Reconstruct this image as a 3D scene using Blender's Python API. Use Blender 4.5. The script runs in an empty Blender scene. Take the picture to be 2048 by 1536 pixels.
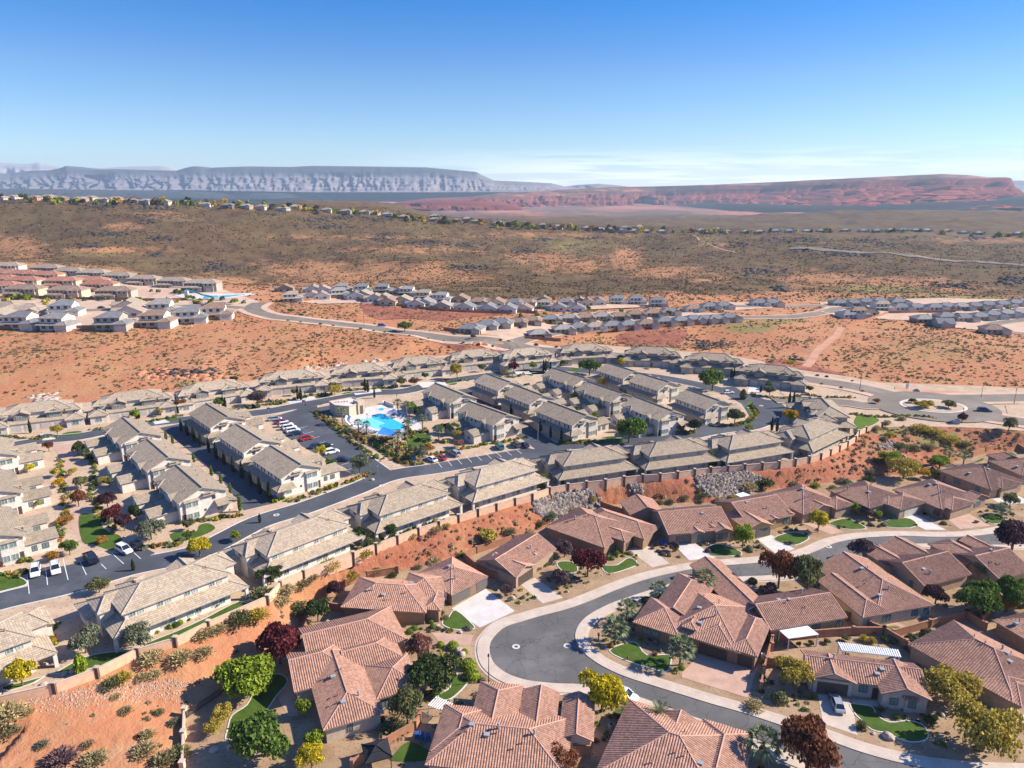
import bpy, bmesh, math, random
import numpy as np
from mathutils import Vector, Matrix
from mathutils.geometry import delaunay_2d_cdt
random.seed(7); RNG = np.random.default_rng(11)
scene = bpy.context.scene; COL = scene.collection
R = math.radians
# ---------------------------------------------------------------- camera
FPX, HOR, CAMH = 1421.0, 375.0, 84.0            # focal length and horizon row measured on the 2048 px photograph
PITCH = math.atan((768-HOR)/FPX)
cam_d = bpy.data.cameras.new('camera'); cam = bpy.data.objects.new('camera', cam_d); COL.objects.link(cam)
cam_d.sensor_width = 36; cam_d.lens = 36*FPX/2048; cam_d.clip_start = .5; cam_d.clip_end = 90000
cam.location = (0, 0, CAMH); cam.rotation_euler = (math.pi/2-PITCH, 0, 0)
scene.camera = cam
# ---------------------------------------------------------------- sun and sky
SUN_AZ, SUN_EL = R(7), R(34)                   # azimuth measured from +x towards +y
sun_d = bpy.data.lights.new('sun', 'SUN'); sun = bpy.data.objects.new('sun', sun_d); COL.objects.link(sun)
sun_d.energy = 5.0; sun_d.angle = R(.5); sun_d.color = (1, .915, .79)
sdir = Vector((math.cos(SUN_AZ)*math.cos(SUN_EL), math.sin(SUN_AZ)*math.cos(SUN_EL), math.sin(SUN_EL)))
sun.rotation_euler = sdir.to_track_quat('Z', 'Y').to_euler(); sun.location = sdir*300
world = bpy.data.worlds.new('World'); scene.world = world; world.use_nodes = True
nt = world.node_tree; nt.nodes.clear()
def wn(t): return nt.nodes.new(t)
out = wn('ShaderNodeOutputWorld'); bg = wn('ShaderNodeBackground'); sky = wn('ShaderNodeTexSky')
sky.sky_type = 'NISHITA'; sky.sun_disc = False; sky.sun_elevation = SUN_EL; sky.sun_rotation = math.pi/2-SUN_AZ
sky.altitude = 900; sky.air_density = 1.0; sky.dust_density = .15; sky.ozone_density = 2.5
bg.inputs[1].default_value = .14
# thin streaks of cirrus low over the horizon, laid out by direction
tc = wn('ShaderNodeTexCoord'); sep = wn('ShaderNodeSeparateXYZ'); nt.links.new(tc.outputs['Generated'], sep.inputs[0])
mp = wn('ShaderNodeMapping'); mp.inputs['Scale'].default_value = (5, 5, 100); mp.inputs['Rotation'].default_value = (0, R(-2.0), 0)
nt.links.new(tc.outputs['Generated'], mp.inputs[0])
nz = wn('ShaderNodeTexNoise'); nz.inputs['Scale'].default_value = 1.3; nz.inputs['Detail'].default_value = 7; nz.inputs['Roughness'].default_value = .6
nt.links.new(mp.outputs[0], nz.inputs['Vector'])
def ramp(tree, src, stops, interp='LINEAR'):
    r = tree.nodes.new('ShaderNodeValToRGB'); r.color_ramp.interpolation = interp
    e = r.color_ramp.elements
    while len(e) < len(stops): e.new(.5)
    for k, (p, c) in enumerate(stops):
        e[k].position = p; e[k].color = (c, c, c, 1) if isinstance(c, (int, float)) else (*c, 1)
    tree.links.new(src, r.inputs[0]); return r.outputs[0]
nr = ramp(nt, nz.outputs[0], [(.42, 0), (.56, 1)])
zr = ramp(nt, sep.outputs['Z'], [(.0, 1), (.026, 1), (.034, .6), (.052, .0)])
xr_in = wn('ShaderNodeMapRange'); xr_in.inputs[1].default_value = -.25; xr_in.inputs[2].default_value = .1
nt.links.new(sep.outputs['X'], xr_in.inputs[0])
def wmath(op, a, b):
    m = wn('ShaderNodeMath'); m.operation = op
    for k, v in enumerate((a, b)):
        if isinstance(v, (int, float)): m.inputs[k].default_value = v
        else: nt.links.new(v, m.inputs[k])
    return m.outputs[0]
band = ramp(nt, sep.outputs['Z'], [(0, .35), (.02, .35), (.027, .15), (.034, 0)])
cl = wmath('MULTIPLY', wmath('MAXIMUM', wmath('MULTIPLY', nr, zr), band), xr_in.outputs[0])
mx = wn('ShaderNodeMix'); mx.data_type = 'RGBA'
nt.links.new(cl, mx.inputs[0]); nt.links.new(sky.outputs[0], mx.inputs[6]); mx.inputs[7].default_value = (11, 10.6, 10.0, 1)
hs = wn('ShaderNodeHueSaturation'); hs.inputs['Saturation'].default_value = 1.2; hs.inputs['Hue'].default_value = .51
nt.links.new(mx.outputs[2], hs.inputs['Color'])
tint = ramp(nt, sep.outputs['Z'], [(0, (.45, .48, .53)), (.03, (.425, .48, .54)), (.065, (.40, .48, .56)), (.13, (.335, .455, .55)), (.17, (.225, .415, .56)), (.23, (.042, .39, .59)), (.5, (.55, .75, .95))])
tm = wn('ShaderNodeMix'); tm.data_type = 'RGBA'; tm.blend_type = 'MULTIPLY'; tm.inputs[0].default_value = 1
nt.links.new(hs.outputs[0], tm.inputs[6]); nt.links.new(tint, tm.inputs[7])
nt.links.new(tm.outputs[2], bg.inputs[0]); nt.links.new(bg.outputs[0], out.inputs[0])
scene.view_settings.view_transform = 'Standard'; scene.view_settings.look = 'None'; scene.view_settings.exposure = .96
scene.cycles.use_denoising = True; scene.cycles.max_bounces = 5; scene.cycles.diffuse_bounces = 2; scene.cycles.glossy_bounces = 2
scene.cycles.transparent_max_bounces = 6; scene.cycles.volume_bounces = 0; scene.cycles.transmission_bounces = 2
# ---------------------------------------------------------------- pixel -> place
ZO = {'a': (0, 1100), 'b': (500, 1100), 'c': (1000, 1100), 'd': (1448, 1100), 'e': (0, 720), 'f': (500, 720), 'g': (1000, 720), 'h': (1448, 720)}
ZQ = {'1': (0, 480), '2': (512, 480), '3': (1024, 480), '4': (1536, 480), '5': (0, 290), '6': (512, 290), '7': (1024, 290), '8': (1536, 290)}
def px(z, x, y):
    """position in the full 2048 px photograph of a point measured in an enlarged crop"""
    if z in ZO: return (ZO[z][0]+x/3.41333, ZO[z][1]+y/3.41333)
    if z == 'P': return (600+x/7.877, 770+y/7.877)
    if z in ZQ: return (ZQ[z][0]+x/4, ZQ[z][1]+y/4)
    return (x, y)
SP, CP = math.sin(PITCH), math.cos(PITCH)
def ray(p):
    u = (p[0]-1024)/FPX; v = (768-p[1])/FPX
    return np.array([u, CP+v*SP, -SP+v*CP])
def atz(p, z):
    d = ray(p); t = (z-CAMH)/d[2]; return np.array([d[0]*t, d[1]*t, z])
def atd(p, D):
    d = ray(p); t = D/d[1]; return np.array([d[0]*t, D, CAMH+d[2]*t])
ZP = 5.0                                         # level of the townhouse terrace; the lower street is level 0
# ---------------------------------------------------------------- ground heights
WALL_PX = [(-330,1560),(-150,1480),(0,1412),(111,1386),(196,1355),(277,1315),(352,1293),(418,1260),(536,1208),(562,1179),(608,1157),(707,1120),(752,1102),(795,1086),(837,1070),(878,1057),(917,1044),(956,1032),(993,1021),(1030,1010),(1065,1001),
 (1099,988),(1136,981),(1173,976),(1211,972),(1248,966),(1285,962),(1320,960),(1355,956),(1389,951),(1421,947),(1455,944),(1489,941),(1524,938),(1558,935),(1590,930),(1618,925),(1641,919),(1660,911),(1678,903),(1694,894),(1710,884),(1716,872),(1731,865),(1763,855)]
UP_PX = WALL_PX+[(1830,852),(1960,856),(2200,872),(2600,850),(2300,790),(1960,772),(1760,765),(1690,752),(1600,738),(1490,716),(1380,704),(1200,690),(1000,700),(780,722),(640,740),(500,762),(340,785),(170,805),(0,815),(-300,850),(-800,1000),(-900,1300)]
LOW_PX = [(360,1640),(366,1431),(451,1387),(560,1310),(600,1262),(611,1215),(690,1168),(800,1138),(928,1113),(1027,1083),(1114,1040),(1193,1012),(1258,1004),(1430,1005),(1520,980),(1650,965),(1780,950),(1855,945),(1943,910),(2030,903),(2200,905),(2500,930),(2900,1100),(3000,1640)]
def poly_up(): return np.array([atz(p, ZP)[:2] for p in UP_PX])
def poly_low():
    q = [atz(p, 0)[:2] for p in LOW_PX]; return np.array(q+[np.array([60., 20.]), np.array([-20., 30.])])
PU, PL = poly_up(), poly_low()
def sdist(P, X):
    """signed distance (negative inside) from points X (n,2) to polygon P"""
    d = np.full(len(X), 1e18); ins = np.zeros(len(X), bool)
    for a, b in zip(P, np.roll(P, -1, 0)):
        e = b-a; w = X-a; t = np.clip((w@e)/max(e@e, 1e-9), 0, 1)
        r = w-t[:, None]*e; d = np.minimum(d, (r*r).sum(1))
        c = (a[1] > X[:, 1]) != (b[1] > X[:, 1])
        with np.errstate(divide='ignore', invalid='ignore'):
            xi = a[0]+(X[:, 1]-a[1])/(b[1]-a[1])*(b[0]-a[0])
        ins ^= c & (X[:, 0] < xi)
    d = np.sqrt(d); return np.where(ins, -d, d)
CTRL = []
def cz(z, *pts):
    for p in pts: CTRL.append(atz(p, z))
def cd(D, *pts):
    for p in pts: CTRL.append(atd(p, D))
cz(3.5, (0,1440),(150,1420),(300,1390),(420,1330)); cz(2.5, (0,1536),(200,1536),(330,1480),(-200,1700)); cz(3, (500,1260)); cz(2, (560,1240))
cz(1.5, (1700,930),(1800,920),(1900,900)); cz(2.5, (1720,905),(1600,945))
cz(6, (0,790),(250,775),(450,755)); cz(8.5, (400,735),(100,745),(600,722)); cz(10, (0,700),(300,690),(600,690)); cz(9, (800,685),(950,690))
cz(13, (-150,660),(0,658),(250,655)); cz(12, (450,640),(360,650)); cz(12, (0,600),(200,610),(400,600),(520,610)); cz(14, (0,560),(430,575))
cz(11, (560,602),(700,606)); cz(12, (640,585),(760,590)); cz(10, (900,622),(1050,610)); cz(8, (1050,660),(950,655),(1100,630)); cz(7, (1300,640),(1450,640),(1250,600)); cz(7, (800,660),(1000,690)); cz(6, (1150,703),(1500,602))
cz(1.5, (1330,696),(1230,690),(1420,680)); cz(4, (1600,640),(1650,622),(1550,680)); cz(3, (1700,625),(1850,650),(2048,660)); cz(2, (2048,610),(1900,600),(2300,620)); cz(5, (1700,700),(2048,720),(1600,690),(2048,770),(1850,770),(2400,740))
cd(690, (-150,530),(0,530)); cd(680, (300,540)); cd(650, (520,565)); cd(640,(600,560)); cd(880, (0,470),(-300,470)); cd(1050, (0,402),(-300,395)); cd(1080, (300,408)); cd(1150, (600,418)); cd(1200, (800,434)); cd(1300, (1000,448)); cd(1450, (1300,462)); cd(1500, (1600,466)); cd(1500, (2048,462),(2400,460))
cd(860, (600,500)); cd(850, (900,520)); cd(800, (1150,540)); cd(720, (1400,560)); cd(760, (1600,555)); cd(700, (2048,575),(2400,580)); cd(1050, (1700,500)); cd(1100, (2048,505),(2400,505)); cd(1000,(1350,505))
def cxyz(D, z, xs):
    for x in xs: CTRL.append(np.array([(x-1024)/FPX*D, D, z]))
cxyz(1180, 62, (-600,-200,0,300)); cxyz(1400, 45, (500,)); cxyz(1700, 20, (-500,0,300)); cxyz(2300, -25, (-500,0,400,800)); cxyz(1650, 15, (900,)); cxyz(2000,-8,(1100,))
cd(1750, (700,402),(600,404),(780,408)); cd(2400, (1500,438),(1700,420),(2048,424),(2400,425)); cd(2100, (1300,448)); cxyz(3200, -30, (-800,0,500,1000,1500,2048,2600)); cxyz(3000,-30,(1200,))
cxyz(5000, -45, (-800,0,600,1200,1800,2600)); cxyz(10000, -60, (-800,0,600,1200,1800,2600)); cxyz(14000, -60, (-800,400,1400,2600))
def edge_pts(P, z, step):
    for a, b in zip(P, np.roll(P, -1, 0)):
        n = max(1, int(np.hypot(*(b-a))/step))
        for k in range(n):
            q = a+(b-a)*k/n
            if q[1] > 30: CTRL.append(np.array([q[0], q[1], z]))
edge_pts(PU, ZP, 16); edge_pts(PL, 0, 16)
C = np.array(CTRL)
def dom(X): return np.stack([np.arctan2(X[:, 0], np.maximum(X[:, 1]+40, 1))*3.0, np.log(np.hypot(X[:, 0], X[:, 1]+40))*2.2], 1)
def kern(A, B):
    d = np.sqrt(((A[:, None]-B[None])**2).sum(2)+.0004); return d
_D = dom(C[:, :2]); _n = len(C)
_M = np.zeros((_n+3, _n+3)); _M[:_n, :_n] = kern(_D, _D)+np.eye(_n)*-.004; _M[:_n, _n] = 1; _M[:_n, _n+1:] = _D; _M[_n, :_n] = 1; _M[_n+1:, :_n] = _D.T
_W = np.linalg.solve(_M, np.concatenate([C[:, 2], np.zeros(3)]))
def sm(t): t = np.clip(t, 0, 1); return t*t*(3-2*t)
_lat = RNG.random((256, 256))
def vnoise(x, y):
    xi = np.floor(x).astype(int); yi = np.floor(y).astype(int); fx = sm(x-xi); fy = sm(y-yi)
    g = lambda a, b: _lat[a & 255, b & 255]
    return (g(xi, yi)*(1-fx)+g(xi+1, yi)*fx)*(1-fy)+(g(xi, yi+1)*(1-fx)+g(xi+1, yi+1)*fx)*fy
def fbm(x, y, o=5, gain=.5):
    s = 0; a = 1; t = 0
    for k in range(o): s = s+a*vnoise(x+17.3*k, y+9.1*k); t += a; a *= gain; x = x*2.03; y = y*2.03
    return s/t-.5
def hgt(X):
    X = np.asarray(X, float).reshape(-1, 2); H = np.zeros(len(X))
    for i in range(0, len(X), 40000):
        Q = X[i:i+40000]; d = dom(Q)
        h = kern(d, _D)@_W[:_n]+_W[_n]+d@_W[_n+1:]
        D = np.hypot(Q[:, 0], Q[:, 1]); hill = sm((D-480)/350)*(1-sm((D-3000)/2000))
        su, sl = sdist(PU, Q), sdist(PL, Q)
        free = sm(np.minimum(su, sl)/14)
        h = h+free*fbm(Q[:, 0]/14, Q[:, 1]/14, 4)*1.1*(1+.6*hill)+free*fbm(Q[:, 0]/70, Q[:, 1]/70, 3)*2.2+hill*fbm(Q[:, 0]/160, Q[:, 1]/160, 6, .58)*28
        wl = sm(su/7); h = ZP*(1-wl)+h*wl
        wl = sm(sl/6); h = np.where(sl < su, h*wl, h)
        a, b = np.maximum(su, 0), np.maximum(sl, 0); tb = np.clip(b/(a+b+1e-6), 0, 1); tb = .55*tb+.45*sm(tb)
        bank = ZP*tb+np.minimum(1, np.minimum(a, b)/3)*(fbm(Q[:, 0]/9, Q[:, 1]/9, 4)*1.3)
        wb = (1-sm((a+b-34)/26))*(Q[:, 0] > -75); h = h*(1-wb)+bank*wb
        H[i:i+40000] = h
    return H
def hg(x, y): return float(hgt([[x, y]])[0])
def at(p, dz=0):
    """where the ray through a photograph pixel meets the ground (plus dz)"""
    d = ray(p); ts = np.concatenate([np.linspace(60, 700, 641), np.geomspace(703, 5000, 400)])
    P = d[None, :]*ts[:, None]; g = hgt(P[:, :2])+dz; f = CAMH+P[:, 2]-g
    k = np.argmax(f < 0)
    if f[k] >= 0: k = len(ts)-1
    k = max(k, 1); t = ts[k-1]+(ts[k]-ts[k-1])*f[k-1]/(f[k-1]-f[k]+1e-9)
    q = d*t; return np.array([q[0], q[1], CAMH+q[2]])
def proj(X):
    """photograph pixel of world points (n,3)"""
    x, y, z = X[:, 0], X[:, 1], X[:, 2]-CAMH
    dep = y*CP-z*SP; up = y*SP+z*CP
    return np.stack([1024+FPX*x/dep, 768-FPX*up/dep], 1)
# ---------------------------------------------------------------- material helpers
class MT:
    def __init__(s, name, rough=.85, spec=.25):
        s.m = bpy.data.materials.new(name); s.m.use_nodes = True; s.t = s.m.node_tree; s.t.nodes.clear()
        s.out = s.n('ShaderNodeOutputMaterial'); s.b = s.n('ShaderNodeBsdfPrincipled'); s.l(s.b.outputs[0], s.out.inputs[0])
        s.b.inputs['Roughness'].default_value = rough; s.b.inputs['Specular IOR Level'].default_value = spec
        s._p = None
    def n(s, t): return s.t.nodes.new(t)
    def l(s, a, b): s.t.links.new(a, b)
    def put(s, v, sock):
        if hasattr(v, 'is_output'): s.l(v, sock)
        elif isinstance(v, (tuple, list)): sock.default_value = (*v, 1) if len(v) == 3 and len(sock.default_value) == 4 else v
        else: sock.default_value = v
    @property
    def pos(s):
        if not s._p: s._p = s.n('ShaderNodeNewGeometry')
        return s._p.outputs['Position']
    def obj(s): return s.n('ShaderNodeTexCoord').outputs['Object']
    def uv(s): return s.n('ShaderNodeTexCoord').outputs['UV']
    def island(s):
        if not s._p: s._p = s.n('ShaderNodeNewGeometry')
        return s._p.outputs['Random Per Island']
    def orand(s): return s.n('ShaderNodeObjectInfo').outputs['Random']
    def noise(s, scale, detail=4, rough=.55, vec=None, stretch=None):
        x = s.n('ShaderNodeTexNoise'); x.inputs['Scale'].default_value = scale; x.inputs['Detail'].default_value = detail; x.inputs['Roughness'].default_value = rough
        v = vec if vec is not None else s.pos
        if stretch: v = s.vmul(v, stretch)
        s.l(v, x.inputs['Vector']); return x.outputs[0]
    def voro(s, scale, out='Distance', feature='F1', vec=None, rnd=1):
        x = s.n('ShaderNodeTexVoronoi'); x.feature = feature; x.inputs['Scale'].default_value = scale; x.inputs['Randomness'].default_value = rnd
        s.l(vec if vec is not None else s.pos, x.inputs['Vector']); return x.outputs[out]
    def vmul(s, v, k):
        m = s.n('ShaderNodeVectorMath'); m.operation = 'MULTIPLY'; s.l(v, m.inputs[0]); m.inputs[1].default_value = k; return m.outputs[0]
    def mix(s, f, a, b, mode='MIX'):
        m = s.n('ShaderNodeMix'); m.data_type = 'RGBA'; m.blend_type = mode
        s.put(f, m.inputs[0]); s.put(a, m.inputs[6]); s.put(b, m.inputs[7]); return m.outputs[2]
    def ramp(s, f, stops, interp='LINEAR'): return ramp(s.t, f, stops, interp)
    def ma(s, op, a, b=0.0, c=None):
        m = s.n('ShaderNodeMath'); m.operation = op; s.put(a, m.inputs[0]); s.put(b, m.inputs[1])
        if c is not None: s.put(c, m.inputs[2])
        return m.outputs[0]
    def attr(s, name, out='Fac'):
        a = s.n('ShaderNodeAttribute'); a.attribute_name = name; return a.outputs[out]
    def sepx(s, v):
        x = s.n('ShaderNodeSeparateXYZ'); s.l(v, x.inputs[0]); return x.outputs
    def bump(s, h, strength=.5, dist=.1):
        b = s.n('ShaderNodeBump'); b.inputs['Strength'].default_value = strength; b.inputs['Distance'].default_value = dist
        s.l(h, b.inputs['Height']); s.l(b.outputs[0], s.b.inputs['Normal']); return s
    def col(s, c): s.put(c, s.b.inputs['Base Color']); return s
M = {}
def simple(name, c, rough=.8, spec=.25, var=.12, scale=1.2, metal=0):
    """a plain painted or mineral surface with uneven tone"""
    t = MT(name, rough, spec); k = t.noise(scale, 5, .6, t.obj())
    lo = tuple(x*(1-var*1.3) for x in c); hi = tuple(min(1, x*(1+var)) for x in c)
    b_ = t.mix(t.ramp(k, [(.3, 0), (.7, 1)]), lo, hi); v_ = t.n('ShaderNodeVectorMath'); v_.operation = 'SCALE'; t.l(b_, v_.inputs[0]); t.l(t.ma('ADD', .9, t.ma('MULTIPLY', t.orand(), .17)), v_.inputs['Scale']); t.col(v_.outputs[0]); t.b.inputs['Metallic'].default_value = metal
    M[name] = t.m; return t
RED, RED2, ORG = (.41, .155, .078), (.49, .235, .13), (.42, .205, .09)
# terrain
t = MT('desert_soil', .95, .1)
zr_, zd_, zg_ = t.attr('red'), t.attr('dark'), t.attr('grass')
n1 = t.noise(.055, 6, .6); n2 = t.noise(.5, 5, .65); n3 = t.noise(.012, 5, .6); n4 = t.noise(2.2, 3, .6)
redc = t.mix(t.ramp(n1, [(.35, 0), (.62, 1)]), ORG, RED); redc = t.mix(t.ramp(n3, [(.5, 0), (.68, .6)]), redc, RED2)
redc = t.mix(t.ramp(n2, [(.46, 0), (.7, .6)]), redc, (.36, .20, .095)); redc = t.mix(t.ramp(t.noise(.16, 5, .65), [(.5, 0), (.68, .5)]), redc, (.40, .255, .14))
brn = t.mix(t.ramp(n1, [(.3, 0), (.7, 1)]), (.105, .060, .032), (.185, .108, .053)); brn = t.mix(t.ramp(n2, [(.45, 0), (.62, .8)]), brn, (.062, .046, .026))
brn = t.mix(t.ramp(t.noise(.02, 6, .65), [(.5, 0), (.66, .6)]), brn, (.10, .066, .04)); brn = t.mix(t.ramp(n3, [(.45, 0), (.65, .5)]), brn, (.165, .122, .05)); 
rr = t.ma('ADD', zr_, t.ma('MULTIPLY', t.ma('SUBTRACT', t.ma('ADD', t.ma('MULTIPLY', n1, .55), t.ma('MULTIPLY', n2, .45)), .5), 2.6))
brn = t.mix(t.ramp(n4, [(.5, 0), (.66, .55)]), brn, (.05, .042, .022)); redc = t.mix(t.ma('MULTIPLY', t.attr('bank'), t.ramp(n2, [(.36, .25), (.6, 1)])), redc, (.30, .105, .06)); redc = t.mix(t.ma('MULTIPLY', t.attr('hillw'), .65), redc, t.mix(n2, (.19, .095, .045), (.40, .21, .095))); base = t.mix(t.ramp(rr, [(.30, 0), (.66, 1)]), brn, redc)
gg = t.ma('ADD', zg_, t.ma('MULTIPLY', t.ma('SUBTRACT', n2, .5), 1.3))
grs = t.mix(n1, (.15, .13, .045), (.29, .225, .085)); base = t.mix(t.ramp(gg, [(.4, 0), (.62, .9)]), base, grs)
dd = t.ma('ADD', zd_, t.ma('MULTIPLY', t.ma('SUBTRACT', t.noise(.09, 6, .7), .5), 2.0))
base = t.mix(t.ramp(dd, [(.62, 0), (.76, .8)]), base, t.mix(n4, (.03, .028, .027), (.10, .075, .06)))
far_ = t.attr('far'); farc = t.mix(t.ramp(t.noise(.0016, 6, .65, stretch=(1, .3, 1)), [(.44, 0), (.58, 1)]), (.15, .105, .08), (.38, .165, .105))
base = t.mix(far_, base, farc)
hb = t.ma('ADD', t.ma('MULTIPLY', n2, 1.0), t.ma('MULTIPLY', n4, .25)); t.col(base).bump(hb, .9, .5); M['soil'] = t.m
def flat(name, c1, c2, rough=.9, s1=.5, s2=6., bstr=.25, spec=.2, speck=None):
    t = MT(name, rough, spec); a = t.noise(s1, 5, .6); b = t.noise(s2, 4, .7)
    k = t.ma('ADD', t.ma('MULTIPLY', a, .6), t.ma('MULTIPLY', b, .4)); c = t.mix(t.ramp(k, [(.38, 0), (.62, 1)]), c1, c2)
    if speck: c = t.mix(t.ramp(t.voro(speck[0]), [(.18, .85), (.3, 0)]), c, speck[1])
    t.col(c).bump(b, bstr, .05); M[name] = t.m; return t
def asphalt(name, c1, c2, cracks):
    t = MT(name, .88, .3); a = t.noise(.14, 5, .6); b = t.noise(9, 3, .7)
    k = t.ma('ADD', t.ma('MULTIPLY', a, .75), t.ma('MULTIPLY', b, .25)); c = t.mix(t.ramp(k, [(.36, 0), (.64, 1)]), c1, c2)
    w = t.noise(.35, 4, .6)
    v = t.n('ShaderNodeVectorMath'); v.operation = 'ADD'; sc = t.n('ShaderNodeVectorMath'); sc.operation = 'SCALE'; sc.inputs['Scale'].default_value = 3
    nn = t.n('ShaderNodeTexNoise'); nn.inputs['Scale'].default_value = .3; t.l(t.pos, nn.inputs['Vector']); t.l(nn.outputs['Color'], sc.inputs[0]); t.l(t.pos, v.inputs[0]); t.l(sc.outputs[0], v.inputs[1])
    vd = t.voro(.22, 'Distance', 'DISTANCE_TO_EDGE', v.outputs[0])
    c = t.mix(t.ma('MULTIPLY', t.ramp(vd, [(.008, 1), (.02, 0)]), cracks), c, (.035, .035, .038))
    c = t.mix(t.ramp(t.noise(.07, 6, .7), [(.52, 0), (.7, .45)]), c, tuple(x*1.5 for x in c2)); c = t.mix(t.ramp(t.noise(.5, 4, .7, stretch=(1, .25, 1)), [(.6, 0), (.74, .3)]), c, tuple(x*.55 for x in c1))
    t.col(c).bump(b, .2, .03); M[name] = t.m
asphalt('asphalt_lower', (.098, .093, .086), (.135, .127, .118), .45)
asphalt('asphalt_upper', (.054, .058, .068), (.08, .085, .094), .4)
asphalt('asphalt_far', (.165, .135, .105), (.215, .175, .135), .2)
flat('concrete', (.44, .35, .27), (.56, .46, .37), .85, .4, 5)
flat('concrete_pale', (.50, .46, .41), (.62, .57, .51), .85, .4, 5)
flat('concrete_pink', (.40, .25, .18), (.52, .34, .25), .85, .4, 5)
flat('gravel_tan', (.24, .15, .085), (.42, .29, .175), .95, .16, 5, .5, .1, (1.6, (.20, .13, .085)))
flat('gravel_upper', (.40, .28, .185), (.53, .39, .27), .95, .2, 3, .5, .1, (1.1, (.25, .19, .13)))
flat('gravel_far', (.46, .31, .21), (.56, .40, .29), .95, .2, 3, .4, .1)
flat('lawn', (.045, .082, .012), (.08, .125, .022), .9, .5, 4, .6, .1)
flat('lawn_dry', (.07, .12, .014), (.11, .17, .022), .9, .5, 4, .6, .1)
flat('mulch', (.16, .105, .065), (.24, .165, .105), .95, .6, 3, .5, .1)
flat('paint_white', (.6, .6, .58), (.75, .75, .72), .7, 2, 8)
flat('rock_pale', (.34, .25, .19), (.52, .42, .34), .9, .8, 4, .6)
flat('rock_grey', (.16, .145, .14), (.36, .32, .29), .9, .5, 4, .6)
flat('lava_rock', (.022, .02, .02), (.075, .06, .052), .9, .3, 2, .6)
flat('red_dirt', RED, RED2, .95, .3, 3, .5, .1)
flat('red_cut', (.20, .065, .042), (.36, .14, .085), .95, .12, 1.2, .9, .1, (.5, (.16, .07, .05)))
flat('dust_track', (.42, .215, .13), (.52, .30, .19), .95, .15, 2, .4, .1)
# ---------------------------------------------------------------- mesh builder
class MB:
    def __init__(s): s.v = []; s.f = []; s.mi = []; s.uv = []
    def face(s, pts, mi=0, uv=None):
        k = len(s.v); s.v.extend([tuple(p) for p in pts]); s.f.append(tuple(range(k, k+len(pts)))); s.mi.append(mi)
        s.uv.extend(uv if uv else [(p[0], p[1]) for p in pts]); return s
    def box(s, x0, y0, z0, x1, y1, z1, mi=0, bottom=False, top=True):
        a = [(x0, y0), (x1, y0), (x1, y1), (x0, y1)]
        for i in range(4):
            (p, q), (u, w) = a[i], a[(i+1) % 4]; L = math.hypot(u-p, w-q)
            s.face([(p, q, z0), (u, w, z0), (u, w, z1), (p, q, z1)], mi, [(0, z0), (L, z0), (L, z1), (0, z1)])
        if top: s.face([(x, y, z1) for x, y in a], mi)
        if bottom: s.face([(x, y, z0) for x, y in a[::-1]], mi)
        return s
    def obox(s, p, q, w, z0, z1, mi=0):
        """box along the plan segment p-q, w wide"""
        dx, dy = q[0]-p[0], q[1]-p[1]; L = math.hypot(dx, dy) or 1; nx, ny = -dy/L*w/2, dx/L*w/2
        a = [(p[0]+nx, p[1]+ny), (p[0]-nx, p[1]-ny), (q[0]-nx, q[1]-ny), (q[0]+nx, q[1]+ny)]
        s.prism(a, z0, z1, mi); return s
    def prism(s, a, z0, z1, mi=0, bottom=False):
        n = len(a); ar = sum(a[i][0]*a[(i+1) % n][1]-a[(i+1) % n][0]*a[i][1] for i in range(n))
        if ar < 0: a = a[::-1]
        d = 0
        for i in range(n):
            p, q = a[i], a[(i+1) % n]; L = math.hypot(q[0]-p[0], q[1]-p[1])
            s.face([(*p, z0), (*q, z0), (*q, z1), (*p, z1)], mi, [(d, z0), (d+L, z0), (d+L, z1), (d, z1)]); d += L
        s.face([(*p, z1) for p in a], mi)
        if bottom: s.face([(*p, z0) for p in a[::-1]], mi)
        return s
    def tube(s, pts, r0, r1=None, seg=6, mi=0, cap=True):
        r1 = r0 if r1 is None else r1; rings = []; n = len(pts)
        for i, p in enumerate(pts):
            p = Vector(p); d = (Vector(pts[min(i+1, n-1)])-Vector(pts[max(i-1, 0)])).normalized()
            a = d.orthogonal().normalized(); b = d.cross(a); r = r0+(r1-r0)*i/max(1, n-1)
            rings.append([p+(a*math.cos(2*math.pi*k/seg)+b*math.sin(2*math.pi*k/seg))*r for k in range(seg)])
        for i in range(n-1):
            for k in range(seg):
                s.face([rings[i][k], rings[i][(k+1) % seg], rings[i+1][(k+1) % seg], rings[i+1][k]], mi)
        if cap: s.face(rings[-1], mi); s.face(rings[0][::-1], mi)
        return s
    def mesh(s, name, mats):
        me = bpy.data.meshes.new(name); me.from_pydata(s.v, [], s.f)
        for m in (mats if isinstance(mats, (list, tuple)) else [mats]): me.materials.append(M[m] if isinstance(m, str) else m)
        me.polygons.foreach_set('material_index', s.mi); l = me.uv_layers.new(name='UVMap'); l.data.foreach_set('uv', np.array(s.uv, 'f').ravel())
        me.update(); return me
    def build(s, name, mats, parent=None, loc=None, rz=None): return link(name, s.mesh(name, mats), parent, loc, rz)
def link(name, me, parent=None, loc=None, rz=None):
    o = bpy.data.objects.new(name, me); COL.objects.link(o)
    if parent is not None: o.parent = parent
    if loc is not None: o.location = loc
    if rz is not None: o.rotation_euler = (0, 0, rz)
    return o
def tag(o, label=None, cat=None, group=None, kind=None):
    if label: o['label'] = label
    if cat: o['category'] = cat
    if group: o['group'] = group
    if kind: o['kind'] = kind
    return o
def empty(name, loc, rz, label, cat, group=None):
    o = bpy.data.objects.new(name, None); COL.objects.link(o); o.location = loc; o.rotation_euler = (0, 0, rz); o.empty_display_size = .5
    return tag(o, label, cat, group)
KIDS = {}
def kids(o): return [c for c in o.children]
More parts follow.
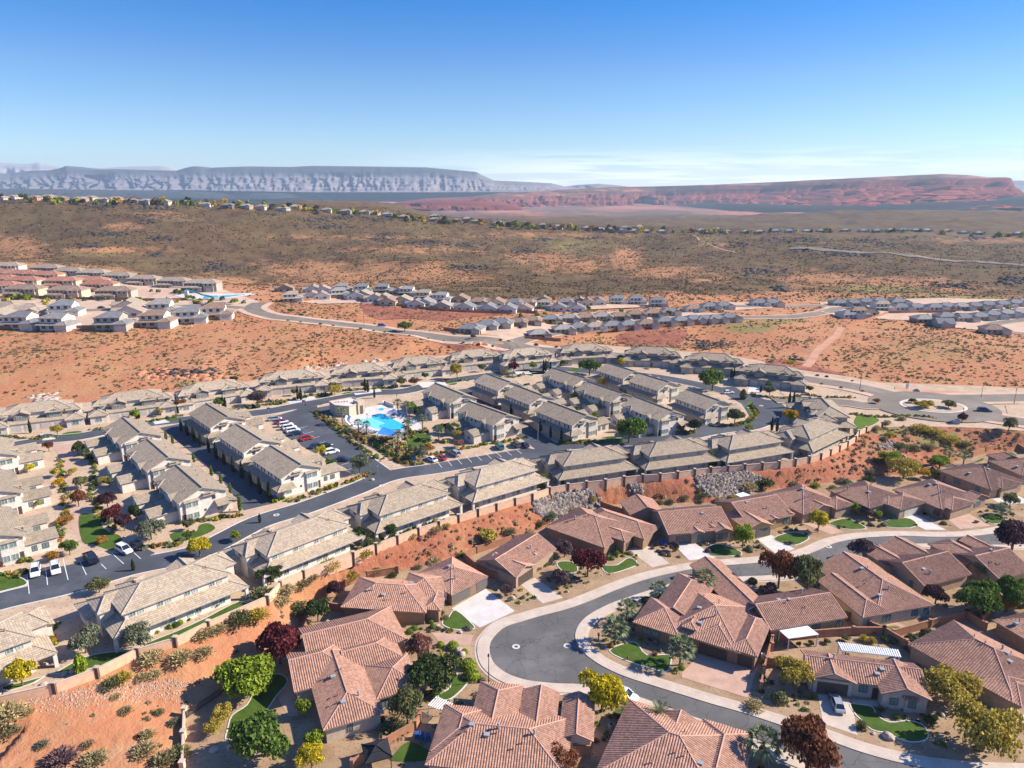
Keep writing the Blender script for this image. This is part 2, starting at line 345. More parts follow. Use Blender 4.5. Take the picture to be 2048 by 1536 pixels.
def dup(o, loc, rz=0, label=None, group=None, scale=None, parent=None, tree=None):
    """copy a thing with its parts and sub-parts"""
    c = o.copy(); COL.objects.link(c); c.location = loc; c.rotation_euler = (0, 0, rz)
    if label: c['label'] = label
    if group: c['group'] = group
    if scale is not None: c.scale = scale if isinstance(scale, (tuple, list)) else (scale,)*3
    for ch in (tree or KIDS.setdefault(o.name, list(o.children))):
        k = ch.copy(); COL.objects.link(k); k.parent = c
        for g in KIDS.setdefault(ch.name, list(ch.children)):
            j = g.copy(); COL.objects.link(j); j.parent = k
    return c
def struct(name, me): o = link(name, me); o['kind'] = 'structure'; return o
ORD = 'first second third fourth fifth sixth seventh eighth ninth tenth eleventh twelfth thirteenth fourteenth fifteenth sixteenth seventeenth eighteenth nineteenth twentieth'.split()
def nth(i):
    if i < 20: return ORD[i]
    tens = ['twenty', 'thirty', 'forty', 'fifty'][(i+1)//10-2]; u = (i+1) % 10
    return tens+'-'+ORD[u-1] if u else {'twenty': 'twentieth', 'thirty': 'thirtieth', 'forty': 'fortieth', 'fifty': 'fiftieth'}[tens]
# ---------------------------------------------------------------- terrain sheet
def grid_mesh(name, V, nr, ncol, mat, attrs=None):
    i = np.arange(nr*ncol).reshape(nr, ncol)
    F = np.stack([i[:-1, :-1], i[:-1, 1:], i[1:, 1:], i[1:, :-1]], -1).reshape(-1, 4)
    return np_mesh(name, V, F, mat, attrs, True)
def np_mesh(name, V, F, mats, attrs=None, smooth=False):
    me = bpy.data.meshes.new(name); n, k = F.shape
    me.vertices.add(len(V)); me.vertices.foreach_set('co', np.asarray(V, 'f').ravel())
    me.loops.add(n*k); me.loops.foreach_set('vertex_index', F.astype('i').ravel())
    me.polygons.add(n); me.polygons.foreach_set('loop_start', np.arange(0, n*k, k, dtype='i')); me.polygons.foreach_set('loop_total', np.full(n, k, 'i'))
    if smooth: me.polygons.foreach_set('use_smooth', np.ones(n, bool))
    for a, v in (attrs or {}).items():
        t = me.attributes.new(a, 'FLOAT', 'POINT'); t.data.foreach_set('value', np.asarray(v, 'f'))
    for m in (mats if isinstance(mats, (list, tuple)) else [mats]): me.materials.append(M[m] if isinstance(m, str) else m)
    me.update(); me.validate(); return me
def blobs(Q, L):
    s = np.zeros(len(Q))
    for x, y, rx, ry, v in L:
        d = ((Q[:, 0]-x)/rx)**2+((Q[:, 1]-y)/ry)**2; s = np.maximum(s, v*np.exp(-d*.9))
    return s
HILL_LINE = np.array([(-900, 520), (0, 520), (250, 538), (440, 585), (560, 560), (700, 585), (900, 602), (1200, 592), (1350, 585), (1560, 600), (1700, 585), (2100, 590), (3000, 590)], float)
RED_B = [(30,490,60,20,.8),(60,515,60,14,.55),(210,500,120,8,.62),(250,453,45,7,.7),(330,430,60,8,.5),(620,540,90,22,.75),(690,560,110,25,.95),(800,545,130,25,.72),(900,555,90,18,.62),(830,500,160,9,.55),(1110,525,60,30,.55),(1050,515,50,12,.7),(1170,530,70,20,.62),(1250,520,35,25,.85),(1330,545,90,14,.72),(1420,560,60,8,.55),(430,565,60,14,.8),(470,570,40,16,.9),
 (1650,560,90,16,.95),(1800,565,110,12,.95),(1900,575,70,9,.8),(1600,590,100,10,.8),(1450,490,60,6,.45),(1500,600,200,12,.85),(700,475,200,6,.42),(1990,480,150,8,.45),(1100,470,200,8,.4)]
GRASS_B = [(1500,655,60,14,1),(1560,640,60,10,.8),(1760,578,120,8,.9),(1900,595,140,8,.9),(1700,600,100,8,.7),(1330,700,40,8,.8),(1150,490,110,30,.55),(760,550,120,25,.4),(1780,860,60,18,.8),(1880,880,90,22,.75),(1940,910,60,15,.6),(1750,900,80,30,.45),(380,765,70,8,.6),(350,440,80,6,.5),(200,510,140,8,.55),(1420,480,40,20,.5),(900,545,150,15,.35),(1850,700,220,60,.5),(1980,620,100,10,.5),(1000,520,140,16,.4),(1820,470,300,12,.4),(1350,448,250,6,.4)]
DARK_B = [(10,402,45,7,.8),(152,404,20,7,.6),(205,413,45,8,.75),(270,417,30,6,.7),(330,416,30,6,.8),(300,442,14,5,.7),(270,432,60,5,.5),(210,468,60,6,.6),(175,492,20,6,.9),(320,478,30,5,.6),(310,510,22,5,.8),(440,535,40,12,.55),(545,428,18,4,.6),(680,436,50,6,.8),(760,438,40,5,.7),(630,440,30,7,.75),(650,453,60,6,.75),(785,432,30,5,.7),(780,467,28,4,.8),(758,480,25,5,.85),(855,484,40,5,.85),(930,490,40,6,.7),(1050,502,25,5,.8),(1090,478,22,5,.8),(1170,477,30,4,.6),(940,535,50,5,.8),(1330,498,40,6,.5),(1480,490,40,8,.5),(1560,480,60,8,.7),(1620,480,40,7,.8),(1720,482,30,6,.85),(1775,488,45,6,.8),(1820,475,60,4,.6),(1950,476,40,6,.8),(2030,560,30,12,.8),(1560,577,14,9,.5),(1400,690,25,14,.8),(1440,690,25,10,.6),(1520,545,60,10,.5),(1900,570,50,7,.7),(1640,500,80,8,.55),(1700,510,60,6,.6),(1740,510,14,7,.8),(350,745,50,10,.5),(400,745,45,8,.55),(200,565,60,14,.45),(1960,850,50,10,.6),(1600,720,60,4,.5)]  # basalt outcrops, with some outcrop and cliff shade painted in as dark ground
def zones(V):
    Q = proj(V); D = np.hypot(V[:, 0], V[:, 1])
    line = np.interp(Q[:, 0], HILL_LINE[:, 0], HILL_LINE[:, 1])
    red = np.where(D < 420, 1, sm((Q[:, 1]-line+8)/16)*.95)
    red = np.maximum(red, blobs(Q, RED_B)+.06)
    grass = blobs(Q, GRASS_B); dark = blobs(Q, DARK_B); far = sm((D-2600)/900)
    red = red*(1-sm((D-2000)/600)); su, sl = sdist(PU, V[:, :2]), sdist(PL, V[:, :2]); bank = (1-sm((np.maximum(su, 0)+np.maximum(sl, 0)-30)/30))*sm((V[:, 0]+46)/14)*(1-sm((V[:, 0]-150)/60)); return dict(hillw=sm((D-540)/160), bank=bank, red=red, grass=grass, dark=dark*(D < 2600), far=far)
HG = {}
def make_terrain():
    az = np.concatenate([np.linspace(-78, -43, 50)[:-1], np.linspace(-43, 43, 660), np.linspace(43, 78, 50)[1:]])*math.pi/180
    rad = np.concatenate([[25, 40, 50], np.geomspace(58, 3000, 540), np.geomspace(3100, 13500, 50)])
    A, Rr = np.meshgrid(az, rad); X = np.stack([np.sin(A).ravel()*Rr.ravel(), np.cos(A).ravel()*Rr.ravel()], 1)
    H = hgt(X); HG.update(az=az, lr=np.log(rad), H=H.reshape(len(rad), len(az)).copy()); su = np.minimum(sdist(PU, X), sdist(PL, X)); H = np.where(su < -.6, H-.06, H)
    V = np.column_stack([X, H]); return struct('ground', grid_mesh('ground', V, len(rad), len(az), 'soil', zones(V)))
make_terrain()
hgt_exact = hgt
def hgt(X):
    """ground height read back from the terrain sheet (bilinear)"""
    X = np.asarray(X, float).reshape(-1, 2); a = np.interp(np.arctan2(X[:, 0], X[:, 1]), HG['az'], np.arange(len(HG['az']))); r = np.interp(np.log(np.hypot(X[:, 0], X[:, 1])+1e-6), HG['lr'], np.arange(len(HG['lr'])))
    i = np.minimum(a.astype(int), len(HG['az'])-2); j = np.minimum(r.astype(int), len(HG['lr'])-2); fa = a-i; fr = r-j; H = HG['H']
    return (H[j, i]*(1-fa)+H[j, i+1]*fa)*(1-fr)+(H[j+1, i]*(1-fa)+H[j+1, i+1]*fa)*fr
# ---------------------------------------------------------------- sheets laid on the ground
def smooth(pts, n=5, closed=False):
    P = [np.array(p, float) for p in pts]; o = []; m = len(P)
    for i in range(m if closed else m-1):
        g = (lambda k: P[k % m]) if closed else (lambda k: P[min(max(k, 0), m-1)])
        a, b, c, d = g(i-1), g(i), g(i+1), g(i+2)
        for k in range(n):
            s = k/n; o.append(.5*((2*b)+(-a+c)*s+(2*a-5*b+4*c-d)*s*s+(-a+3*b-3*c+d)*s**3))
    if not closed: o.append(P[-1])
    return [tuple(q) for q in o]
def sheet(name, P, z, mat, drape=None, step=6.0):
    """flat (or draped) polygon; P in plan metres"""
    P = [Vector(p[:2]) for p in P]; n = len(P); pts = list(P)
    if drape is not None:
        A = np.array(P); x0, y0 = A.min(0); x1, y1 = A.max(0)
        G = np.stack(np.meshgrid(np.arange(x0, x1, step), np.arange(y0, y1, step)), -1).reshape(-1, 2)
        if len(G): pts += [Vector(q) for q in G[sdist(A, G) < -step*.3]]
    v, e, f, *_ = delaunay_2d_cdt(pts, [], [list(range(n))], 1, 1e-4)
    v = np.array([tuple(q) for q in v]); zz = hgt(v)+drape if drape is not None else np.full(len(v), z)
    mb = MB(); V3 = [(q[0], q[1], h) for q, h in zip(v, zz)]
    for t in f:
        p = [V3[i] for i in t]
        ar = sum(p[i][0]*p[(i+1) % len(p)][1]-p[(i+1) % len(p)][0]*p[i][1] for i in range(len(p)))
        mb.face(p if ar > 0 else p[::-1])
    return mb.mesh(name, mat)
def offs(L, d, closed=False):
    o = []; n = len(L)
    for i in range(n):
        a = np.array(L[(i-1) % n if closed else max(i-1, 0)]); b = np.array(L[(i+1) % n if closed else min(i+1, n-1)]); t = b-a; t = t/(np.hypot(*t)+1e-9)
        o.append((L[i][0]-t[1]*d, L[i][1]+t[0]*d))
    return o
def strip(mb, L, d0, d1, z0, z1, closed=False, mi=0, zf=None):
    """raised band running along the line L between offsets d0 and d1 (to its left)"""
    A, B = offs(L, d0, closed), offs(L, d1, closed); n = len(L); u = 0
    zz = (lambda p, k: k) if zf is None else (lambda p, k: k+zf(p))
    for i in range(n if closed else n-1):
        j = (i+1) % n; a, b, c, d = A[i], A[j], B[j], B[i]
        fc = [(*a, zz(a, z1)), (*b, zz(b, z1)), (*c, zz(c, z1)), (*d, zz(d, z1))]
        if d1 < d0: fc = fc[::-1]
        mb.face(fc, mi)
        if z1-z0 > .02:
            for p, q in ((a, b), (c, d)): mb.face([(*p, zz(p, z0)), (*q, zz(q, z0)), (*q, zz(q, z1)), (*p, zz(p, z1))], mi)
    return mb
def W0(z, L, zc=None): return [tuple(atz(px(zc, *p) if zc else p, z)[:2]) for p in L]
# ---------------------------------------------------------------- lower street (level 0)
OUT_PX = [(2600,985),(2300,1020),(2120,1045),(2031,1050),(1946,1063),(1873,1066),(1800,1064),(1741,1066),(1697,1070),(1653,1079),(1612,1096),(1580,1107),(1536,1113),(1500,1117),(1439,1122),(1381,1128),(1337,1136),(1278,1150),(1220,1170),(1161,1194),(1117,1209),(1073,1220),(1029,1233),(1005,1240),(983,1252),(963,1273),(955,1293),(957,1317),(969,1339),(998,1361),(1042,1377),(1103,1385),(1180,1389),(1258,1408),(1322,1431),(1381,1453),(1439,1472),(1489,1492),(1560,1522),(1680,1570),(1800,1610)]
INN_PX = [(2600,1040),(2300,1080),(2120,1094),(2048,1098),(1985,1098),(1915,1097),(1858,1096),(1815,1098),(1770,1108),(1730,1124),(1690,1140),(1640,1152),(1560,1160),(1498,1163),(1425,1166),(1375,1172),(1331,1184),(1278,1201),(1234,1217),(1199,1235),(1179,1252),(1171,1273),(1179,1293),(1199,1311),(1228,1328),(1264,1343),(1308,1357),(1366,1375),(1425,1393),(1486,1410),(1527,1423),(1594,1445),(1653,1463),(1712,1484),(1770,1501),(1829,1514),(1887,1523),(1975,1530),(2100,1533),(2300,1535)]
OUT = smooth(W0(0, OUT_PX), 5); INN = smooth(W0(0, INN_PX), 5)
struct('street', sheet('street', OUT+[(60, 45), (80, 40)]+[tuple(W0(0, [(2300, 1640)])[0])]+INN[::-1], .03, 'asphalt_lower'))
k = MB(); strip(k, OUT, -.05, -.55, 0, .045); strip(k, INN, .05, .55, 0, .045); k.build('gutter', 'concrete')['kind'] = 'structure'
k = MB(); strip(k, OUT, .1-.15, -.15+.3, 0, .15); strip(k, OUT, .15, 2.3, 0, .14); strip(k, INN, .05, -.15, 0, .15); strip(k, INN, -.15, -2.0, 0, .14)
pv = k.build('pavement', 'concrete'); pv['kind'] = 'structure'
def low(L, zc=None): return W0(0, L, zc)
# tan gravel of the lower yards, whole level
GR = [tuple(p) for p in PL]
struct('yard_gravel', sheet('yard_gravel', GR, .012, 'gravel_tan'))
KEEP = []
def lawn(L, zc, z=0, mat='lawn', edge=True, name='lawn', sm_=3):
    P = smooth(W0(z, L, zc), sm_, True); KEEP.append(np.array(P)); struct(name, sheet(name, P, z+.055, mat))
    if edge:
        A = np.array(P); ar = (A[:, 0]*np.roll(A[:, 1], -1)-np.roll(A[:, 0], -1)*A[:, 1]).sum()
        q = P if ar < 0 else P[::-1]
        kb = MB(); strip(kb, q, 0, .22, z, z+.1, True); o = kb.build('lawn_kerb', 'concrete_pale'); o['kind'] = 'structure'
def paving(name, L, zc, mat, z=0, dz=.045):
    P = [np.array(p) for p in W0(z, L, zc)]
    if name == 'driveway' and len(P) == 4:                           # run the drive on under the pavement edge
        S = np.array(OUT+INN); dd = [np.hypot(*(S-p).T) for p in P]
        for k in sorted(range(4), key=lambda k: dd[k].min())[:2]:
            q = S[dd[k].argmin()]
            if 1.5 < dd[k].min() < 7: P[k] = P[k]+(q-P[k])*(1-1.6/dd[k].min())
    KEEP.append(np.array(P)); return struct(name, sheet(name, [tuple(p) for p in P], z+dz, mat))
lawn([(1405,415),(1525,520),(1500,540),(1390,540),(1320,510),(1325,480),(1360,460)], 'b')
lawn([(1385,850),(1470,880),(1475,915),(1390,1000),(1330,1025),(1290,1005),(1300,985),(1370,940)], 'b')
lawn([(985,1395),(1085,1310),(1230,1380),(1190,1440),(960,1440)], 'b', edge=False)
lawn([(1590,1130),(1690,1060),(1740,960),(1790,880),(1900,850),(1960,900),(1880,1000),(1820,1090),(1760,1150),(1680,1230),(1590,1270),(1545,1290),(1560,1220)], 'a')
lawn([(860,640),(930,640),(1000,720),(1150,720),(1160,780),(1130,830),(1010,800),(880,760),(750,690)], 'c')
lawn([(390,90),(470,80),(520,110),(520,150),(440,150)], 'c'); lawn([(700,110),(800,105),(880,55),(935,95),(850,135),(740,160)], 'c')
lawn([(1420,1280),(1500,1260),(1620,1300),(1640,1330),(1500,1340),(1430,1330)], 'g')
lawn([(345,1215),(450,1180),(540,1190),(575,1220),(480,1265),(380,1245)], 'h');
lawn([(725,1110),(840,1085),(960,1140),(940,1155),(840,1155),(740,1130)], 'h'); lawn([(1085,1105),(1240,1080),(1310,1115),(1270,1145),(1110,1140)], 'h'); lawn([(1760,1060),(1850,1050),(1925,1095),(1840,1120),(1780,1095)], 'h')
lawn([(865,1055),(930,1060),(1010,1075),(1040,1130),(1130,1180),(1250,1170),(1340,1190),(1385,1240),(1380,1290),(1300,1310),(1200,1290),(1120,1250),(1010,1225),(930,1150),(900,1120)], 'd')
lawn([(1030,545),(1170,522),(1240,560),(1120,590)], 'd', mat='lawn_dry', edge=False); lawn([(690,590),(800,555),(880,570),(870,590)], 'd', mat='lawn_dry', edge=False); lawn([(1010,80),(1060,50),(1115,55),(1110,120),(1060,125)], 'd'); lawn([(1305,520),(1360,515),(1330,540)], 'd', edge=False)
lawn([(1140,1210),(1230,1230),(1260,1270),(1180,1250)], 'c', edge=False); lawn([(540,1020),(600,1010),(640,1060),(560,1070)], 'c', edge=False)
lawn([(700,790),(830,810),(900,850)], 'h', edge=False, mat='lawn_dry'); lawn([(1700,700),(1770,670),(1760,690)], 'h', edge=False); lawn([(1900,640),(1960,630),(2000,660),(1950,670)], 'h', edge=False)
for L, zc, m in [([(1375,400),(1610,265),(1750,345),(1530,520)], 'b', 'concrete_pale'), ([(1240,565),(1490,575),(1480,650),(1300,640)], 'b', 'concrete_pink'), ([(135,235),(240,190),(400,290),(270,330)], 'c', 'concrete'), ([(870,1295),(1000,1255),(1130,1370),(1010,1400)], 'g', 'concrete'), ([(1190,1265),(1310,1235),(1450,1330),(1290,1365)], 'g', 'concrete_pale'), ([(1755,1225),(1850,1195),(2010,1290),(1890,1330)], 'g', 'concrete_pale'),
                 ([(1200,1075),(1300,1050),(1500,1150),(1370,1155)], 'h', 'concrete_pale'), ([(1500,1070),(1640,1035),(1810,1130),(1600,1150)], 'h', 'concrete_pink'), ([(1240,840),(1360,720),(1760,800),(1690,1010),(1240,870)], 'c', 'concrete_pink'), ([(640,985),(870,1020),(920,1235),(680,1170)], 'd', 'concrete'), ([(860,1020),(1050,1030),(1060,1070),(870,1055)], 'd', 'concrete'), ([(1970,1130),(2048,1105),(2150,1290),(2100,1330)], 'd', 'concrete'),
                 ([(660,1445),(730,1375),(850,1350),(930,1345),(960,1365),(760,1420)], 'h', 'concrete_pale'), ([(990,530),(1180,495),(1300,545),(1290,560),(1160,510),(1010,545)], 'd', 'concrete_pink'), ([(520,1110),(620,1085),(800,1160),(690,1165)], 'h', 'concrete_pink'), ([(1830,950),(1980,910),(2048,950),(2048,980),(1900,990)], 'h', 'concrete_pale'),
                 ([(180,890),(270,860),(330,960),(330,1130),(260,1135),(200,1030)], 'b', 'concrete_pink')]: paving('driveway', L, zc, m)
def ring(name, p, zc, z, r=.75):
    c = atz(px(zc, *p), z); mb = MB(); L = [(c[0]+math.cos(a)*r, c[1]+math.sin(a)*r) for a in np.linspace(0, 2*math.pi, 19)[:-1]]
    mb.face([(*q, .0) for q in [(x-c[0], y-c[1]) for x, y in L]], 0); mb.face([((x-c[0])*.5, (y-c[1])*.5, .006) for x, y in L], 1)
    return mb.build(name, ['concrete_pale', 'asphalt_lower'], loc=(c[0], c[1], z+.04))
for i, (zc, x, y, z, l) in enumerate([('c',110,660,0,'in the middle of the turning circle'), ('c',460,655,0,'in the palm shadow on the lower street'), ('c',1165,243,0,'beside the kerb palms on the lower street'), ('h',715,1275,0,'on the bend of the lower street'), ('f',180,1058,ZP,'on the townhouse road beside the alley mouth'), ('f',900,858,ZP,'on the townhouse road at the pool junction'), ('h',255,312,ZP,'on the curved townhouse road by the cypresses')]):
    tag(ring('manhole_cover', (x, y), zc, z), 'round concrete ringed manhole '+l, 'manhole', 'manholes in the roads')
# ---------------------------------------------------------------- townhouse terrace (level ZP)
UPL = lambda L, zc=None: W0(ZP, L, zc)
struct('terrace_gravel', sheet('terrace_gravel', [tuple(p) for p in PU], ZP+.012, 'gravel_upper'))
RP = []; BAYS = []
def road(L, w, name='townhouse_road', mat='asphalt_upper', z=ZP, kerb=True, dz=.03):
    L = smooth(L, 6); A, B = offs(L, w/2), offs(L, -w/2)
    struct(name, sheet(name, A+B[::-1], z+dz, mat))
    RP.append((np.array(A+B[::-1]), A, B, kerb))
A_ = lambda zc, *p: [px(zc, *q) for q in p]
south = UPL(A_('a', (-900,800), (-300,470), (0,352), (480,240), (900,118)) + A_('e', (1350,1310), (1760,1110)) + A_('f', (370,1010), (700,890), (960,790), (1280,740), (1640,680), (2000,630)) + A_('g', (420,590), (850,560), (1180,535), (1430,485)) + [(1480,854)])
road(south, 7.4)
road(UPL([(-200,935)]+A_('e', (0,600), (320,545), (560,520), (900,450), (1240,410)) + A_('f', (60,360), (400,300), (800,230), (1060,212)) + [(880,765),(1000,748),(1110,738),(1200,745),(1300,752),(1390,768),(1450,783),(1500,796),(1532,812),(1538,832),(1512,848),(1480,856)]), 7.6, dz=.024)
road(UPL(A_('e', (1180,445), (1560,735), (1780,1000))), 8.6, dz=.018, kerb=False)
road(UPL([(610,812)]+A_('f', (420,400), (600,560), (750,690), (900,800))), 8.4, dz=.018)
def quad(name, L, zc, mat, z=ZP, dz=.036):
    if mat == 'asphalt_upper': BAYS.append(np.array(W0(z, L, zc)))
    return struct(name, sheet(name, W0(z, L, zc), z+dz, mat))
quad('parking_bay', [(110,395),(200,455),(240,520),(330,575),(395,612),(480,655),(560,700),(640,730),(690,770),(880,795),(720,650),(560,540),(420,420),(300,345),(200,375)], 'f', 'asphalt_upper', dz=.015)
quad('parking_bay', [(1230,712),(1900,600),(1990,625),(1300,740)], 'f', 'asphalt_upper', dz=.015)
quad('parking_bay', [(200,300),(180,170),(980,-20),(1060,20),(900,100)], 'a', 'asphalt_upper', dz=.015)
quad('parking_bay', [(430,330),(600,300),(560,400),(500,400)], 'f', 'asphalt_upper', dz=.0155)
road(UPL(A_('f', (1440,200), (1800,430)) + A_('g', (130,460), (330,600))), 8.4, dz=.017, kerb=False)
road(UPL(A_('g', (640,110), (960,270), (1200,400), (1480,480))), 8.0, dz=.016, kerb=False)
quad('cul_de_sac', [(1480,190),(1600,180),(1720,260),(1900,280),(1960,330),(1900,420),(1760,470),(1700,380),(1650,300),(1560,250)], 'g', 'asphalt_upper', dz=.021)
kb = MB()
for k, (P, A, B, on) in enumerate(RP):
    if not on: continue
    others = [q[0] for j, q in enumerate(RP) if j != k]+BAYS
    for L, s in ((A, 1), (B, -1)):
        mid = np.array([((a[0]+b[0])/2, (a[1]+b[1])/2) for a, b in zip(L[:-1], L[1:])]); hid = np.zeros(len(mid), bool)
        for q in others: hid |= sdist(q, mid) < .3
        for i in range(len(mid)):
            if not hid[i]: strip(kb, [L[i], L[i+1]], 0, .35*s, ZP, ZP+.1)
kb.build('road_kerb', 'concrete_pale')['kind'] = 'structure'
mk = MB()
def stripe(mb, p, q, zc, z, w=.14): a, b = W0(z, [p, q], zc); mb.obox(a, b, w, z+.03, z+.042)
for p, q in [((185,165),(200,300)),((310,110),(325,240)),((430,60),(465,205)),((545,75),(590,170)),((690,95),(725,130)),((760,20),(845,95)),((915,20),(960,60))]: stripe(mk, p, q, 'a', ZP)
for x in range(9): stripe(mk, (1275+66*x, 690-11*x), (1310+68*x, 735-12*x), 'f', ZP)
for x in range(9): stripe(mk, (330+42*x, 470+35*x), (395+40*x, 450+36*x), 'f', ZP, .12)
tag(mk.build('parking_lines', 'paint_white'), kind='structure')
for L in [[(-60,150),(0,150),(130,190),(172,212),(168,240),(0,284),(-60,300)]]: lawn(L, 'a', ZP)
lawn([(20,935),(180,900),(400,830),(560,740),(760,700),(930,690),(1000,640),(1200,560),(1400,470),(1580,375),(1650,358),(1700,380),(1500,475),(1280,575),(1080,670),(900,720),(700,790),(500,830),(330,850),(230,905),(60,960)], 'a', ZP, sm_=2)
for L in [[(540,1065),(640,1055),(700,1075),(690,1120),(740,1175),(820,1200),(830,1260),(760,1300),(640,1260),(560,1240)], [(1160,1190),(1260,1170),(1340,1170),(1360,1130),(1420,1115),(1470,1150),(1380,1200),(1250,1240),(1200,1250)], [(430,500),(540,485),(560,505),(440,520)], [(1130,400),(1190,388),(1225,405),(1150,418)], [(1680,325),(1740,305),(1780,320),(1700,338)], [(1860,290),(1900,285),(1930,300),(1880,308)]]: lawn(L, 'e', ZP, edge=False)
for L in [[(1060,590),(1100,510),(1180,500),(1240,530),(1200,570),(1210,610),(1120,620)], [(445,250),(510,235),(545,240),(470,262)], [(630,228),(680,222),(700,235),(650,240)], [(895,195),(950,185),(975,200),(910,210)], [(1350,150),(1400,145),(1410,165),(1365,170)], [(150,290),(210,285),(215,300),(160,308)], [(0,315),(50,310),(70,325),(0,335)], [(1770,115),(1820,110),(1800,125)], [(1870,100),(1920,95),(1930,108)], [(1890,700),(1950,690),(1950,720),(1900,730)]]: lawn(L, 'f', ZP, edge=False)
for L in [[(690,560),(700,530),(800,520),(860,545),(780,570)], [(480,60),(530,55),(540,75),(490,80)]]: lawn(L, 'g', ZP, edge=False)
lawn([(880,495),(905,380),(1000,385),(1060,410),(1020,440),(930,490)], 'h', ZP, mat='lawn_dry', edge=False); lawn([(1680,300),(1720,285),(1750,340),(1720,380)], 'g', ZP, mat='lawn_dry', edge=False)
# concrete aprons before the garages of the north row, garden walk, pool deck
for L, zc in [([(560,585),(350,560),(395,640),(430,800),(440,1000),(490,1150),(560,1260),(620,1250),(540,1060),(500,900),(470,720)], 'e')]: quad('garden_path', L, zc, 'concrete_pink')
for zc, L in [('e', [(270,505),(360,500),(380,540),(290,550)]), ('e', [(1030,410),(1120,400),(1160,425),(1060,440)]), ('f', [(250,270),(420,235),(450,265),(270,300)]), ('f', [(700,215),(880,190),(900,215),(720,240)]), ('f', [(1130,150),(1330,150),(1350,175),(1180,190)]), ('f', [(1900,75),(2040,70),(2048,95),(1930,100)]), ('g', [(100,80),(300,70),(320,100),(120,110)]), ('g', [(1700,180),(1800,170),(1760,230),(1690,220)])]: quad('garage_apron', L, zc, 'concrete_pale')
deck = [(640,400),(790,325),(930,295),(1010,335),(1170,445),(1170,500),(1010,498),(880,515),(700,455)]
quad('planting_bed', [(200,420),(480,650),(900,890),(1150,1010),(1400,1170),(1700,1310),(1900,1270),(2000,1120),(1800,1010),(1620,900),(1480,830),(1150,790),(960,740),(700,640),(560,540),(330,400)], 'P', 'mulch', dz=.02)
quad('pool_deck', deck, 'f', 'concrete_pale', dz=.05)
# ---------------------------------------------------------------- boulevard, roundabout and far roads, draped on the land
ROADS = []
def drape_road(L, w, name, mat='asphalt_far', step=5, dz=.25, verge=2.2):
    P = smooth([tuple(at(p)[:2]) for p in L], 8); ROADS.append((np.array(P), w/2+verge+1))
    struct(name, sheet(name, offs(P, w/2)+offs(P, -w/2)[::-1], 0, mat, dz, step))
    if verge:
        for s in (1, -1):
            A, B = offs(P, s*w/2), offs(P, s*(w/2+verge)); pts = A+B[::-1]
            struct('pavement', sheet('pavement', pts, 0, 'gravel_far', dz-.05, step))
drape_road([(520,606),(505,618),(540,632),(620,642),(760,658),(900,678),(1030,693),(1160,706),(1300,716),(1470,738),(1600,757),(1700,772),(1760,785),(1800,797)], 10, 'boulevard', verge=4)
drape_road([(505,618),(400,612),(300,615),(200,620),(60,625)], 8, 'side_road', verge=1)
drape_road([(1020,690),(1100,668),(1180,655),(1280,646),(1400,640)], 8, 'side_road', verge=1.5)
drape_road([(1410,640),(1600,632),(1660,622),(1690,616),(1800,612)], 8, 'side_road', verge=1.5)
drape_road([(2140,628),(2048,640),(1990,648),(1985,660),(2060,668)], 8, 'side_road', verge=1.5)
drape_road([(1580,497),(1700,505),(1850,516),(1960,525),(2060,533),(2300,545)], 14, 'highway', verge=0, dz=.8)
drape_road([(1370,612),(1450,612),(1530,612),(1630,612),(1690,610)], 7, 'side_road', verge=1)
rc = at((1866,813))
struct('roundabout', sheet('roundabout', [(rc[0]+math.cos(a)*22.5, rc[1]+math.sin(a)*19.5) for a in np.linspace(0, 2*math.pi, 41)[:-1]], 0, 'asphalt_far', .28, 4))
struct('roundabout_kerb', sheet('roundabout_kerb', [(rc[0]+math.cos(a)*11.8, rc[1]+math.sin(a)*9) for a in np.linspace(0, 2*math.pi, 41)[:-1]], 0, 'concrete_pale', .40, 4))
struct('roundabout_island', sheet('roundabout_island', [(rc[0]+math.cos(a)*10.6, rc[1]+math.sin(a)*7.8) for a in np.linspace(0, 2*math.pi, 41)[:-1]], 0, 'gravel_upper', .5, 4))
drape_road([(1895,822),(1980,835),(2080,850),(2200,870)], 9.5, 'boulevard', verge=3, dz=.27); drape_road([(1900,798),(1980,797),(2100,796),(2300,796)], 9.5, 'boulevard', verge=3, dz=.26)
drape_road([(1800,803),(1740,812),(1690,806),(1600,800),(1545,800)], 8, 'side_road', verge=1, dz=.3)
for L in [[(1600,757),(1650,775),(1700,790),(1745,800),(1720,812),(1650,800),(1580,800),(1560,785)], [(2010,810),(2060,808),(2100,820),(2060,835),(2015,828)]]:
    struct('verge', sheet('verge', [tuple(at(p)[:2]) for p in L], 0, 'gravel_upper', .13, 4))
for L, w in [([(1682,655),(1672,672),(1650,690),(1632,705),(1622,722),(1612,734)], 4), ([(1790,778),(1850,784),(1930,789),(2050,792),(2250,796)], 7), ([(1385,470),(1420,488),(1470,505)], 3)]: drape_road(L, w, 'dirt_track', 'dust_track', 5, .18, 0)
for zc, L in [('2', [(830,497),(960,520),(1100,538),(1300,560),(1600,582),(1900,585),(2040,588),(1900,606),(1700,622),(1500,648),(1350,640),(1150,632),(1000,640),(900,606),(860,570)]), ('2', [(1440,800),(1560,805),(1700,820),(1900,850),(2040,870),(2040,905),(1900,930),(1720,935),(1600,890),(1500,840)]), ('3', [(830,780),(960,720),(1100,706),(1250,705),(1400,735),(1380,800),(1250,850),(1050,850),(900,830)]), ('4', [(0,955),(150,960),(330,1000),(560,1060),(620,1085),(420,1060),(200,1030),(0,1000)])]:
    struct('cut_bank', sheet('cut_bank', smooth([tuple(at(px(zc, *p))[:2]) for p in L], 3, True), 0, 'red_cut', .12, 4))
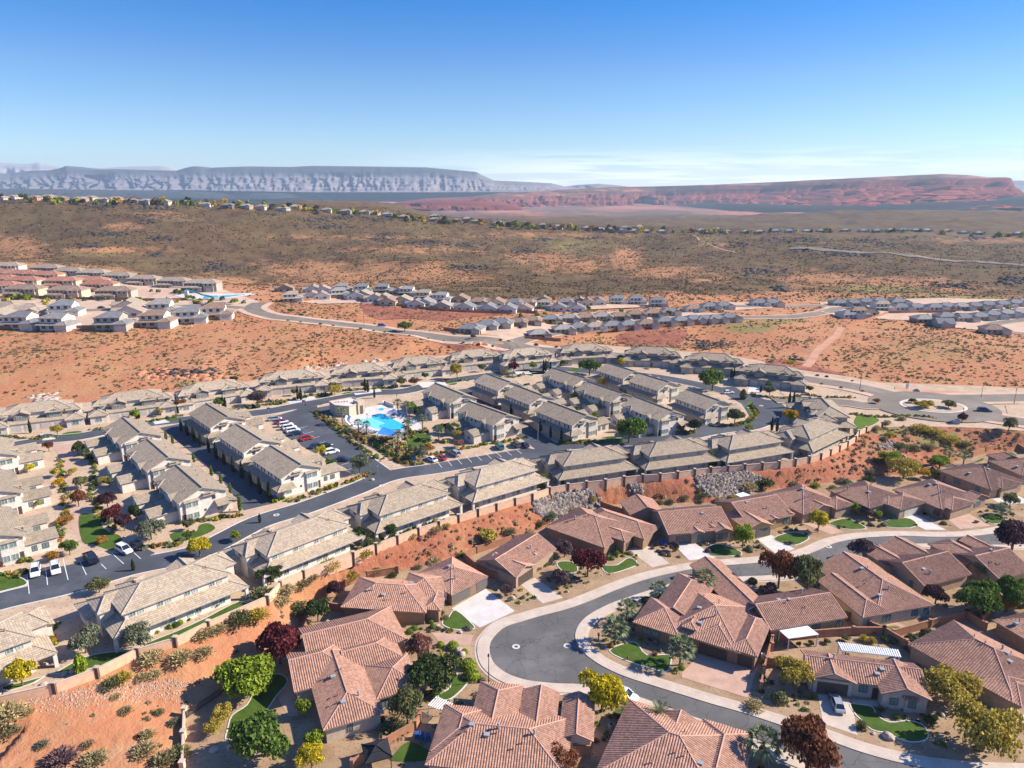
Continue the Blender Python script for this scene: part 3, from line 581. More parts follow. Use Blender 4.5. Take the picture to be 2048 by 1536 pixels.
# settlement ground
PADS = []
for L in [[(0,655),(60,660),(180,658),(330,652),(450,640),(460,628),(520,604),(450,580),(300,568),(100,555),(-60,545),(-200,560),(-200,650)], [(555,600),(600,592),(750,590),(900,600),(1020,605),(1110,612),(1200,608),(1340,606),(1330,613),(1100,622),(960,625),(800,612),(700,606),(640,608)], [(910,662),(960,645),(1100,630),(1330,618),(1470,630),(1460,642),(1310,655),(1150,668),(1070,672),(1020,690)], [(1360,612),(1450,605),(1550,605),(1560,615),(1450,622)], [(1640,605),(1800,598),(2048,600),(2300,590),(2300,650),(2048,668),(1900,655),(1800,640),(1700,635),(1640,625)]]:
    PADS.append(np.array([at(p)[:2] for p in L])); struct('settlement_ground', sheet('settlement_ground', [tuple(q) for q in PADS[-1]], 0, 'gravel_far', .16, 6))
# ---------------------------------------------------------------- distant mesas
def mesa_mat(name, cliff, talus, top, dark, zb, zt, band):
    t = MT(name, .95, .05); z = t.sepx(t.pos)[2]; h = t.n('ShaderNodeMapRange'); h.inputs[1].default_value = zb; h.inputs[2].default_value = zt; t.l(z, h.inputs[0]); h = h.outputs[0]
    n = t.noise(.004, 6, .65, stretch=(1, 1, 1.5)); k = t.ma('ADD', h, t.ma('MULTIPLY', t.ma('SUBTRACT', n, .5), .35))
    c = t.mix(t.ramp(k, [(.35, 0), (.6, 1)]), talus, cliff)
    if name == 'mesa_red':
        xr = t.n('ShaderNodeMapRange'); xr.inputs[1].default_value = 600; xr.inputs[2].default_value = 2900; xr.inputs[3].default_value = .42; xr.inputs[4].default_value = 0; t.l(t.sepx(t.pos)[0], xr.inputs[0]); k = t.ma('ADD', k, xr.outputs[0])
        top = t.mix(t.ramp(t.noise(.0035, 6, .65, stretch=(1, 1, 5)), [(.48, 0), (.6, 1)]), top, (.42, .18, .115))
    c = t.mix(t.ramp(k, [(.74, 0), (.86, 1)]), c, top)
    bands = t.noise(.05, 3, .6, stretch=(.02, .02, 1)); c = t.mix(t.ma('MULTIPLY', t.ramp(bands, [(.45, 0), (.6, 1)]), band), c, dark)
    c = t.mix(t.ramp(t.noise(.012, 5, .7), [(.5, 0), (.75, .5)]), c, dark); t.col(c); M[name] = t.m
mesa_mat('mesa_grey', (.20, .18, .18), (.25, .215, .205), (.085, .085, .095), (.13, .12, .13), 0, 280, .5)
mesa_mat('mesa_red', (.20, .042, .028), (.21, .058, .04), (.14, .085, .05), (.075, .02, .018), -90, 190, .7)
mesa_mat('mesa_lava', (.035, .036, .034), (.03, .032, .03), (.05, .05, .04), (.02, .02, .022), -90, 60, .2)
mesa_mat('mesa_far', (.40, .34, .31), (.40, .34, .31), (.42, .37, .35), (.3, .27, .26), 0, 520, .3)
def mesa(name, top, base, D, depth, mat, gully, cliff=.4, nx=300, nt=34, back=3000, seed=0):
    """a ridge whose rim and foot follow measured outlines; real width behind the rim"""
    xs = np.linspace(min(p[0] for p in top), max(p[0] for p in top), nx)
    ty = np.interp(xs, *zip(*top)); by = np.interp(xs, *zip(*base))
    dist = D if not isinstance(D, list) else np.interp(xs, *zip(*D))
    dist = dist*np.ones(nx); zt = CAMH-(ty-HOR)/FPX*dist; wt = (xs-1024)/FPX*dist
    db = dist-depth; zb = CAMH-(by-HOR)/FPX*db; wb = (xs-1024)/FPX*db; V = []
    s = np.linspace(0, 1, nt); u = xs*.02*D[0][1]/5000 if isinstance(D, list) else xs*.02*D/5000
    for t_ in s:
        prof = np.where(t_ < 1-cliff*.35, t_/(1-cliff*.35)*(1-cliff), 1-cliff+(t_-(1-cliff*.35))/(cliff*.35)*cliff)
        g = (np.abs(fbm(u*1.2+seed, u*0+t_*.7+seed, 4))*2.3+np.abs(fbm(u*3.7+seed*3, u*0+t_*1.6, 4))*1.3+np.abs(fbm(u*10+seed, u*0+t_*3, 3))*.5)*(.45+1.1*vnoise(u*.3+seed, u*0+2.5))
        amp = gully*math.sin(math.pi*min(1, t_*1.05+.05))**.7*(1 if t_ < .97 else .5)
        V.append(np.stack([wb+(wt-wb)*t_, db+(dist-db)*t_+(g-.25)*amp, zb+(zt-zb)*(prof+.018*math.sin(t_*34)*(.1 < t_ < .95))+fbm(u*3+seed, u*0+t_*6, 4)*(zt-zb)*.07*(t_ > .02)*(t_ < .99)], 1))
    V.append(np.stack([wt, dist+back*.15, zt-3+fbm(u*4, u*0+2, 3)*6], 1)); V.append(np.stack([wt*1.1, dist+back, zt-12], 1)); V.append(np.stack([wt*1.1, dist+back+300, np.maximum(zb-150, -380)], 1))
    V = np.concatenate(V); return struct(name, grid_mesh(name, V, nt+3, nx, mat))
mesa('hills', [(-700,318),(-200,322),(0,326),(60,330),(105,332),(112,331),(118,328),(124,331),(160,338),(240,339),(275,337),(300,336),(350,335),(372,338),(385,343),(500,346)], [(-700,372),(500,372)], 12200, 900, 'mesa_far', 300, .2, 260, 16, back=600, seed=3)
mesa('hills', [(-500,352),(-100,352),(60,349),(100,344),(140,343),(160,339),(171,335),(182,339),(215,343),(260,341),(380,344),(398,339),(412,336),(425,336),(440,341),(455,338),(520,336),(600,337),(640,335),(740,336),(860,338),(955,346),(966,352),(990,362),(1040,364),(1100,367),(1130,374),(1210,381)], [(-500,382),(0,379),(400,380),(640,384),(880,384),(1210,383)], 8200, 800, 'mesa_grey', 250, .42, 700, 44, back=2000, seed=7)
mesa('hills', [(1100,378),(1150,370),(1190,368),(1230,371),(1300,380),(1400,382)], [(1100,384),(1400,384)], 9600, 500, 'mesa_grey', 300, .3, 80, 14, seed=9)
mesa('hills', [(1960,372),(1985,362),(2010,362),(2030,367),(2100,378),(2300,385)], [(1960,400),(2300,400)], 9800, 500, 'mesa_grey', 300, .2, 80, 14, seed=4)
mesa('hills', [(800,402),(920,396),(1000,386),(1140,379),(1220,374),(1300,373),(1440,369),(1540,365),(1650,360),(1760,356),(1850,350),(1900,352),(1940,356),(1975,356),(1984,358),(1992,372),(2008,382),(2040,400)], [(800,414),(1000,424),(1200,434),(1380,434),(1500,427),(1700,418),(1900,416),(2040,413)], [(800,5200),(1300,6500),(1700,5200),(2040,4800)], 1500, 'mesa_red', 900, .36, 520, 40, seed=12)
mesa('hills', [(-300,378),(0,377),(250,380),(380,384),(425,392),(450,396)], [(-300,392),(450,396)], 6500, 500, 'mesa_lava', 120, .3, 120, 10, seed=2)
mesa('hills', [(455,395),(520,386),(545,390),(560,396)], [(455,397),(560,397)], 6400, 300, 'mesa_lava', 60, .3, 40, 8, seed=5)
mesa('hills', [(1340,434),(1480,424),(1560,416),(1700,414),(1800,411),(1900,404),(2048,397),(2300,392)], [(1340,436),(2300,424)], 3600, 400, 'mesa_lava', 90, .3, 160, 12, seed=6)
mesa('hills', [(790,405),(850,402),(960,402),(1010,408),(1050,418),(1100,432)], [(790,422),(1100,440)], 4200, 500, 'mesa_red', 260, .3, 140, 16, seed=15)
mesa('hills', [(930,404),(945,398),(960,395),(975,397),(982,405)], [(930,407),(982,408)], 4600, 150, 'mesa_red', 60, .5, 40, 12, back=200, seed=16)
# ---------------------------------------------------------------- haze
hm = bpy.data.materials.new('haze_air'); hm.use_nodes = True; ht = hm.node_tree; ht.nodes.clear()
ho = ht.nodes.new('ShaderNodeOutputMaterial'); pvn = ht.nodes.new('ShaderNodeVolumePrincipled'); ht.links.new(pvn.outputs[0], ho.inputs['Volume'])
pvn.inputs['Color'].default_value = (.64, .82, 1.0, 1); pvn.inputs['Density'].default_value = HAZE = .000055; pvn.inputs['Anisotropy'].default_value = .1
M['haze'] = hm
if HAZE:
    hz = MB(); hz.box(-22000, -1500, -420, 22000, 13900, 545, 0, True); o = hz.build('haze', 'haze'); o['kind'] = 'stuff'
# ---------------------------------------------------------------- building materials
def tile_mat(name, c, dark, var=.25, rows=.36, cols=.4, flatk=False):
    t = MT(name, .85, .15); u = t.sepx(t.uv()); wnz = t.n('ShaderNodeTexWhiteNoise'); wnz.noise_dimensions = '2D'
    cb = t.n('ShaderNodeCombineXYZ'); fu = t.ma('FLOOR', t.ma('DIVIDE', u[0], cols)); fv = t.ma('FLOOR', t.ma('DIVIDE', u[1], rows)); t.l(fu, cb.inputs[0]); t.l(fv, cb.inputs[1]); t.l(cb.outputs[0], wnz.inputs['Vector'])
    k = t.ma('ADD', t.ma('MULTIPLY', wnz.outputs['Value'], .6), t.ma('MULTIPLY', t.noise(.25, 5, .6), .5))
    lo = tuple(x*(1-var) for x in c); hi = tuple(min(1, x*(1+var)) for x in c); base = t.mix(t.ramp(k, [(.2, 0), (.85, 1)]), lo, hi)
    tone = t.ma('ADD', .9, t.ma('MULTIPLY', t.orand(), .2)); tc_ = t.n('ShaderNodeVectorMath'); tc_.operation = 'SCALE'; t.l(base, tc_.inputs[0]); t.l(tone, tc_.inputs['Scale'])
    base = t.mix(t.ramp(t.noise(.5, 4, .7), [(.6, 0), (.78, .35)]), tc_.outputs[0], dark)
    saw = t.ma('FRACT', t.ma('DIVIDE', u[1], rows)); base = t.mix(t.ma('MULTIPLY', t.ramp(saw, [(.80, 0), (.96, 1)]), .85 if flatk else .15), base, dark)  # paints the shadow line of each tile course into the colour
    if not flatk: base = t.mix(t.ramp(t.ma('FRACT', t.ma('DIVIDE', u[0], .40)), [(.0, .65), (.2, 0), (.8, 0), (1, .65)]), base, dark)  # channels between barrels darkened: gap dirt plus shade painted into the colour
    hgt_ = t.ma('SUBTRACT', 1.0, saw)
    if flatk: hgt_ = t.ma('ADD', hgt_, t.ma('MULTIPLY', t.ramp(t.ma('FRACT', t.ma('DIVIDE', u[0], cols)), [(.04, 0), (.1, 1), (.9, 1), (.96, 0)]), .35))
    t.col(base).bump(hgt_, .9, .09 if flatk else .045); M[name] = t.m
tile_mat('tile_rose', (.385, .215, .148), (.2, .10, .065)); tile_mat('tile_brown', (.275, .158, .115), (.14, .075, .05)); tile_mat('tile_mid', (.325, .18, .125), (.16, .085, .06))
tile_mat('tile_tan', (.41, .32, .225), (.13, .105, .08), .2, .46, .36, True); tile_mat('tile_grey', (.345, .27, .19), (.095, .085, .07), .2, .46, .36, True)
for n, c in [('ridge_rose', (.54, .31, .225)), ('ridge_brown', (.40, .24, .175)), ('ridge_tan', (.37, .31, .24)), ('ridge_grey', (.28, .25, .21)), ('fascia', (.30, .21, .15)), ('fascia_tan', (.36, .30, .24))]: simple(n, c)
for n, c in [('stucco_tan', (.36, .25, .17)), ('stucco_brown', (.26, .16, .10)), ('stucco_ochre', (.42, .28, .14)), ('stucco_grey', (.42, .36, .32)), ('stucco_cream', (.54, .43, .31)), ('stucco_white', (.66, .60, .52)), ('stucco_bone', (.60, .53, .45)), ('stucco_taupe', (.40, .35, .29)), ('stone_grey', (.22, .18, .145)), ('stone_brown', (.24, .135, .09)), ('wall_clay', (.72, .44, .28)), ('wall_rust', (.36, .17, .095)), ('cap_stone', (.5, .4, .31)), ('post_brown', (.17, .10, .07)),
             ('door_grey', (.14, .125, .11)), ('door_tan', (.46, .38, .30)), ('door_brown', (.085, .06, .045)), ('door_pale', (.5, .45, .39)), ('wood_dark', (.09, .05, .035)), ('frame_dark', (.10, .085, .07)), ('frame_white', (.62, .58, .52)), ('metal_white', (.72, .72, .71)), ('metal_grey', (.3, .31, .32)), ('metal_dark', (.045, .045, .05)), ('clad_red', (.26, .10, .07)), ('trunk_bark', (.16, .115, .08)), ('palm_bark', (.20, .15, .10)), ('plastic_blue', (.03, .10, .3)), ('sail_blue', (.03, .2, .62)), ('fabric_blue', (.04, .12, .42)), ('fabric_white', (.75, .75, .75)), ('sign_blue', (.03, .15, .5)), ('sign_pink', (.75, .2, .3)), ('terracotta', (.4, .17, .09)), ('fabric_black', (.02, .02, .024))]: simple(n, c)
def glassy(name, c, rough=.12, spec=.6, metal=0):
    t = MT(name, rough, spec); k = t.noise(.8, 3, .6, t.obj()); t.col(t.mix(k, tuple(x*.8 for x in c), tuple(min(1, x*1.2) for x in c))); t.b.inputs['Metallic'].default_value = metal; M[name] = t.m
glassy('pane_green', (.14, .21, .20)); glassy('pane_dark', (.035, .05, .06)); glassy('pane_pale', (.33, .37, .35))
t = MT('pool_water', .06, .5); k = t.voro(.9, 'Distance', 'SMOOTH_F1'); t.col(t.mix(t.ramp(k, [(.2, 0), (.7, 1)]), (.03, .40, .55), (.05, .52, .66))).bump(t.noise(2.2, 3, .6), .35, .1); M['pool_water'] = t.m
t = MT('pool_shallow', .06, .5); k = t.voro(1.4, 'Distance', 'SMOOTH_F1'); t.col(t.mix(k, (.14, .60, .70), (.26, .72, .78))).bump(t.noise(2.2, 3, .6), .3, .1); M['pool_shallow'] = t.m
# ---------------------------------------------------------------- roofs
PERIOD = .40
def roof(mb, x0, y0, x1, y1, ze, pitch=.40, axis='u', e0='h', e1='h', wave=False, fas=.2, mt=0, mr=1, mf=2, zoff=0):
    """hip or gable roof over the eave rectangle; returns ridge height"""
    def T(p): return (p[0], p[1], p[2]) if axis == 'u' else (p[1], p[0], p[2])
    if axis == 'v': x0, y0, x1, y1 = y0, x0, y1, x1
    hw = (y1-y0)/2; ym = (y0+y1)/2; zr = ze+hw*pitch; L = x1-x0
    a0 = min(hw, L/2-.01) if e0 == 'h' else 0; a1 = min(hw, L/2-.01) if e1 == 'h' else 0
    if e0 == 'h' and e1 == 'h' and L < 2*hw: zr = ze+L/2*pitch
    r0, r1 = (x0+a0, ym, zr), (x1-a1, ym, zr); A, B, C_, D = (x0, y0, ze), (x1, y0, ze), (x1, y1, ze), (x0, y1, ze)
    F = [([A, B, r1, r0]), ([C_, D, r0, r1])]
    if e0 == 'h': F.append([D, A, r0])
    if e1 == 'h': F.append([B, C_, r1])
    for f in F:
        f = [T(p) for p in f]
        if axis == 'v': f = [f[1], f[0]]+f[2:][::-1] if len(f) == 4 else [f[1], f[0], f[2]]
        P = [Vector(p) for p in f]; u = (P[1]-P[0]).normalized(); n = (P[1]-P[0]).cross(P[2]-P[0]).normalized(); v = n.cross(u)
        q = [((p-P[0]).dot(u), (p-P[0]).dot(v)) for p in P]
        if not wave: mb.face(f, mt, q); continue
        um = max(a for a, b in q); un = min(a for a, b in q); m = int(math.ceil((um-un)/(PERIOD/4))); prev = None
        for k in range(m+1):
            uu = un+(um-un)*k/m; lo, hi = 1e9, -1e9
            for i in range(len(q)):
                (a, b), (c, d) = q[i], q[(i+1) % len(q)]
                if abs(a-c) < 1e-6:
                    if abs(uu-a) < 1e-6: lo = min(lo, b, d); hi = max(hi, b, d)
                elif min(a, c)-1e-6 <= uu <= max(a, c)+1e-6: s = b+(d-b)*(uu-a)/(c-a); lo = min(lo, s); hi = max(hi, s)
            h = (0, .075, .105, .075)[k % 4] if 0 < k < m else 0
            p0, p1 = P[0]+u*uu+v*lo+n*h, P[0]+u*uu+v*hi+n*h; cur = (p0, p1, (uu, lo), (uu, hi))
            if prev: mb.face([prev[0], p0, p1, prev[1]], mt, [prev[2], cur[2], cur[3], prev[3]])
            prev = cur
    def line(p, q_, r=.12): mb.tube([T(p), T(q_)], r, None, 5, mr, True)
    up = lambda p: (p[0], p[1], p[2]+.05)
    if abs(r1[0]-r0[0]) > .1: line(up(r0), up(r1))
    for c, r, e in ((A, r0, e0), (D, r0, e0), (B, r1, e1), (C_, r1, e1)):
        if e == 'h': line(up(c), up(r), .1)
        elif wave: line(up(c), up(r), .09)
    for a, b in ((A, B), (B, C_), (C_, D), (D, A)):
        gab = (a in (B,) and b == C_ and e1 == 'g') or (a in (D,) and b == A and e0 == 'g')
        if gab:
            r = r1 if a == B else r0
            for p, q_ in ((a, r), (r, b)): mb.face([T((p[0], p[1], p[2]-fas)), T((q_[0], q_[1], q_[2]-fas)), T(q_), T(p)], mf)
        else: mb.face([T((a[0], a[1], ze-fas)), T((b[0], b[1], ze-fas)), T(b), T(a)], mf)
    if e0 == 'h' and e1 == 'h': mb.face([T((p[0], p[1], ze-fas*.9)) for p in (A, D, C_, B)], mf)
    else:
        for f in ((A, B, r1, r0), (C_, D, r0, r1)): mb.face([T((p[0], p[1], p[2]-fas*.9)) for p in f[::-1]], mf)
    return zr
def shed(mb, p, q, depth, z_hi, z_lo, mt=0, mf=2, fas=.18):
    """lean-to slope: high edge p-q, falling to the right of p->q"""
    d = Vector((q[0]-p[0], q[1]-p[1])).normalized(); n = Vector((d.y, -d.x))*depth; L = math.hypot(q[0]-p[0], q[1]-p[1]); s = math.hypot(depth, z_hi-z_lo)
    a, b, c, e = (*p, z_hi), (*q, z_hi), (q[0]+n.x, q[1]+n.y, z_lo), (p[0]+n.x, p[1]+n.y, z_lo)
    mb.face([e, c, b, a], mt, [(0, 0), (L, 0), (L, s), (0, s)])
    for i, j in ((e, c), (c, b), (a, e)): mb.face([(i[0], i[1], i[2]-fas), (j[0], j[1], j[2]-fas), j, i], mf)
    mb.face([(x[0], x[1], x[2]-fas) for x in (a, b, c, e)], mf)
def skirt(mb, pts, depth, z_hi, z_lo, ins=None):
    """lean-to roof mitred round the outside of a polyline (right-hand side outward)"""
    out = offs(pts, -depth); n = len(pts)
    for i in range(1, n-1):                                          # mitre length
        a, b, c = (np.array(pts[k]) for k in (i-1, i, i+1)); d0 = (b-a)/np.hypot(*(b-a)); d1 = (c-b)/np.hypot(*(c-b))
        out[i] = tuple(b+np.array([d0[1], -d0[0]])*depth+np.array([d1[1], -d1[0]])*depth)
    for i in range(n-1):
        a, b, c, e = (*pts[i], z_hi), (*pts[i+1], z_hi), (*out[i+1], z_lo), (*out[i], z_lo); L = math.dist(out[i], out[i+1]); s = math.hypot(depth, z_hi-z_lo)
        mb.face([e, c, b, a], 0, [(0, 0), (L, 0), (L-depth, s), (depth, s)]); mb.face([(e[0], e[1], e[2]-.18), (c[0], c[1], c[2]-.18), c, e], 2)
        mb.face([(x[0], x[1], x[2]-.17) for x in (a, b, c, e)], 2)
        if i < n-2: mb.tube([(c[0], c[1], c[2]+.04), (b[0], b[1], b[2]+.04)], .1, None, 5, 1)
    for k in (0, n-1): mb.face([(*pts[k], z_hi), (*out[k], z_lo), (*out[k], z_lo-.18), (*pts[k], z_hi-.18)], 2)
def walls(mb, x0, y0, x1, y1, z0, ze, axis=None, e0='h', e1='h', pitch=.4, ov=.5, mi=0):
    """wall box with gable triangles where the roof above has gable ends"""
    mb.box(x0, y0, z0, x1, y1, ze, mi, top=False)
    if axis == 'u':
        h = (y1-y0)/2*pitch+ov*pitch*.0
        for x, e in ((x0, e0), (x1, e1)):
            if e == 'g': mb.face([(x, y0, ze), (x, y1, ze), (x, (y0+y1)/2, ze+h)], mi)
    elif axis == 'v':
        h = (x1-x0)/2*pitch
        for y, e in ((y0, e0), (y1, e1)):
            if e == 'g': mb.face([(x0, y, ze), (x1, y, ze), ((x0+x1)/2, y, ze+h)], mi)
# ---------------------------------------------------------------- doors and windows
WIN = {}
def window(parent, p, ang, w, h, frame='frame_dark', pane='pane_green', bars=2):
    """p: sill centre on the wall plane (parent frame); ang: direction of the outward normal"""
    key = (w, h, frame, pane, bars)
    if key not in WIN:
        a = MB(); f = .07
        for x0, z0, x1, z1 in ((-w/2, 0, w/2, f), (-w/2, h-f, w/2, h), (-w/2, f, -w/2+f, h-f), (w/2-f, f, w/2, h-f)): a.box(x0, -.02, z0, x1, .09, z1, 0, True)
        for k in range(1, bars): x = -w/2+w*k/bars; a.box(x-f/2, -.02, f, x+f/2, .085, h-f, 0)
        b = MB(); b.face([(-w/2+f, .045, f), (-w/2+f, .045, h-f), (w/2-f, .045, h-f), (w/2-f, .045, f)])
        WIN[key] = (a.mesh('window', frame), b.mesh('pane', pane))
    o = link('window', WIN[key][0], parent, p, ang-math.pi/2); link('pane', WIN[key][1], o); return o
def garage(parent, p, ang, w, h=2.2, mat='door_tan'):
    key = ('g', w, h, mat)
    if key not in WIN:
        a = MB(); n = 4
        for k in range(n): a.box(-w/2, -.03, h*k/n+.015, w/2, .07, h*(k+1)/n-.015, 0, True)
        a.box(-w/2, -.03, 0, w/2, .045, h, 0); WIN[key] = a.mesh('garage_door', mat)
    return link('garage_door', WIN[key], parent, p, ang-math.pi/2)
def door(parent, p, ang, w=1.0, h=2.1, mat='wood_dark'):
    key = ('d', w, h, mat)
    if key not in WIN:
        a = MB(); a.box(-w/2, -.03, 0, w/2, .06, h, 0)
        for x in (-w*.22, w*.22):
            for z in (.25, 1.15): a.box(x-w*.15, .05, z, x+w*.15, .085, z+.7, 0, True)
        WIN[key] = a.mesh('door', mat)
    return link('door', WIN[key], parent, p, ang-math.pi/2)
VM = {}
def vent(parent, p, kind=0):
    if kind not in VM:
        a = MB()
        if kind == 0: a.tube([(0, 0, -.3), (0, 0, .55)], .09, None, 6); a.tube([(0, 0, .5), (0, 0, .6)], .14, .1, 6)
        elif kind == 1: a.box(-.35, -.3, -.3, .35, .3, .22); a.box(-.42, -.36, .22, .42, .36, .3)
        else: a.tube([(0, 0, -.3), (0, 0, .9)], .14, None, 8); a.tube([(0, 0, .85), (0, 0, 1.1)], .24, .16, 8)
        VM[kind] = a.mesh('roof_vent', 'metal_grey' if kind else 'terracotta')
    return link('roof_vent', VM[kind], parent, p)
PI = math.pi
# ---------------------------------------------------------------- townhouse with garage court and patio front
def make_court_house(tile, ridge, wall, wall2):
    o = empty('townhouse', (0, 0, 0), 0, '', 'townhouse'); rm = [tile, ridge, 'fascia_tan']; r = MB(); w = MB(); P = .40
    roof(r, -10, -.6, 10, 9.6, 5.8, P); walls(w, -9.4, 0, 9.4, 9, -.6, 5.75)
    for s in (-1, 1):
        x = (-12.4, -8.6) if s < 0 else (8.6, 12.4); roof(r, x[0]-.4, 3.6, x[1]+.4, 10.2, 5.25+.05*s, P, 'u', 'h' if s < 0 else 'g', 'g' if s < 0 else 'h'); walls(w, x[0], 4.1, x[1], 9.5, -.6, 5.2)
        x = (-13.6, -8.4) if s < 0 else (8.4, 13.6); roof(r, x[0]-.5, 7, x[1]+.5, 14.5, 2.95+.03*s, P, 'v', 'g', 'h'); walls(w, x[0], 7.5, x[1], 14, -.6, 2.9)
        c = -4.9 if s < 0 else 4.5; roof(r, c-2.7, 4, c+2.7, 11.3, 5.55+.03*s, .42, 'v', 'g', 'h' if s < 0 else 'g'); walls(w, c-2.2, 8.5, c+2.2, 10.8, 2.8, 5.5, 'v', 'g', 'g', .42, .5, 1)
    shed(r, (8.6, 9), (-8.6, 9), 3.4, 4.15, 3.0); 
    E = [(x, y) for x, y in ((8.3, 12.2), (-8.3, 12.2))]; w.box(-8.3, 8.8, -.6, 8.3, 12.1, 2.95, 0, top=False)
    skirt(r, [(-9.4, 8), (-9.4, 0), (9.4, 0), (9.4, 8)], 2.9, 4.2, 2.95)
    w.box(-9.4, -1.3, -.6, 9.0, 1, 3.2, 2, top=False)
    for x in (-11.9, 11.9): w.box(x-.3, -2.5, -.6, x+.3, -1.9, 2.8, 2)
    w.box(-11.4, 2.2, -.6, -9.2, 7.2, 3.0, 0, top=False); w.box(9.2, 2.2, -.6, 11.4, 7.2, 3.0, 0, top=False)
    r.build('roof', rm, o); w.build('wall', [wall, wall2, 'stucco_white' if wall != 'stucco_taupe' else 'stucco_grey'], o)
    for c in (-7.4, -2.6, 2.3, 7.0): 
        for d in (-.72, .72): window(o, (c+d, 0, 4.35), -PI/2, 1.05, 1.15, 'frame_white', 'pane_pale' if d > 0 else 'pane_green')
    for c in (-7.3, -2.8, 2.0, 6.6):
        for d in (-.75, .75): window(o, (c+d, -1.3, .65), -PI/2, 1.1, 1.8, 'frame_white', 'pane_pale' if d < 0 else 'pane_green')
    for c in (-6.3, -2.3, 2.2, 6.2): garage(o, (c, 12.1, 0), PI/2, 2.9 if abs(c) > 3 else 3.1, 2.25, 'door_pale')
    for c in (-4.9, 4.5):
        for d in (-.75, .75): window(o, (c+d, 10.8, 3.75), PI/2, 1.3, 1.35, 'frame_white')
    for c in (-11, 11): window(o, (c, 14, .8), PI/2, 1.9, 1.4, 'frame_white'); window(o, (c, 9.5, 4.1), PI/2, 1.2, .8); window(o, (c+(1.4 if c < 0 else -1.4), 4.1, 4.2), -PI/2, .9, .7)
    window(o, (-12.4, 7, 4), PI, 1.2, 1); window(o, (12.4, 7, 4), 0, 1.2, 1); door(o, (-11.4, 5, 0), PI); door(o, (11.4, 5, 0), 0)
    for x, y, k in ((-5, 7, 0), (3, 6.8, 0), (6.4, 2.6, 0)): vent(o, (x, y, 5.8+min(y+.6, 9.6-y)*P), k)
    return o
# ---------------------------------------------------------------- gabled townhouse of the alleys (garages on -v, gardens on +v)
def make_alley_house(tile, ridge, wall):
    o = empty('townhouse', (0, 0, 0), 0, '', 'townhouse'); rm = [tile, ridge, 'fascia_tan']; r = MB(); w = MB(); P = .41
    roof(r, -9.9, -6.1, 9.9, 6.1, 5.7, P, 'u', 'g', 'g'); walls(w, -9.3, -5.6, 9.3, 5.6, -.6, 5.65, 'u', 'g', 'g', P)
    skirt(r, [(9.3, -2.6), (9.3, -5.6), (-9.3, -5.6), (-9.3, -2.6)][::-1], 2.2, 3.85, 2.95); w.box(-9.0, -7.1, -.6, 9.0, -5.2, 2.95, 1, top=False)
    for s, (a, b) in ((0, (-7.2, -2.2)), (1, (3.0, 8.2))):
        roof(r, a-.45, 3, b+.45, 12.2, 3.0+.04*s, .38, 'v', 'g', 'g'); walls(w, a, 5, b, 11.7, -.6, 2.95, 'v', 'g', 'g', .38)
        roof(r, a+.6, 1.2, b-.6, 6.7, 5.5+.03*s, .45, 'v', 'g', 'h' if s else 'g'); walls(w, a+1, 5, b-1, 6.2, 2.9, 5.45, 'v', 'g', 'g', .45)
        window(o, ((a+b)/2, 11.7, .9), PI/2, 1.7, 1.4, 'frame_white'); window(o, ((a+b)/2, 6.2, 4.0), PI/2, 1.4, 1.2); window(o, (b, 9.5, .9), 0, 1.3, 1.3); window(o, (b, 7.4, .9), 0, 1.0, 1.3)
    w.box(-2.2, 5, -.6, 3, 8.2, 2.6, 0, top=False); r.box(-2.3, 5.5, 2.6, 3.1, 8.5, 2.78, 1)
    w.box(9.1, 1.2, -.6, 9.75, 4.4, 5.3, 0, top=False); shed(r, (9.2, 4.7), (9.2, .9), -.9, 5.7, 5.35); w.box(-9.75, 1.2, -.6, -9.1, 4.4, 5.3, 0, top=False); shed(r, (-9.2, .9), (-9.2, 4.7), -.9, 5.7, 5.35)
    for a in (9.25, -10.15): r.box(a, -3.6, 5.75, a+.9, .2, 5.93, 1); r.box(a, -2.4, 6.35, a+.9, .1, 6.5, 1)
    for c in (-6.8, -2.3, 2.3, 6.8): garage(o, (c, -7.1, 0), -PI/2, 3.5, 2.25, 'door_tan')
    for c in (-7.6, -5.8, -3.1, -1.3, 1.3, 3.1, 5.8, 7.6): window(o, (c, -5.6, 4.05), -PI/2, .85, 1.25, 'frame_white', 'pane_dark', 1)
    for s in (1, -1):
        n = 0 if s > 0 else PI
        for y in (2.0, 3.6): window(o, (s*9.75, y, 3.8), n, 1.3, 1.3, 'frame_white'); window(o, (s*9.75, y, .75), n, 1.3, 1.5, 'frame_white')
        window(o, (s*9.3, -2.6, 4.2), n, .8, .9, 'frame_dark', 'pane_dark', 1); window(o, (s*9.3, -3.8, .8), n, 1.5, 1.5, 'frame_white'); window(o, (s*9.3, -.3, 1.7), n, .5, .5, 'frame_dark', 'pane_dark', 1); door(o, (s*9.3, 5.0-.2, 0), n, .9)
    for c in (-5, -2.8, -.4, 1.6): window(o, (c, 5.6, 4.2), PI/2, .9, 1.1, 'frame_white', 'pane_dark', 1)
    for x, y in ((-4, -3), (1, -2.5), (5.5, -3.5), (-6, 3)): vent(o, (x, y, 5.7+(6.1-abs(y))*P), 0)
    r.build('roof', rm, o); w.build('wall', [wall, 'stucco_bone' if wall != 'stucco_bone' else 'stucco_taupe'], o); return o
TC1 = make_court_house('tile_tan', 'ridge_tan', 'stucco_bone', 'stone_grey'); TC2 = make_court_house('tile_grey', 'ridge_grey', 'stucco_taupe', 'stone_grey')
TA1 = make_alley_house('tile_grey', 'ridge_tan', 'stucco_white'); TA2 = make_alley_house('tile_grey', 'ridge_grey', 'stucco_bone')
USED = set()
def place(proto, loc, rz, label, group):
    if proto.name not in USED:
        USED.add(proto.name); proto.location = loc; proto.rotation_euler = (0, 0, rz); proto['label'] = label; proto['group'] = group; return proto
    return dup(proto, loc, rz, label, group)
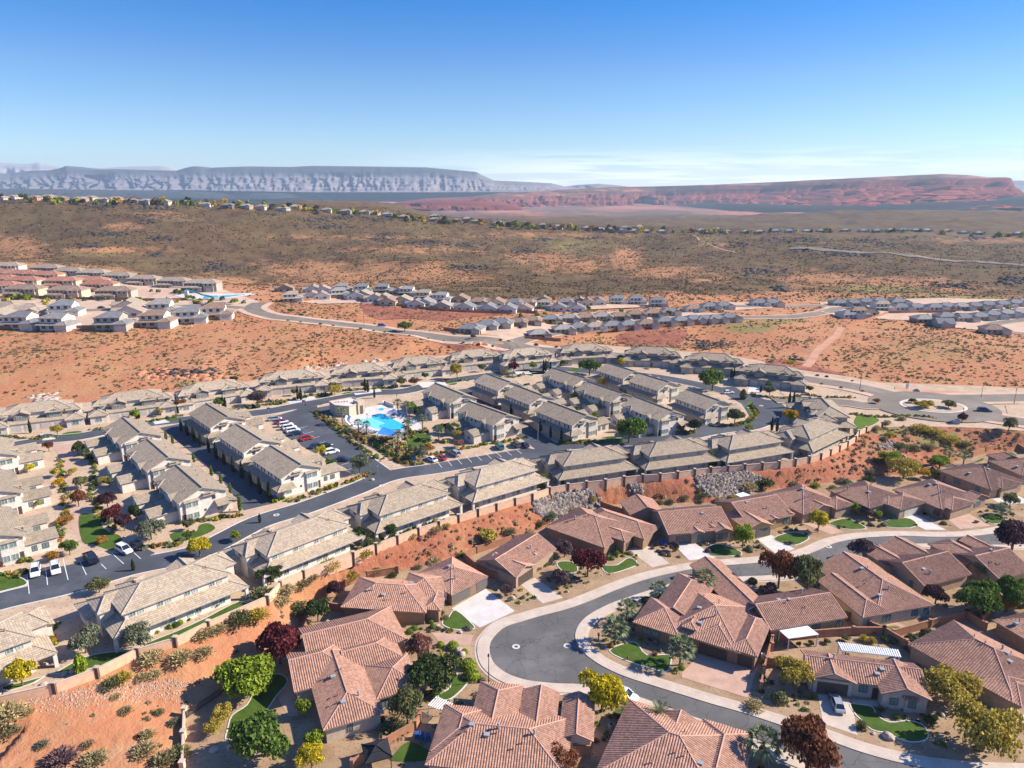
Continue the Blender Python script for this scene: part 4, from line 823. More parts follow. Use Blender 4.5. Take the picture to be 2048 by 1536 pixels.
def seg(a, b, z): A, B = atz(a, z), atz(b, z); return A, B, math.atan2(B[1]-A[1], B[0]-A[0])
GA, GB, GC = 'townhouses along the boundary wall', 'townhouses along the alleys', 'townhouses along the red desert edge'
south_row = [('TC1', (-190,1370), (30,1290), 'tan townhouse cut off at the left frame edge behind the yellow sapling'), ('TC1', (243,1230), (463,1147), 'nearest full tan townhouse, above the long strip of lawn inside the wall'), ('TC1', (538,1113), (699,1051), 'tan townhouse facing the gap with the dark olive tree at its right corner'),
 ('TC1', (762,1031), (898,987), 'tan townhouse opposite the end of the pool road, dark shrub tree in front'), ('TC1', (956,973), (1073,940), 'tan townhouse with small bright green tree near its front wall, below the parking bays'), ('TC2', (1132,932), (1252,915), 'taupe townhouse with bright sapling at its left patio, above the grey riprap'),
 ('TC2', (1305,913), (1416,899), 'taupe townhouse in front of the big feathery green tree'), ('TC2', (1464,899), (1564,883), 'taupe townhouse above the larger riprap slope'), ('TC2', (1624,877), (1679,852), 'white-fronted townhouse at the wall bend beside the bright lawn'), ('TC2', (1701,836), (1664,800), 'taupe townhouse turned to the roundabout above the bright lawn')]
for pr, a, b, lab in south_row:
    A, B, th = seg(a, b, ZP+5.8); m = (A+B)/2; off = Vector((0, .6)); off.rotate(Matrix.Rotation(th, 2))
    if 'roundabout' in lab: th += 0
    place(globals()[pr], (m[0]+off.x, m[1]+off.y, ZP), th, lab, GA)
north_row = [(-15,858,158,837,'leftmost'), (182,834,350,812,'second'), (363,811,505,789,'third'), (521,782,652,770,'fourth'), (668,766,783,758,'fifth'), (790,752,905,738,'sixth'), (912,735,1010,725,'seventh'), (1015,732,1115,722,'eighth'), (1129,720,1229,715,'ninth'), (1259,722,1349,726,'tenth'), (1372,735,1482,742,'eleventh'), (1480,758,1600,770,'last')]
for k, (a, b, c, d, w) in enumerate(north_row):
    A, B, th = seg((a, b), (c, d), ZP+2.9); m = (A+B)/2; off = Vector((0, 14.3)); off.rotate(Matrix.Rotation(th, 2))
    extra = {0: 'cut by the left frame edge', 3: 'with twin cypresses, left of the clubhouse', 4: 'with twin cypresses, behind the clubhouse', 7: 'beside the crimson tree', 9: 'in shade behind the yellow-green sapling', 11: 'nearest the boulevard'}.get(k, 'with paired gables over its garages')
    place(TC2 if k > 7 else TC1, (m[0]+off.x, m[1]+off.y, ZP), th+PI, ('%s townhouse from the left along the desert edge, %s' % (w, extra)) if w != 'leftmost' else 'leftmost townhouse of the desert edge row, '+extra, GC)
alley = [('e',870,410,958,493,1,'B2'), ('e',1000,545,1150,662,1,'B2'), ('e',1205,715,1380,868,1,'B2'), ('e',1390,290,1555,385,0,'B3'), ('e',1640,440,1790,545,0,'B3'), ('f',130,580,350,712,0,'B3'), ('f',1240,145,1460,235,1,'B4'), ('f',1470,270,1755,372,1,'B4'), ('f',1570,75,1780,150,0,'B5'), ('f',1800,165,2000,240,0,'B5'), ('g',320,275,590,375,0,'B5'), ('g',370,55,580,120,1,'B6'), ('g',600,145,840,225,1,'B6'), ('g',930,250,1180,345,1,'B6'), ('g',710,10,920,75,0,'B7'), ('g',960,90,1160,150,0,'B7'), ('g',1240,185,1500,275,0,'B7')]
NEAR = {0: 'farthest', 1: 'middle', 2: 'nearest'}; cnt = {}
where = {'B2': 'between the garden path and the left alley', 'B3': 'between the cypress alley and the pool road cars', 'B4': 'facing the swimming pool palms', 'B5': 'with garages on the alley right of the pool', 'B6': 'with gardens behind the feathery green tree', 'B7': 'with shaded garages near the curved road'}
tot = {}
for *_, c in alley: tot[c] = tot.get(c, 0)+1
for zc, x0, y0, x1, y1, side, c in alley:
    i = cnt.get(c, 0); cnt[c] = i+1; w = NEAR[i] if tot[c] == 3 else ('farther', 'nearer')[i]
    A, B, th = seg(px(zc, x0, y0), px(zc, x1, y1), ZP+8.2)
    if c in ('B2', 'B3'): th = R(-48.2)
    d = Vector((math.cos(th), math.sin(th))); near_ = Vector(B[:2]); sx = .84 if c == 'B7' or (c == 'B5' and i < 2) else 1; cen = near_-d*9.8*sx
    # garages are on the local -v side; turn by pi where they lie to the other side of the ridge
    rz = th+PI if not side else th; rz = th if side == 0 else th+PI
    rz = {0: th, 1: th+PI}[side]
    o_ = place(TA1 if c in ('B2', 'B3') else TA2, (cen.x, cen.y, ZP), rz+(0 if side == 0 else 0), '%s of the gabled townhouses %s' % (w, where[c]), GB); o_.scale = (sx, 1, 1)
for i, (x, y, w) in enumerate([(130,650,'farthest'), (155,905,'middle'), (172,1200,'nearest')]):
    p = atz(px('e', x, y), ZP+5.7); th = R(-48.2); d = Vector((math.cos(th), math.sin(th))); n = Vector((-d.y, d.x)); cen = Vector(p[:2])-d*9.8-n*6.0
    place(TA1, (cen.x, cen.y, ZP), th, w+' of the pale gabled townhouses at the left edge, single-storey wings to the path', GB)
# ---------------------------------------------------------------- tiled bungalows of the lower street
HOUSES = []
def bungalow(label, zc, p, q, wings, wall='stucco_tan', tile='tile_rose', garages=(), wins=(), z=0, ze=2.95, stone=None, gmat='door_brown', vents=4, pitch=.40, doors=()):
    """p-q: one eave line in the photograph that sets the direction. wings: (A, B, depth, axis, end0, end1[, extra eave height])"""
    a, b = atz(px(zc, *p), ze), atz(px(zc, *q), ze); th = math.atan2(b[1]-a[1], b[0]-a[0]); c, s = math.cos(th), math.sin(th)
    o = empty('house', (a[0], a[1], z), th, label, 'house', 'tiled houses on the lower street')
    def loc(P, zz): d = atz(px(zc, *P), zz)-a; return (d[0]*c+d[1]*s, -d[0]*s+d[1]*c)
    tm = tile.split('_')[1]; rm = [tile, 'ridge_rose' if tm in ('rose', 'mid') else 'ridge_brown', 'fascia']; r = MB(); w = MB(); RW = []
    for i, W in enumerate(wings):
        A, B, dep, ax, e0, e1 = W[:6]; zz = ze+(W[6] if len(W) > 6 else 0)+.035*i
        la, lb = loc(A, ze+(W[6] if len(W) > 6 else 0)), loc(B, ze+(W[6] if len(W) > 6 else 0)); x0, x1 = sorted((la[0], lb[0])); y0 = (la[1]+lb[1])/2; y0, y1 = (y0, y0+dep) if dep > 0 else (y0+dep, y0)
        roof(r, x0, y0, x1, y1, zz, pitch, ax, e0, e1, True); ov = .5
        walls(w, x0+ov, y0+ov, x1-ov, y1-ov, -.5, zz-.03*i-.02, ax, e0, e1, pitch)
        HOUSES.append(np.array([(a[0]+x*c-y*s, a[1]+x*s+y*c) for x, y in ((x0, y0), (x1, y0), (x1, y1), (x0, y1))])); RW.append((x0+ov, y0+ov, x1-ov, y1-ov, zz, x0, y0, x1, y1))
    r.build('roof', rm, o); w.build('wall', [wall, stone or wall], o)
    def snap(P, Q, zz):
        u, v = loc(P, zz), loc(Q, zz); mx_, my = (u[0]+v[0])/2, (u[1]+v[1])/2; best = None
        if abs(u[0]-v[0]) > abs(u[1]-v[1]):
            for x0, y0, x1, y1, *_ in RW:
                if x0-1 < mx_ < x1+1:
                    for yy, n in ((y0, -PI/2), (y1, PI/2)):
                        if n > 0 and my < (y0+y1)/2: continue
                        d = abs(yy-my)+(3 if n > 0 else 0)
                        if best is None or d < best[0]: best = (d, (min(max(mx_, x0+.3), x1-.3), yy), n)
            return best, abs(u[0]-v[0])
        vis = 0 if (c*(-a[0])+s*(-a[1])) > 0 else PI
        for x0, y0, x1, y1, *_ in RW:
            if y0-1 < my < y1+1:
                xx = x1 if vis == 0 else x0; d = abs(xx-mx_)
                if best is None or d < best[0]: best = (d, (xx, min(max(my, y0+.3), y1-.3)), vis)
        return best, abs(u[1]-v[1])
    for g in garages:
        b_, L = snap(g[0], g[1], 0); 
        if b_: garage(o, (*b_[1], 0.0), b_[2], min(max(L, 2.4), 5.2), 2.25, gmat)
    for g in wins:
        b_, L = snap(g[0], g[1], 1.0)
        if b_: window(o, (*b_[1], .95), b_[2], min(max(L, .9), 2.6), 1.35, 'frame_dark', 'pane_green')
    for g in doors:
        b_, L = snap(g[0], g[1], 0)
        if b_: door(o, (*b_[1], 0), b_[2], 1.1)
    rg = random.Random(hash(label) % 1000 if False else len(label)*7)
    for k in range(vents+3):
        x0, y0, x1, y1, zz, X0, Y0, X1, Y1 = RW[0]; x = X0+(X1-X0)*(.25+.5*rg.random()); y = Y0+(Y1-Y0)*(.15+.6*rg.random()); d = min(y-Y0, Y1-y)
        if wings[0][3] == 'v': d = min(x-X0, X1-x)
        if wings[0][4] == 'h' or wings[0][5] == 'h': d = min(d, x-X0, X1-x) if wings[0][3] == 'u' else min(d, y-Y0, Y1-y)
        vent(o, (x, y, zz+d*pitch), (0, 1, 0, 2)[k % 4])
    return o, loc
h, g = 'h', 'g'
bungalow('rose-tiled rambling house at the bottom left with a curved patio and lawn', 'b', (500,1235), (915,1110),
    [((500,1235), (915,1110), 17, 'v', h, g), ((305,980), (760,843), 11.5, 'u', g, h), ((406,805), (1070,605), 12, 'u', g, h, .2), ((660,850), (1050,735), 8, 'u', g, h), ((870,1037), (1180,925), 9.5, 'u', h, h)], 'stucco_cream', 'tile_rose', wins=[((905,1090), (960,1070)), ((668,1245), (705,1235))])
F2, _ = bungalow('rose-tiled house with twin garage doors onto the pale driveway of the turning circle', 'b', (620,390), (1200,430),
    [((620,390), (1200,432), 11.5, 'u', h, h), ((1000,330), (1310,352), 10, 'u', h, h, .1), ((1180,408), (1300,415), 6, 'v', h, g)], 'stucco_brown', 'tile_rose', stone='stone_brown')
F2b, _ = bungalow('angled garage wing', 'b', (1375,308), (1625,182), [((1375,308), (1625,182), 12, 'u', h, h), ((1375,312), (1530,232), 6, 'v', h, g, -.15)], 'stucco_brown', 'tile_rose', garages=[((1380,378), (1500,312)), ((1535,285), (1605,248))], gmat='door_grey', stone='stone_brown', vents=1)
def absorb(o, o2):
    """make the parts of o2 (built in its own frame) parts of o"""
    Mx = (Matrix.Translation(o.location) @ Matrix.Rotation(o.rotation_euler.z, 4, 'Z')).inverted() @ (Matrix.Translation(o2.location) @ Matrix.Rotation(o2.rotation_euler.z, 4, 'Z'))
    for ch in list(o2.children):
        mb_ = Mx @ Matrix.LocRotScale(ch.location, ch.rotation_euler, ch.scale); ch.parent = o; ch.matrix_basis = mb_
    bpy.data.objects.remove(o2)
absorb(F2, F2b)
bungalow('small rose-tiled gabled house with garage between the plum tree and the red bank', 'g', (100,1480), (385,1290),
    [((100,1480), (385,1290), 11, 'u', g, g), ((103,1484), (250,1405), 9, 'v', g, g)], 'stucco_tan', 'tile_rose', garages=[((120,1545), (235,1485))], gmat='door_brown', vents=2)
bungalow('rose-tiled hip-roofed house with stone entry porch behind the plum-red tree', 'g', (310,1140), (715,1285),
    [((310,1140), (715,1285), 15, 'u', h, h), ((560,1085), (985,1225), 8.5, 'u', h, h, .15), ((640,1180), (862,1235), 5, 'u', h, h, .5)], 'stucco_brown', 'tile_rose', garages=[((880,1310), (995,1255))], stone='stone_brown', vents=2)
bungalow('rose-tiled house with three small front gables beside the blue bin', 'g', (1150,1195), (1590,1155),
    [((1150,1195), (1590,1155), 14, 'u', g, g), ((1305,1190), (1400,1180), 7, 'v', g, g), ((1395,1160), (1495,1150), 8, 'v', g, g), ((1475,1180), (1592,1168), 7, 'v', g, g), ((885,1060), (1125,1045), 8, 'v', g, g)], 'stucco_tan', 'tile_rose', garages=[((1195,1255), (1290,1240))], wins=[((1345,1225), (1385,1220)), ((1500,1230), (1560,1222))], gmat='door_grey', vents=2)
bungalow('ochre-walled gabled house with grey garage door behind the yellow-green tree', 'g', (1690,1120), (2010,1060),
    [((1690,1120), (2010,1062), 14, 'u', g, g), ((1695,1165), (1862,1125), 9, 'v', g, g), ((1850,1098), (1905,1085), 7, 'v', g, g), ((1945,1068), (2012,1052), 7, 'v', g, g)], 'stucco_ochre', 'tile_rose', garages=[((1750,1220), (1840,1195))], wins=[((1960,1130), (2000,1120))], gmat='door_grey', vents=2)
bungalow('brown-tiled hip-roofed house behind the round yellow-green street tree', 'h', (260,915), (540,1055),
    [((260,915), (540,1055), 15, 'u', h, h), ((470,985), (600,1048), 8, 'u', h, g), ((560,985), (845,1000), 7, 'u', h, h)], 'stucco_tan', 'tile_mid', wins=[((720,1040), (760,1035)), ((790,1030), (830,1025))], vents=2)
bungalow('brown-tiled house with white garage door beside the first driveway bend', 'h', (710,888), (990,1012),
    [((710,888), (990,1012), 15, 'u', h, h), ((1020,960), (1225,1018), 11, 'u', h, h, .1), ((990,960), (1150,985), 6, 'u', h, h)], 'stucco_tan', 'tile_brown', garages=[((1215,1075), (1300,1048))], gmat='door_pale', vents=2)
bungalow('brown-tiled wide house above the pink paved driveway on the upper bend', 'h', (1150,885), (1485,1020),
    [((1150,885), (1485,1020), 17, 'u', h, h), ((1400,965), (1560,1025), 10, 'u', h, h, .1), ((1560,930), (1690,975), 8, 'u', h, g)], 'stucco_tan', 'tile_brown', garages=[((1560,1065), (1650,1035)), ((1495,1060), (1530,1060))], wins=[((1700,1005), (1750,990))], gmat='door_grey', vents=3)
bungalow('brown-tiled house below the green wash tree near the right edge', 'h', (1465,755), (1825,890),
    [((1465,755), (1825,890), 15, 'u', h, h), ((1740,820), (1900,880), 9, 'u', h, h, .1)], 'stucco_tan', 'tile_brown', garages=[((1905,930), (1980,905)), ((1840,930), (1880,920))], wins=[((1560,835), (1610,850)), ((1715,890), (1745,900))], vents=3)
bungalow('brown-tiled house at the right edge next to the clay wall end', 'h', (1775,655), (2060,780),
    [((1775,690), (2060,790), 14, 'u', h, h), ((1775,650), (1900,690), 8, 'u', h, g)], 'stucco_tan', 'tile_brown', vents=2)
bungalow('rose-tiled corner house ringed by fan palms in the bend of the street', 'c', (1300,600), (1600,695),
    [((1120,545), (1640,705), 17, 'u', h, h), ((900,502), (1225,585), 10, 'u', h, h), ((1300,600), (1602,695), 12, 'v', h, g), ((1545,678), (1762,727), 13, 'v', h, h, .1), ((1236,530), (1342,552), 5, 'v', h, g, .9), ((1030,420), (1330,480), 16, 'v', g, h)], 'stucco_brown', 'tile_rose', garages=[((1335,715), (1550,778)), ((1600,780), (1715,815))], wins=[((955,590), (1010,605)), ((1020,605), (1075,620))], stone='stone_brown')
b2, loc2 = bungalow('rose-tiled gabled house with a white flat patio cover at its rear', 'd', (320,550), (842,462),
    [((320,550), (842,462), 11, 'u', g, g), ((100,447), (330,408), 20, 'v', g, g)], 'stucco_ochre', 'tile_mid', wins=[((590,540), (640,530)), ((755,510), (795,503))], vents=3)
bungalow('brown-rose hip-roofed house with open back lawn and pink patio', 'd', (1060,415), (1275,380),
    [((1040,443), (1442,378), 19, 'v', h, g), ((950,466), (1150,430), 14, 'v', h, g), ((1060,415), (1277,380), 8, 'v', h, g, .25)], 'stucco_cream', 'tile_mid', wins=[((990,500), (1025,493)), ((1100,495), (1150,485)), ((1290,460), (1330,450)), ((1370,445), (1405,438))], vents=3)
bungalow('brown-tiled gabled house behind the big green garden tree', 'd', (1370,250), (1690,165),
    [((1370,250), (1690,165), 12, 'u', g, g), ((1150,130), (1300,100), 9, 'v', g, g), ((1290,90), (1490,55), 9, 'v', g, g)], 'stucco_tan', 'tile_mid', wins=[((1270,240), (1290,250))], vents=2)
bungalow('brown-tiled house at the right frame edge above the hedge of green trees', 'd', (1880,195), (2100,140),
    [((1880,200), (2110,140), 12, 'u', g, g), ((1650,95), (1815,62), 10, 'v', g, h), ((1850,60), (1960,35), 9, 'v', g, g)], 'stucco_tan', 'tile_mid', vents=1)
bungalow('brown-tiled house corner behind the clay walls at the right edge', 'd', (1835,482), (2080,625), [((1835,482), (2100,635), 13, 'u', h, h)], 'stucco_brown', 'tile_mid', vents=0)
bungalow('large rose-brown house behind the mustard palo verdes at lower right', 'd', (1255,645), (1970,1040),
    [((1255,645), (1990,1050), 15, 'u', h, h), ((1700,900), (1975,1045), 9, 'u', h, h, .1), ((1950,830), (2200,960), -8, 'u', h, h)], 'stucco_tan', 'tile_mid', garages=[((1975,1120), (2060,1085))], vents=3)
bungalow('grey-walled house with a silver car on its driveway at lower right', 'd', (600,878), (908,918),
    [((575,868), (1390,968), 7.6, 'u', g, g), ((600,878), (908,918), 5.6, 'v', g, g), ((1070,980), (1425,1038), 8, 'v', g, g, .05), ((1225,1020), (1335,1036), 4, 'u', h, h, -.2)], 'stucco_grey', 'tile_rose', garages=[((638,1000), (855,1045))], wins=[((915,960), (975,968)), ((1130,1060), (1190,1070)), ((1295,1105), (1350,1112))], doors=[((1010,1010), (1045,1015))], vents=3)
bungalow('large rose-tiled hip-roofed house cut by the bottom edge right of the grassy corner', 'b', (1430,1025), (2346,1110),
    [((1190,1480), (2170,1560), 12.5, 'u', h, h), ((1470,1290), (1800,1310), 13, 'v', g, h), ((1810,1290), (2080,1310), 11, 'v', g, g), ((2110,1290), (2346,1310), 9.5, 'v', g, g), ((1235,1380), (1560,1410), 10, 'v', h, h)], 'stucco_cream', 'tile_rose', vents=5)
bungalow('rose-tiled house cut by the bottom edge beside the feathery palm', 'c', (840,1130), (1660,1390),
    [((640,1540), (1560,1830), 17, 'u', h, h), ((930,1440), (1310,1540), 11, 'v', g, g), ((1280,1500), (1665,1610), 11, 'v', g, h), ((840,1300), (1010,1350), 8, 'v', g, h)], 'stucco_cream', 'tile_rose', vents=4)
# ---------------------------------------------------------------- walls
def wall_line(name, label, pts, z, hgt_=1.8, mat='wall_clay', posts=None, every=None, pw=.55, thick=.22, post_h=.3, cat='wall', cap='cap_stone', drop=.8, pmat=None, grp=None):
    o = empty(name, (pts[0][0], pts[0][1], 0 if callable(z) else z), 0, label, cat, grp); ox, oy = pts[0]; zz = (lambda p: z) if not callable(z) else z
    if callable(z): o.location.z = 0
    b0 = 0 if callable(z) else z
    w = MB(); c = MB()
    for a, b in zip(pts[:-1], pts[1:]):
        za = min(zz(a), zz(b))-b0; w.obox((a[0]-ox, a[1]-oy), (b[0]-ox, b[1]-oy), thick, za-drop, za+hgt_); c.obox((a[0]-ox, a[1]-oy), (b[0]-ox, b[1]-oy), thick+.1, za+hgt_+.002, za+hgt_+.09)
    w.build('panel', mat, o); c.build('coping', mat if mat != 'wall_clay' else 'cap_stone', o)
    P = pts if every is None else pts[::every]
    if posts is not False:
        for p in P[:100]:
            m = MB(); x, y = p[0]-ox, p[1]-oy; d = pw/2; za = zz(p)-b0; m.box(x-d, y-d, za-drop, x+d, y+d, za+hgt_+post_h); m.box(x-d-.08, y-d-.08, za+hgt_+post_h, x+d+.08, y+d+.08, za+hgt_+post_h+.12, 1, True)
            m.build('post', [pmat or mat, cap], o)
    return o
wp = [tuple(atz(p, ZP)[:2]) for p in WALL_PX]
wall_line('boundary_wall', 'long pink stucco boundary wall with brown posts below the townhouses', wp, ZP, 1.75, 'wall_clay', True, None, .62, pmat='post_brown', drop=1.4)
GW = [('b', [(385,400),(385,570)], 'short clay wall beside the dark green tree'), ('b', [(550,412),(735,432)], 'clay wall section left of the twin garage house'), ('b', [(650,250),(800,195),(1010,160)], 'clay wall behind the twin garage house'), ('g', [(-245,1360),(-160,1320),(90,1240),(180,1195),(240,1155)], 'clay wall behind the small gabled house'), ('b', [(1470,70),(1560,150),(1680,205)], 'clay wall between the twin garage house and the small gabled house'),
      ('g', [(690,1005),(880,1075)], 'clay wall between the porch house and the blue bin house'), ('c', [(1510,320),(1640,400),(1830,560)], 'clay wall between the palm corner house and the patio cover house'), ('d', [(325,690),(330,620),(560,605),(880,580),(1090,580),(1240,670),(1350,760)], 'clay wall behind the grey-walled house'), ('d', [(325,640),(270,850),(250,960)], 'clay side wall between the palm corner house and its neighbour'), ('d', [(830,480),(900,470),(990,540),(1090,580)], 'clay wall angling behind the patio lawn'),
      ('d', [(1150,600),(1400,530),(1650,465),(1780,550)], 'clay wall zigzag behind the pink patio'), ('d', [(1650,465),(1830,420),(1760,500)], 'clay wall spur near the round shrubs'), ('d', [(290,790),(370,800)], 'low clay wall beside the mustard shrub'), ('h', [(1690,665),(1780,630),(1870,610),(1960,580),(2060,640)], 'clay wall below the wash at the right edge'), ('h', [(1290,790),(1420,760),(1500,830)], 'clay wall behind the brown-tiled house by the yellow shrub'), ('h', [(1320,990),(1365,990),(1400,1040)], 'clay wall beside the white garage'),
      ('b', [(700,1500),(920,1350),(1130,1230),(1160,1180)], 'clay wall above the square back lawn at the bottom'), ('c', [(510,1400),(600,1400),(630,1300)], 'clay wall between the two bottom houses'), ('c', [(1640,1030),(1700,1050)], 'clay wall stub'), ('c', [(900,405),(980,370)], 'clay wall stub by the left palms')]
for zc, L, lab in GW:
    if 'stub' in lab: continue
    wall_line('garden_wall', lab, [tuple(atz(px(zc, *p), 0)[:2]) for p in L], 0, 1.7, 'wall_rust', True, None, .45, post_h=.15, cap='wall_rust', grp='garden walls of the lower street')
L = [(366,1540),(368,1478),(370,1431)]; wall_line('garden_wall', 'clay wall with pale capped posts at the edge of the red dirt lot', [tuple(atz(p, 0)[:2]) for p in L], 0, 1.3, 'wall_clay', True, None, .7, grp='garden walls of the lower street')
# iron fence down to the lot
fp = [tuple(atz(p, 0)[:2]) for p in smooth([(372,1437),(400,1418),(430,1398),(452,1380)], 3)]
o = empty('iron_fence', (*fp[0], 0), 0, 'low dark iron rail fence under the yellow-green tree', 'fence'); m = MB(); mp_ = MB()
for a, b in zip(fp[:-1], fp[1:]):
    for zz in (.25, 1.25): m.obox((a[0]-fp[0][0], a[1]-fp[0][1]), (b[0]-fp[0][0], b[1]-fp[0][1]), .05, zz, zz+.06)
    for k in range(8): x, y = a[0]+(b[0]-a[0])*k/8-fp[0][0], a[1]+(b[1]-a[1])*k/8-fp[0][1]; mp_.box(x-.02, y-.02, 0, x+.02, y+.02, 1.3)
m.build('rail', 'metal_dark', o); mp_.build('picket', 'metal_dark', o)
# patio covers and small structures
def cover(label, zc, L, z, th, mat, posts=True, slats=0):
    P = [tuple(atz(px(zc, *p), z)[:2]) for p in L]; ox, oy = P[0]; P = [(x-ox, y-oy) for x, y in P]
    o = empty('patio_cover', (ox, oy, 0), 0, label, 'patio cover'); m = MB(); m.prism(P, z, z+th, 0, True)
    if slats:
        a, b, c, d = P
        for k in range(slats): s = (k+.5)/slats; m.obox((a[0]+(b[0]-a[0])*s, a[1]+(b[1]-a[1])*s), (d[0]+(c[0]-d[0])*s, d[1]+(c[1]-d[1])*s), .14, z+th, z+th+.1)
    m.build('canopy', mat, o)
    for x, y in P: q = MB(); cx = sum(p[0] for p in P)/4; cy = sum(p[1] for p in P)/4; x, y = x+(cx-x)*.06, y+(cy-y)*.06; q.box(x-.07, y-.07, 0, x+.07, y+.07, z); q.build('post', mat, o)
cover('white flat patio cover behind the gabled house', 'd', [(372,548),(558,512),(648,580),(440,608)], 2.5, .14, 'metal_white')
cover('white ribbed pergola roof behind the grey-walled house', 'd', [(772,632),(1190,685),(1210,735),(800,690)], 2.6, .1, 'metal_white', True, 26)
cover('pale blue-white patio cover behind the ochre house', 'g', [(1605,920),(1660,905),(1735,935),(1680,955)], 2.6, .12, 'metal_white')
def gazebo():
    p = atz(px('b', 870, 1450), 0); o = empty('gazebo', (p[0], p[1], 0), R(20), 'black fabric gazebo at the bottom edge', 'gazebo'); m = MB()
    roof(m, -2, -2, 2, 2, 2.2, .35, 'u', h, h); roof(m, -.8, -.8, .8, .8, 2.75, .4, 'u', h, h); m.build('canopy', ['fabric_black']*3, o)
    for x in (-1.8, 1.8):
        for y in (-1.8, 1.8): q = MB(); q.box(x-.06, y-.06, 0, x+.06, y+.06, 2.2); q.build('post', 'metal_dark', o)
gazebo()
p = atz(px('b', 1300, 1130), 0); o = empty('pergola', (p[0], p[1], 0), R(-30), 'small white slatted pergola beside the bottom house', 'pergola'); m = MB()
for k in range(9): m.box(-1.6+k*.4, -1.2, 2.2, -1.45+k*.4, 1.2, 2.3, 0, True)
m.build('slat', 'metal_white', o)
for x in (-1.5, 1.6):
    for y in (-1.1, 1.1): q = MB(); q.box(x-.05, y-.05, 0, x+.05, y+.05, 2.2); q.build('post', 'metal_white', o)
# ---------------------------------------------------------------- vegetation
def leaf_mat(name, c, c2=None, var=.5, trans=.25):
    t = MT(name, .75, .15); c2 = c2 or tuple(min(1, x*1.6) for x in c)
    c = tuple(min(1, x*1.3) for x in c); c2 = tuple(min(1, x*1.3) for x in c2)
    k = t.ma('ADD', t.ma('MULTIPLY', t.island(), .55), t.ma('MULTIPLY', t.ma('SUBTRACT', t.noise(.8, 4, .65), .25), .9)); base = t.mix(t.ramp(k, [(.15, 0), (.9, 1)]), tuple(x*(1-var) for x in c), c2); t.col(base)
    tr = t.n('ShaderNodeBsdfTranslucent'); t.l(base, tr.inputs[0]); ms = t.n('ShaderNodeMixShader'); ms.inputs[0].default_value = trans
    t.l(t.b.outputs[0], ms.inputs[1]); t.l(tr.outputs[0], ms.inputs[2]); t.l(ms.outputs[0], t.out.inputs[0]); M[name] = t.m
for n, c, c2 in [('green', (.07,.115,.018), (.13,.20,.035)), ('lime', (.13,.19,.012), (.27,.33,.03)), ('yellow', (.40,.32,.015), (.64,.51,.03)), ('gold', (.42,.24,.01), (.62,.38,.02)), ('mustard', (.32,.24,.035), (.50,.39,.075)), ('orange', (.30,.12,.02), (.42,.22,.04)), ('olive', (.11,.115,.04), (.20,.20,.08)), ('sage', (.12,.135,.075), (.22,.23,.14)),
                 ('purple', (.055,.024,.03), (.10,.045,.05)), ('crimson', (.10,.018,.022), (.19,.04,.04)), ('rust', (.15,.055,.028), (.28,.11,.05)), ('dark', (.042,.062,.017), (.085,.115,.035)), ('palm', (.10,.13,.05), (.27,.30,.16)), ('cypress', (.018,.032,.012), (.04,.065,.025)), ('straw', (.30,.23,.10), (.5,.41,.20)), ('brush', (.19,.155,.07), (.34,.28,.14)), ('blush', (.24,.10,.07), (.34,.17,.12)), ('plum', (.10,.06,.065), (.18,.11,.11))]: leaf_mat('leaf_'+n, c, c2)
def leaves(P, N, size, rg, flat=.5, asp=1.0):
    """one quad per point, facing roughly along N"""
    n = len(P); r = rg.normal(size=(n, 3)); d = N*flat+r*(1-flat); d /= np.linalg.norm(d, axis=1)[:, None]+1e-9
    a = np.cross(d, rg.normal(size=(n, 3))); a /= np.linalg.norm(a, axis=1)[:, None]+1e-9; b = np.cross(d, a); s = size*(.6+.8*rg.random((n, 1)))
    a = a*s*asp; b = b*s; V = np.stack([P-a-b*.4, P+a*.2-b, P+a+b*.4, P-a*.2+b], 1).reshape(-1, 3); return V, np.arange(4*n).reshape(n, 4)
def crown_pts(rg, n, blobs_, shell=.75):
    w = np.array([b[3]**2 for b in blobs_]); k = rg.choice(len(blobs_), n, p=w/w.sum()); c = np.array([b[:3] for b in blobs_])[k]; r = np.array([b[3] for b in blobs_])[k]
    d = rg.normal(size=(n, 3)); d /= np.linalg.norm(d, axis=1)[:, None]; d[:, 2] = np.where((d[:, 2] < -.35), -d[:, 2], d[:, 2]); rr = r*(shell+(1-shell)*rg.random(n)**.5)*(1+.12*rg.normal(size=n))
    return c+d*rr[:, None]*np.array([1, 1, .82]), d
def crown_round(seed, n=5400, leaf=.044, k=17, tall=1.0, spread=.62):
    """crown of unit radius standing between z=.25 and z=1 (before scaling)"""
    rg = np.random.default_rng(seed); B = []
    for i in range(k):
        d = rg.normal(size=3); d /= np.linalg.norm(d); q = d*np.array([spread, spread, .30])*(.65+.45*rg.random()); B.append((q[0], q[1], .60+q[2], .27+.14*rg.random()))
    B.append((0, 0, .60, .42)); P, N = crown_pts(rg, n, B); P[:, 2] = .60+(P[:, 2]-.60)*.62*tall; return leaves(P, N, leaf, rg, .45)
def mesh_leaf(name, VF, mat='leaf_green'): return np_mesh(name, VF[0], VF[1], mat)
def trunk_mesh(seed, r=.075, top=.6, limbs=5):
    rg = random.Random(seed); m = MB(); m.tube([(0, 0, -.06), (.01, .01, .2), (.0, .02, .42)], r, r*.7, 7)
    for k in range(limbs): a = 2*PI*k/limbs+rg.random(); e = .35+.25*rg.random(); m.tube([(0, .02, .28+.1*rg.random()), (math.cos(a)*e*.5, math.sin(a)*e*.5, .48), (math.cos(a)*e, math.sin(a)*e, top+.15*rg.random())], r*.45, r*.12, 5, cap=False)
    return m.mesh('trunk', 'trunk_bark')
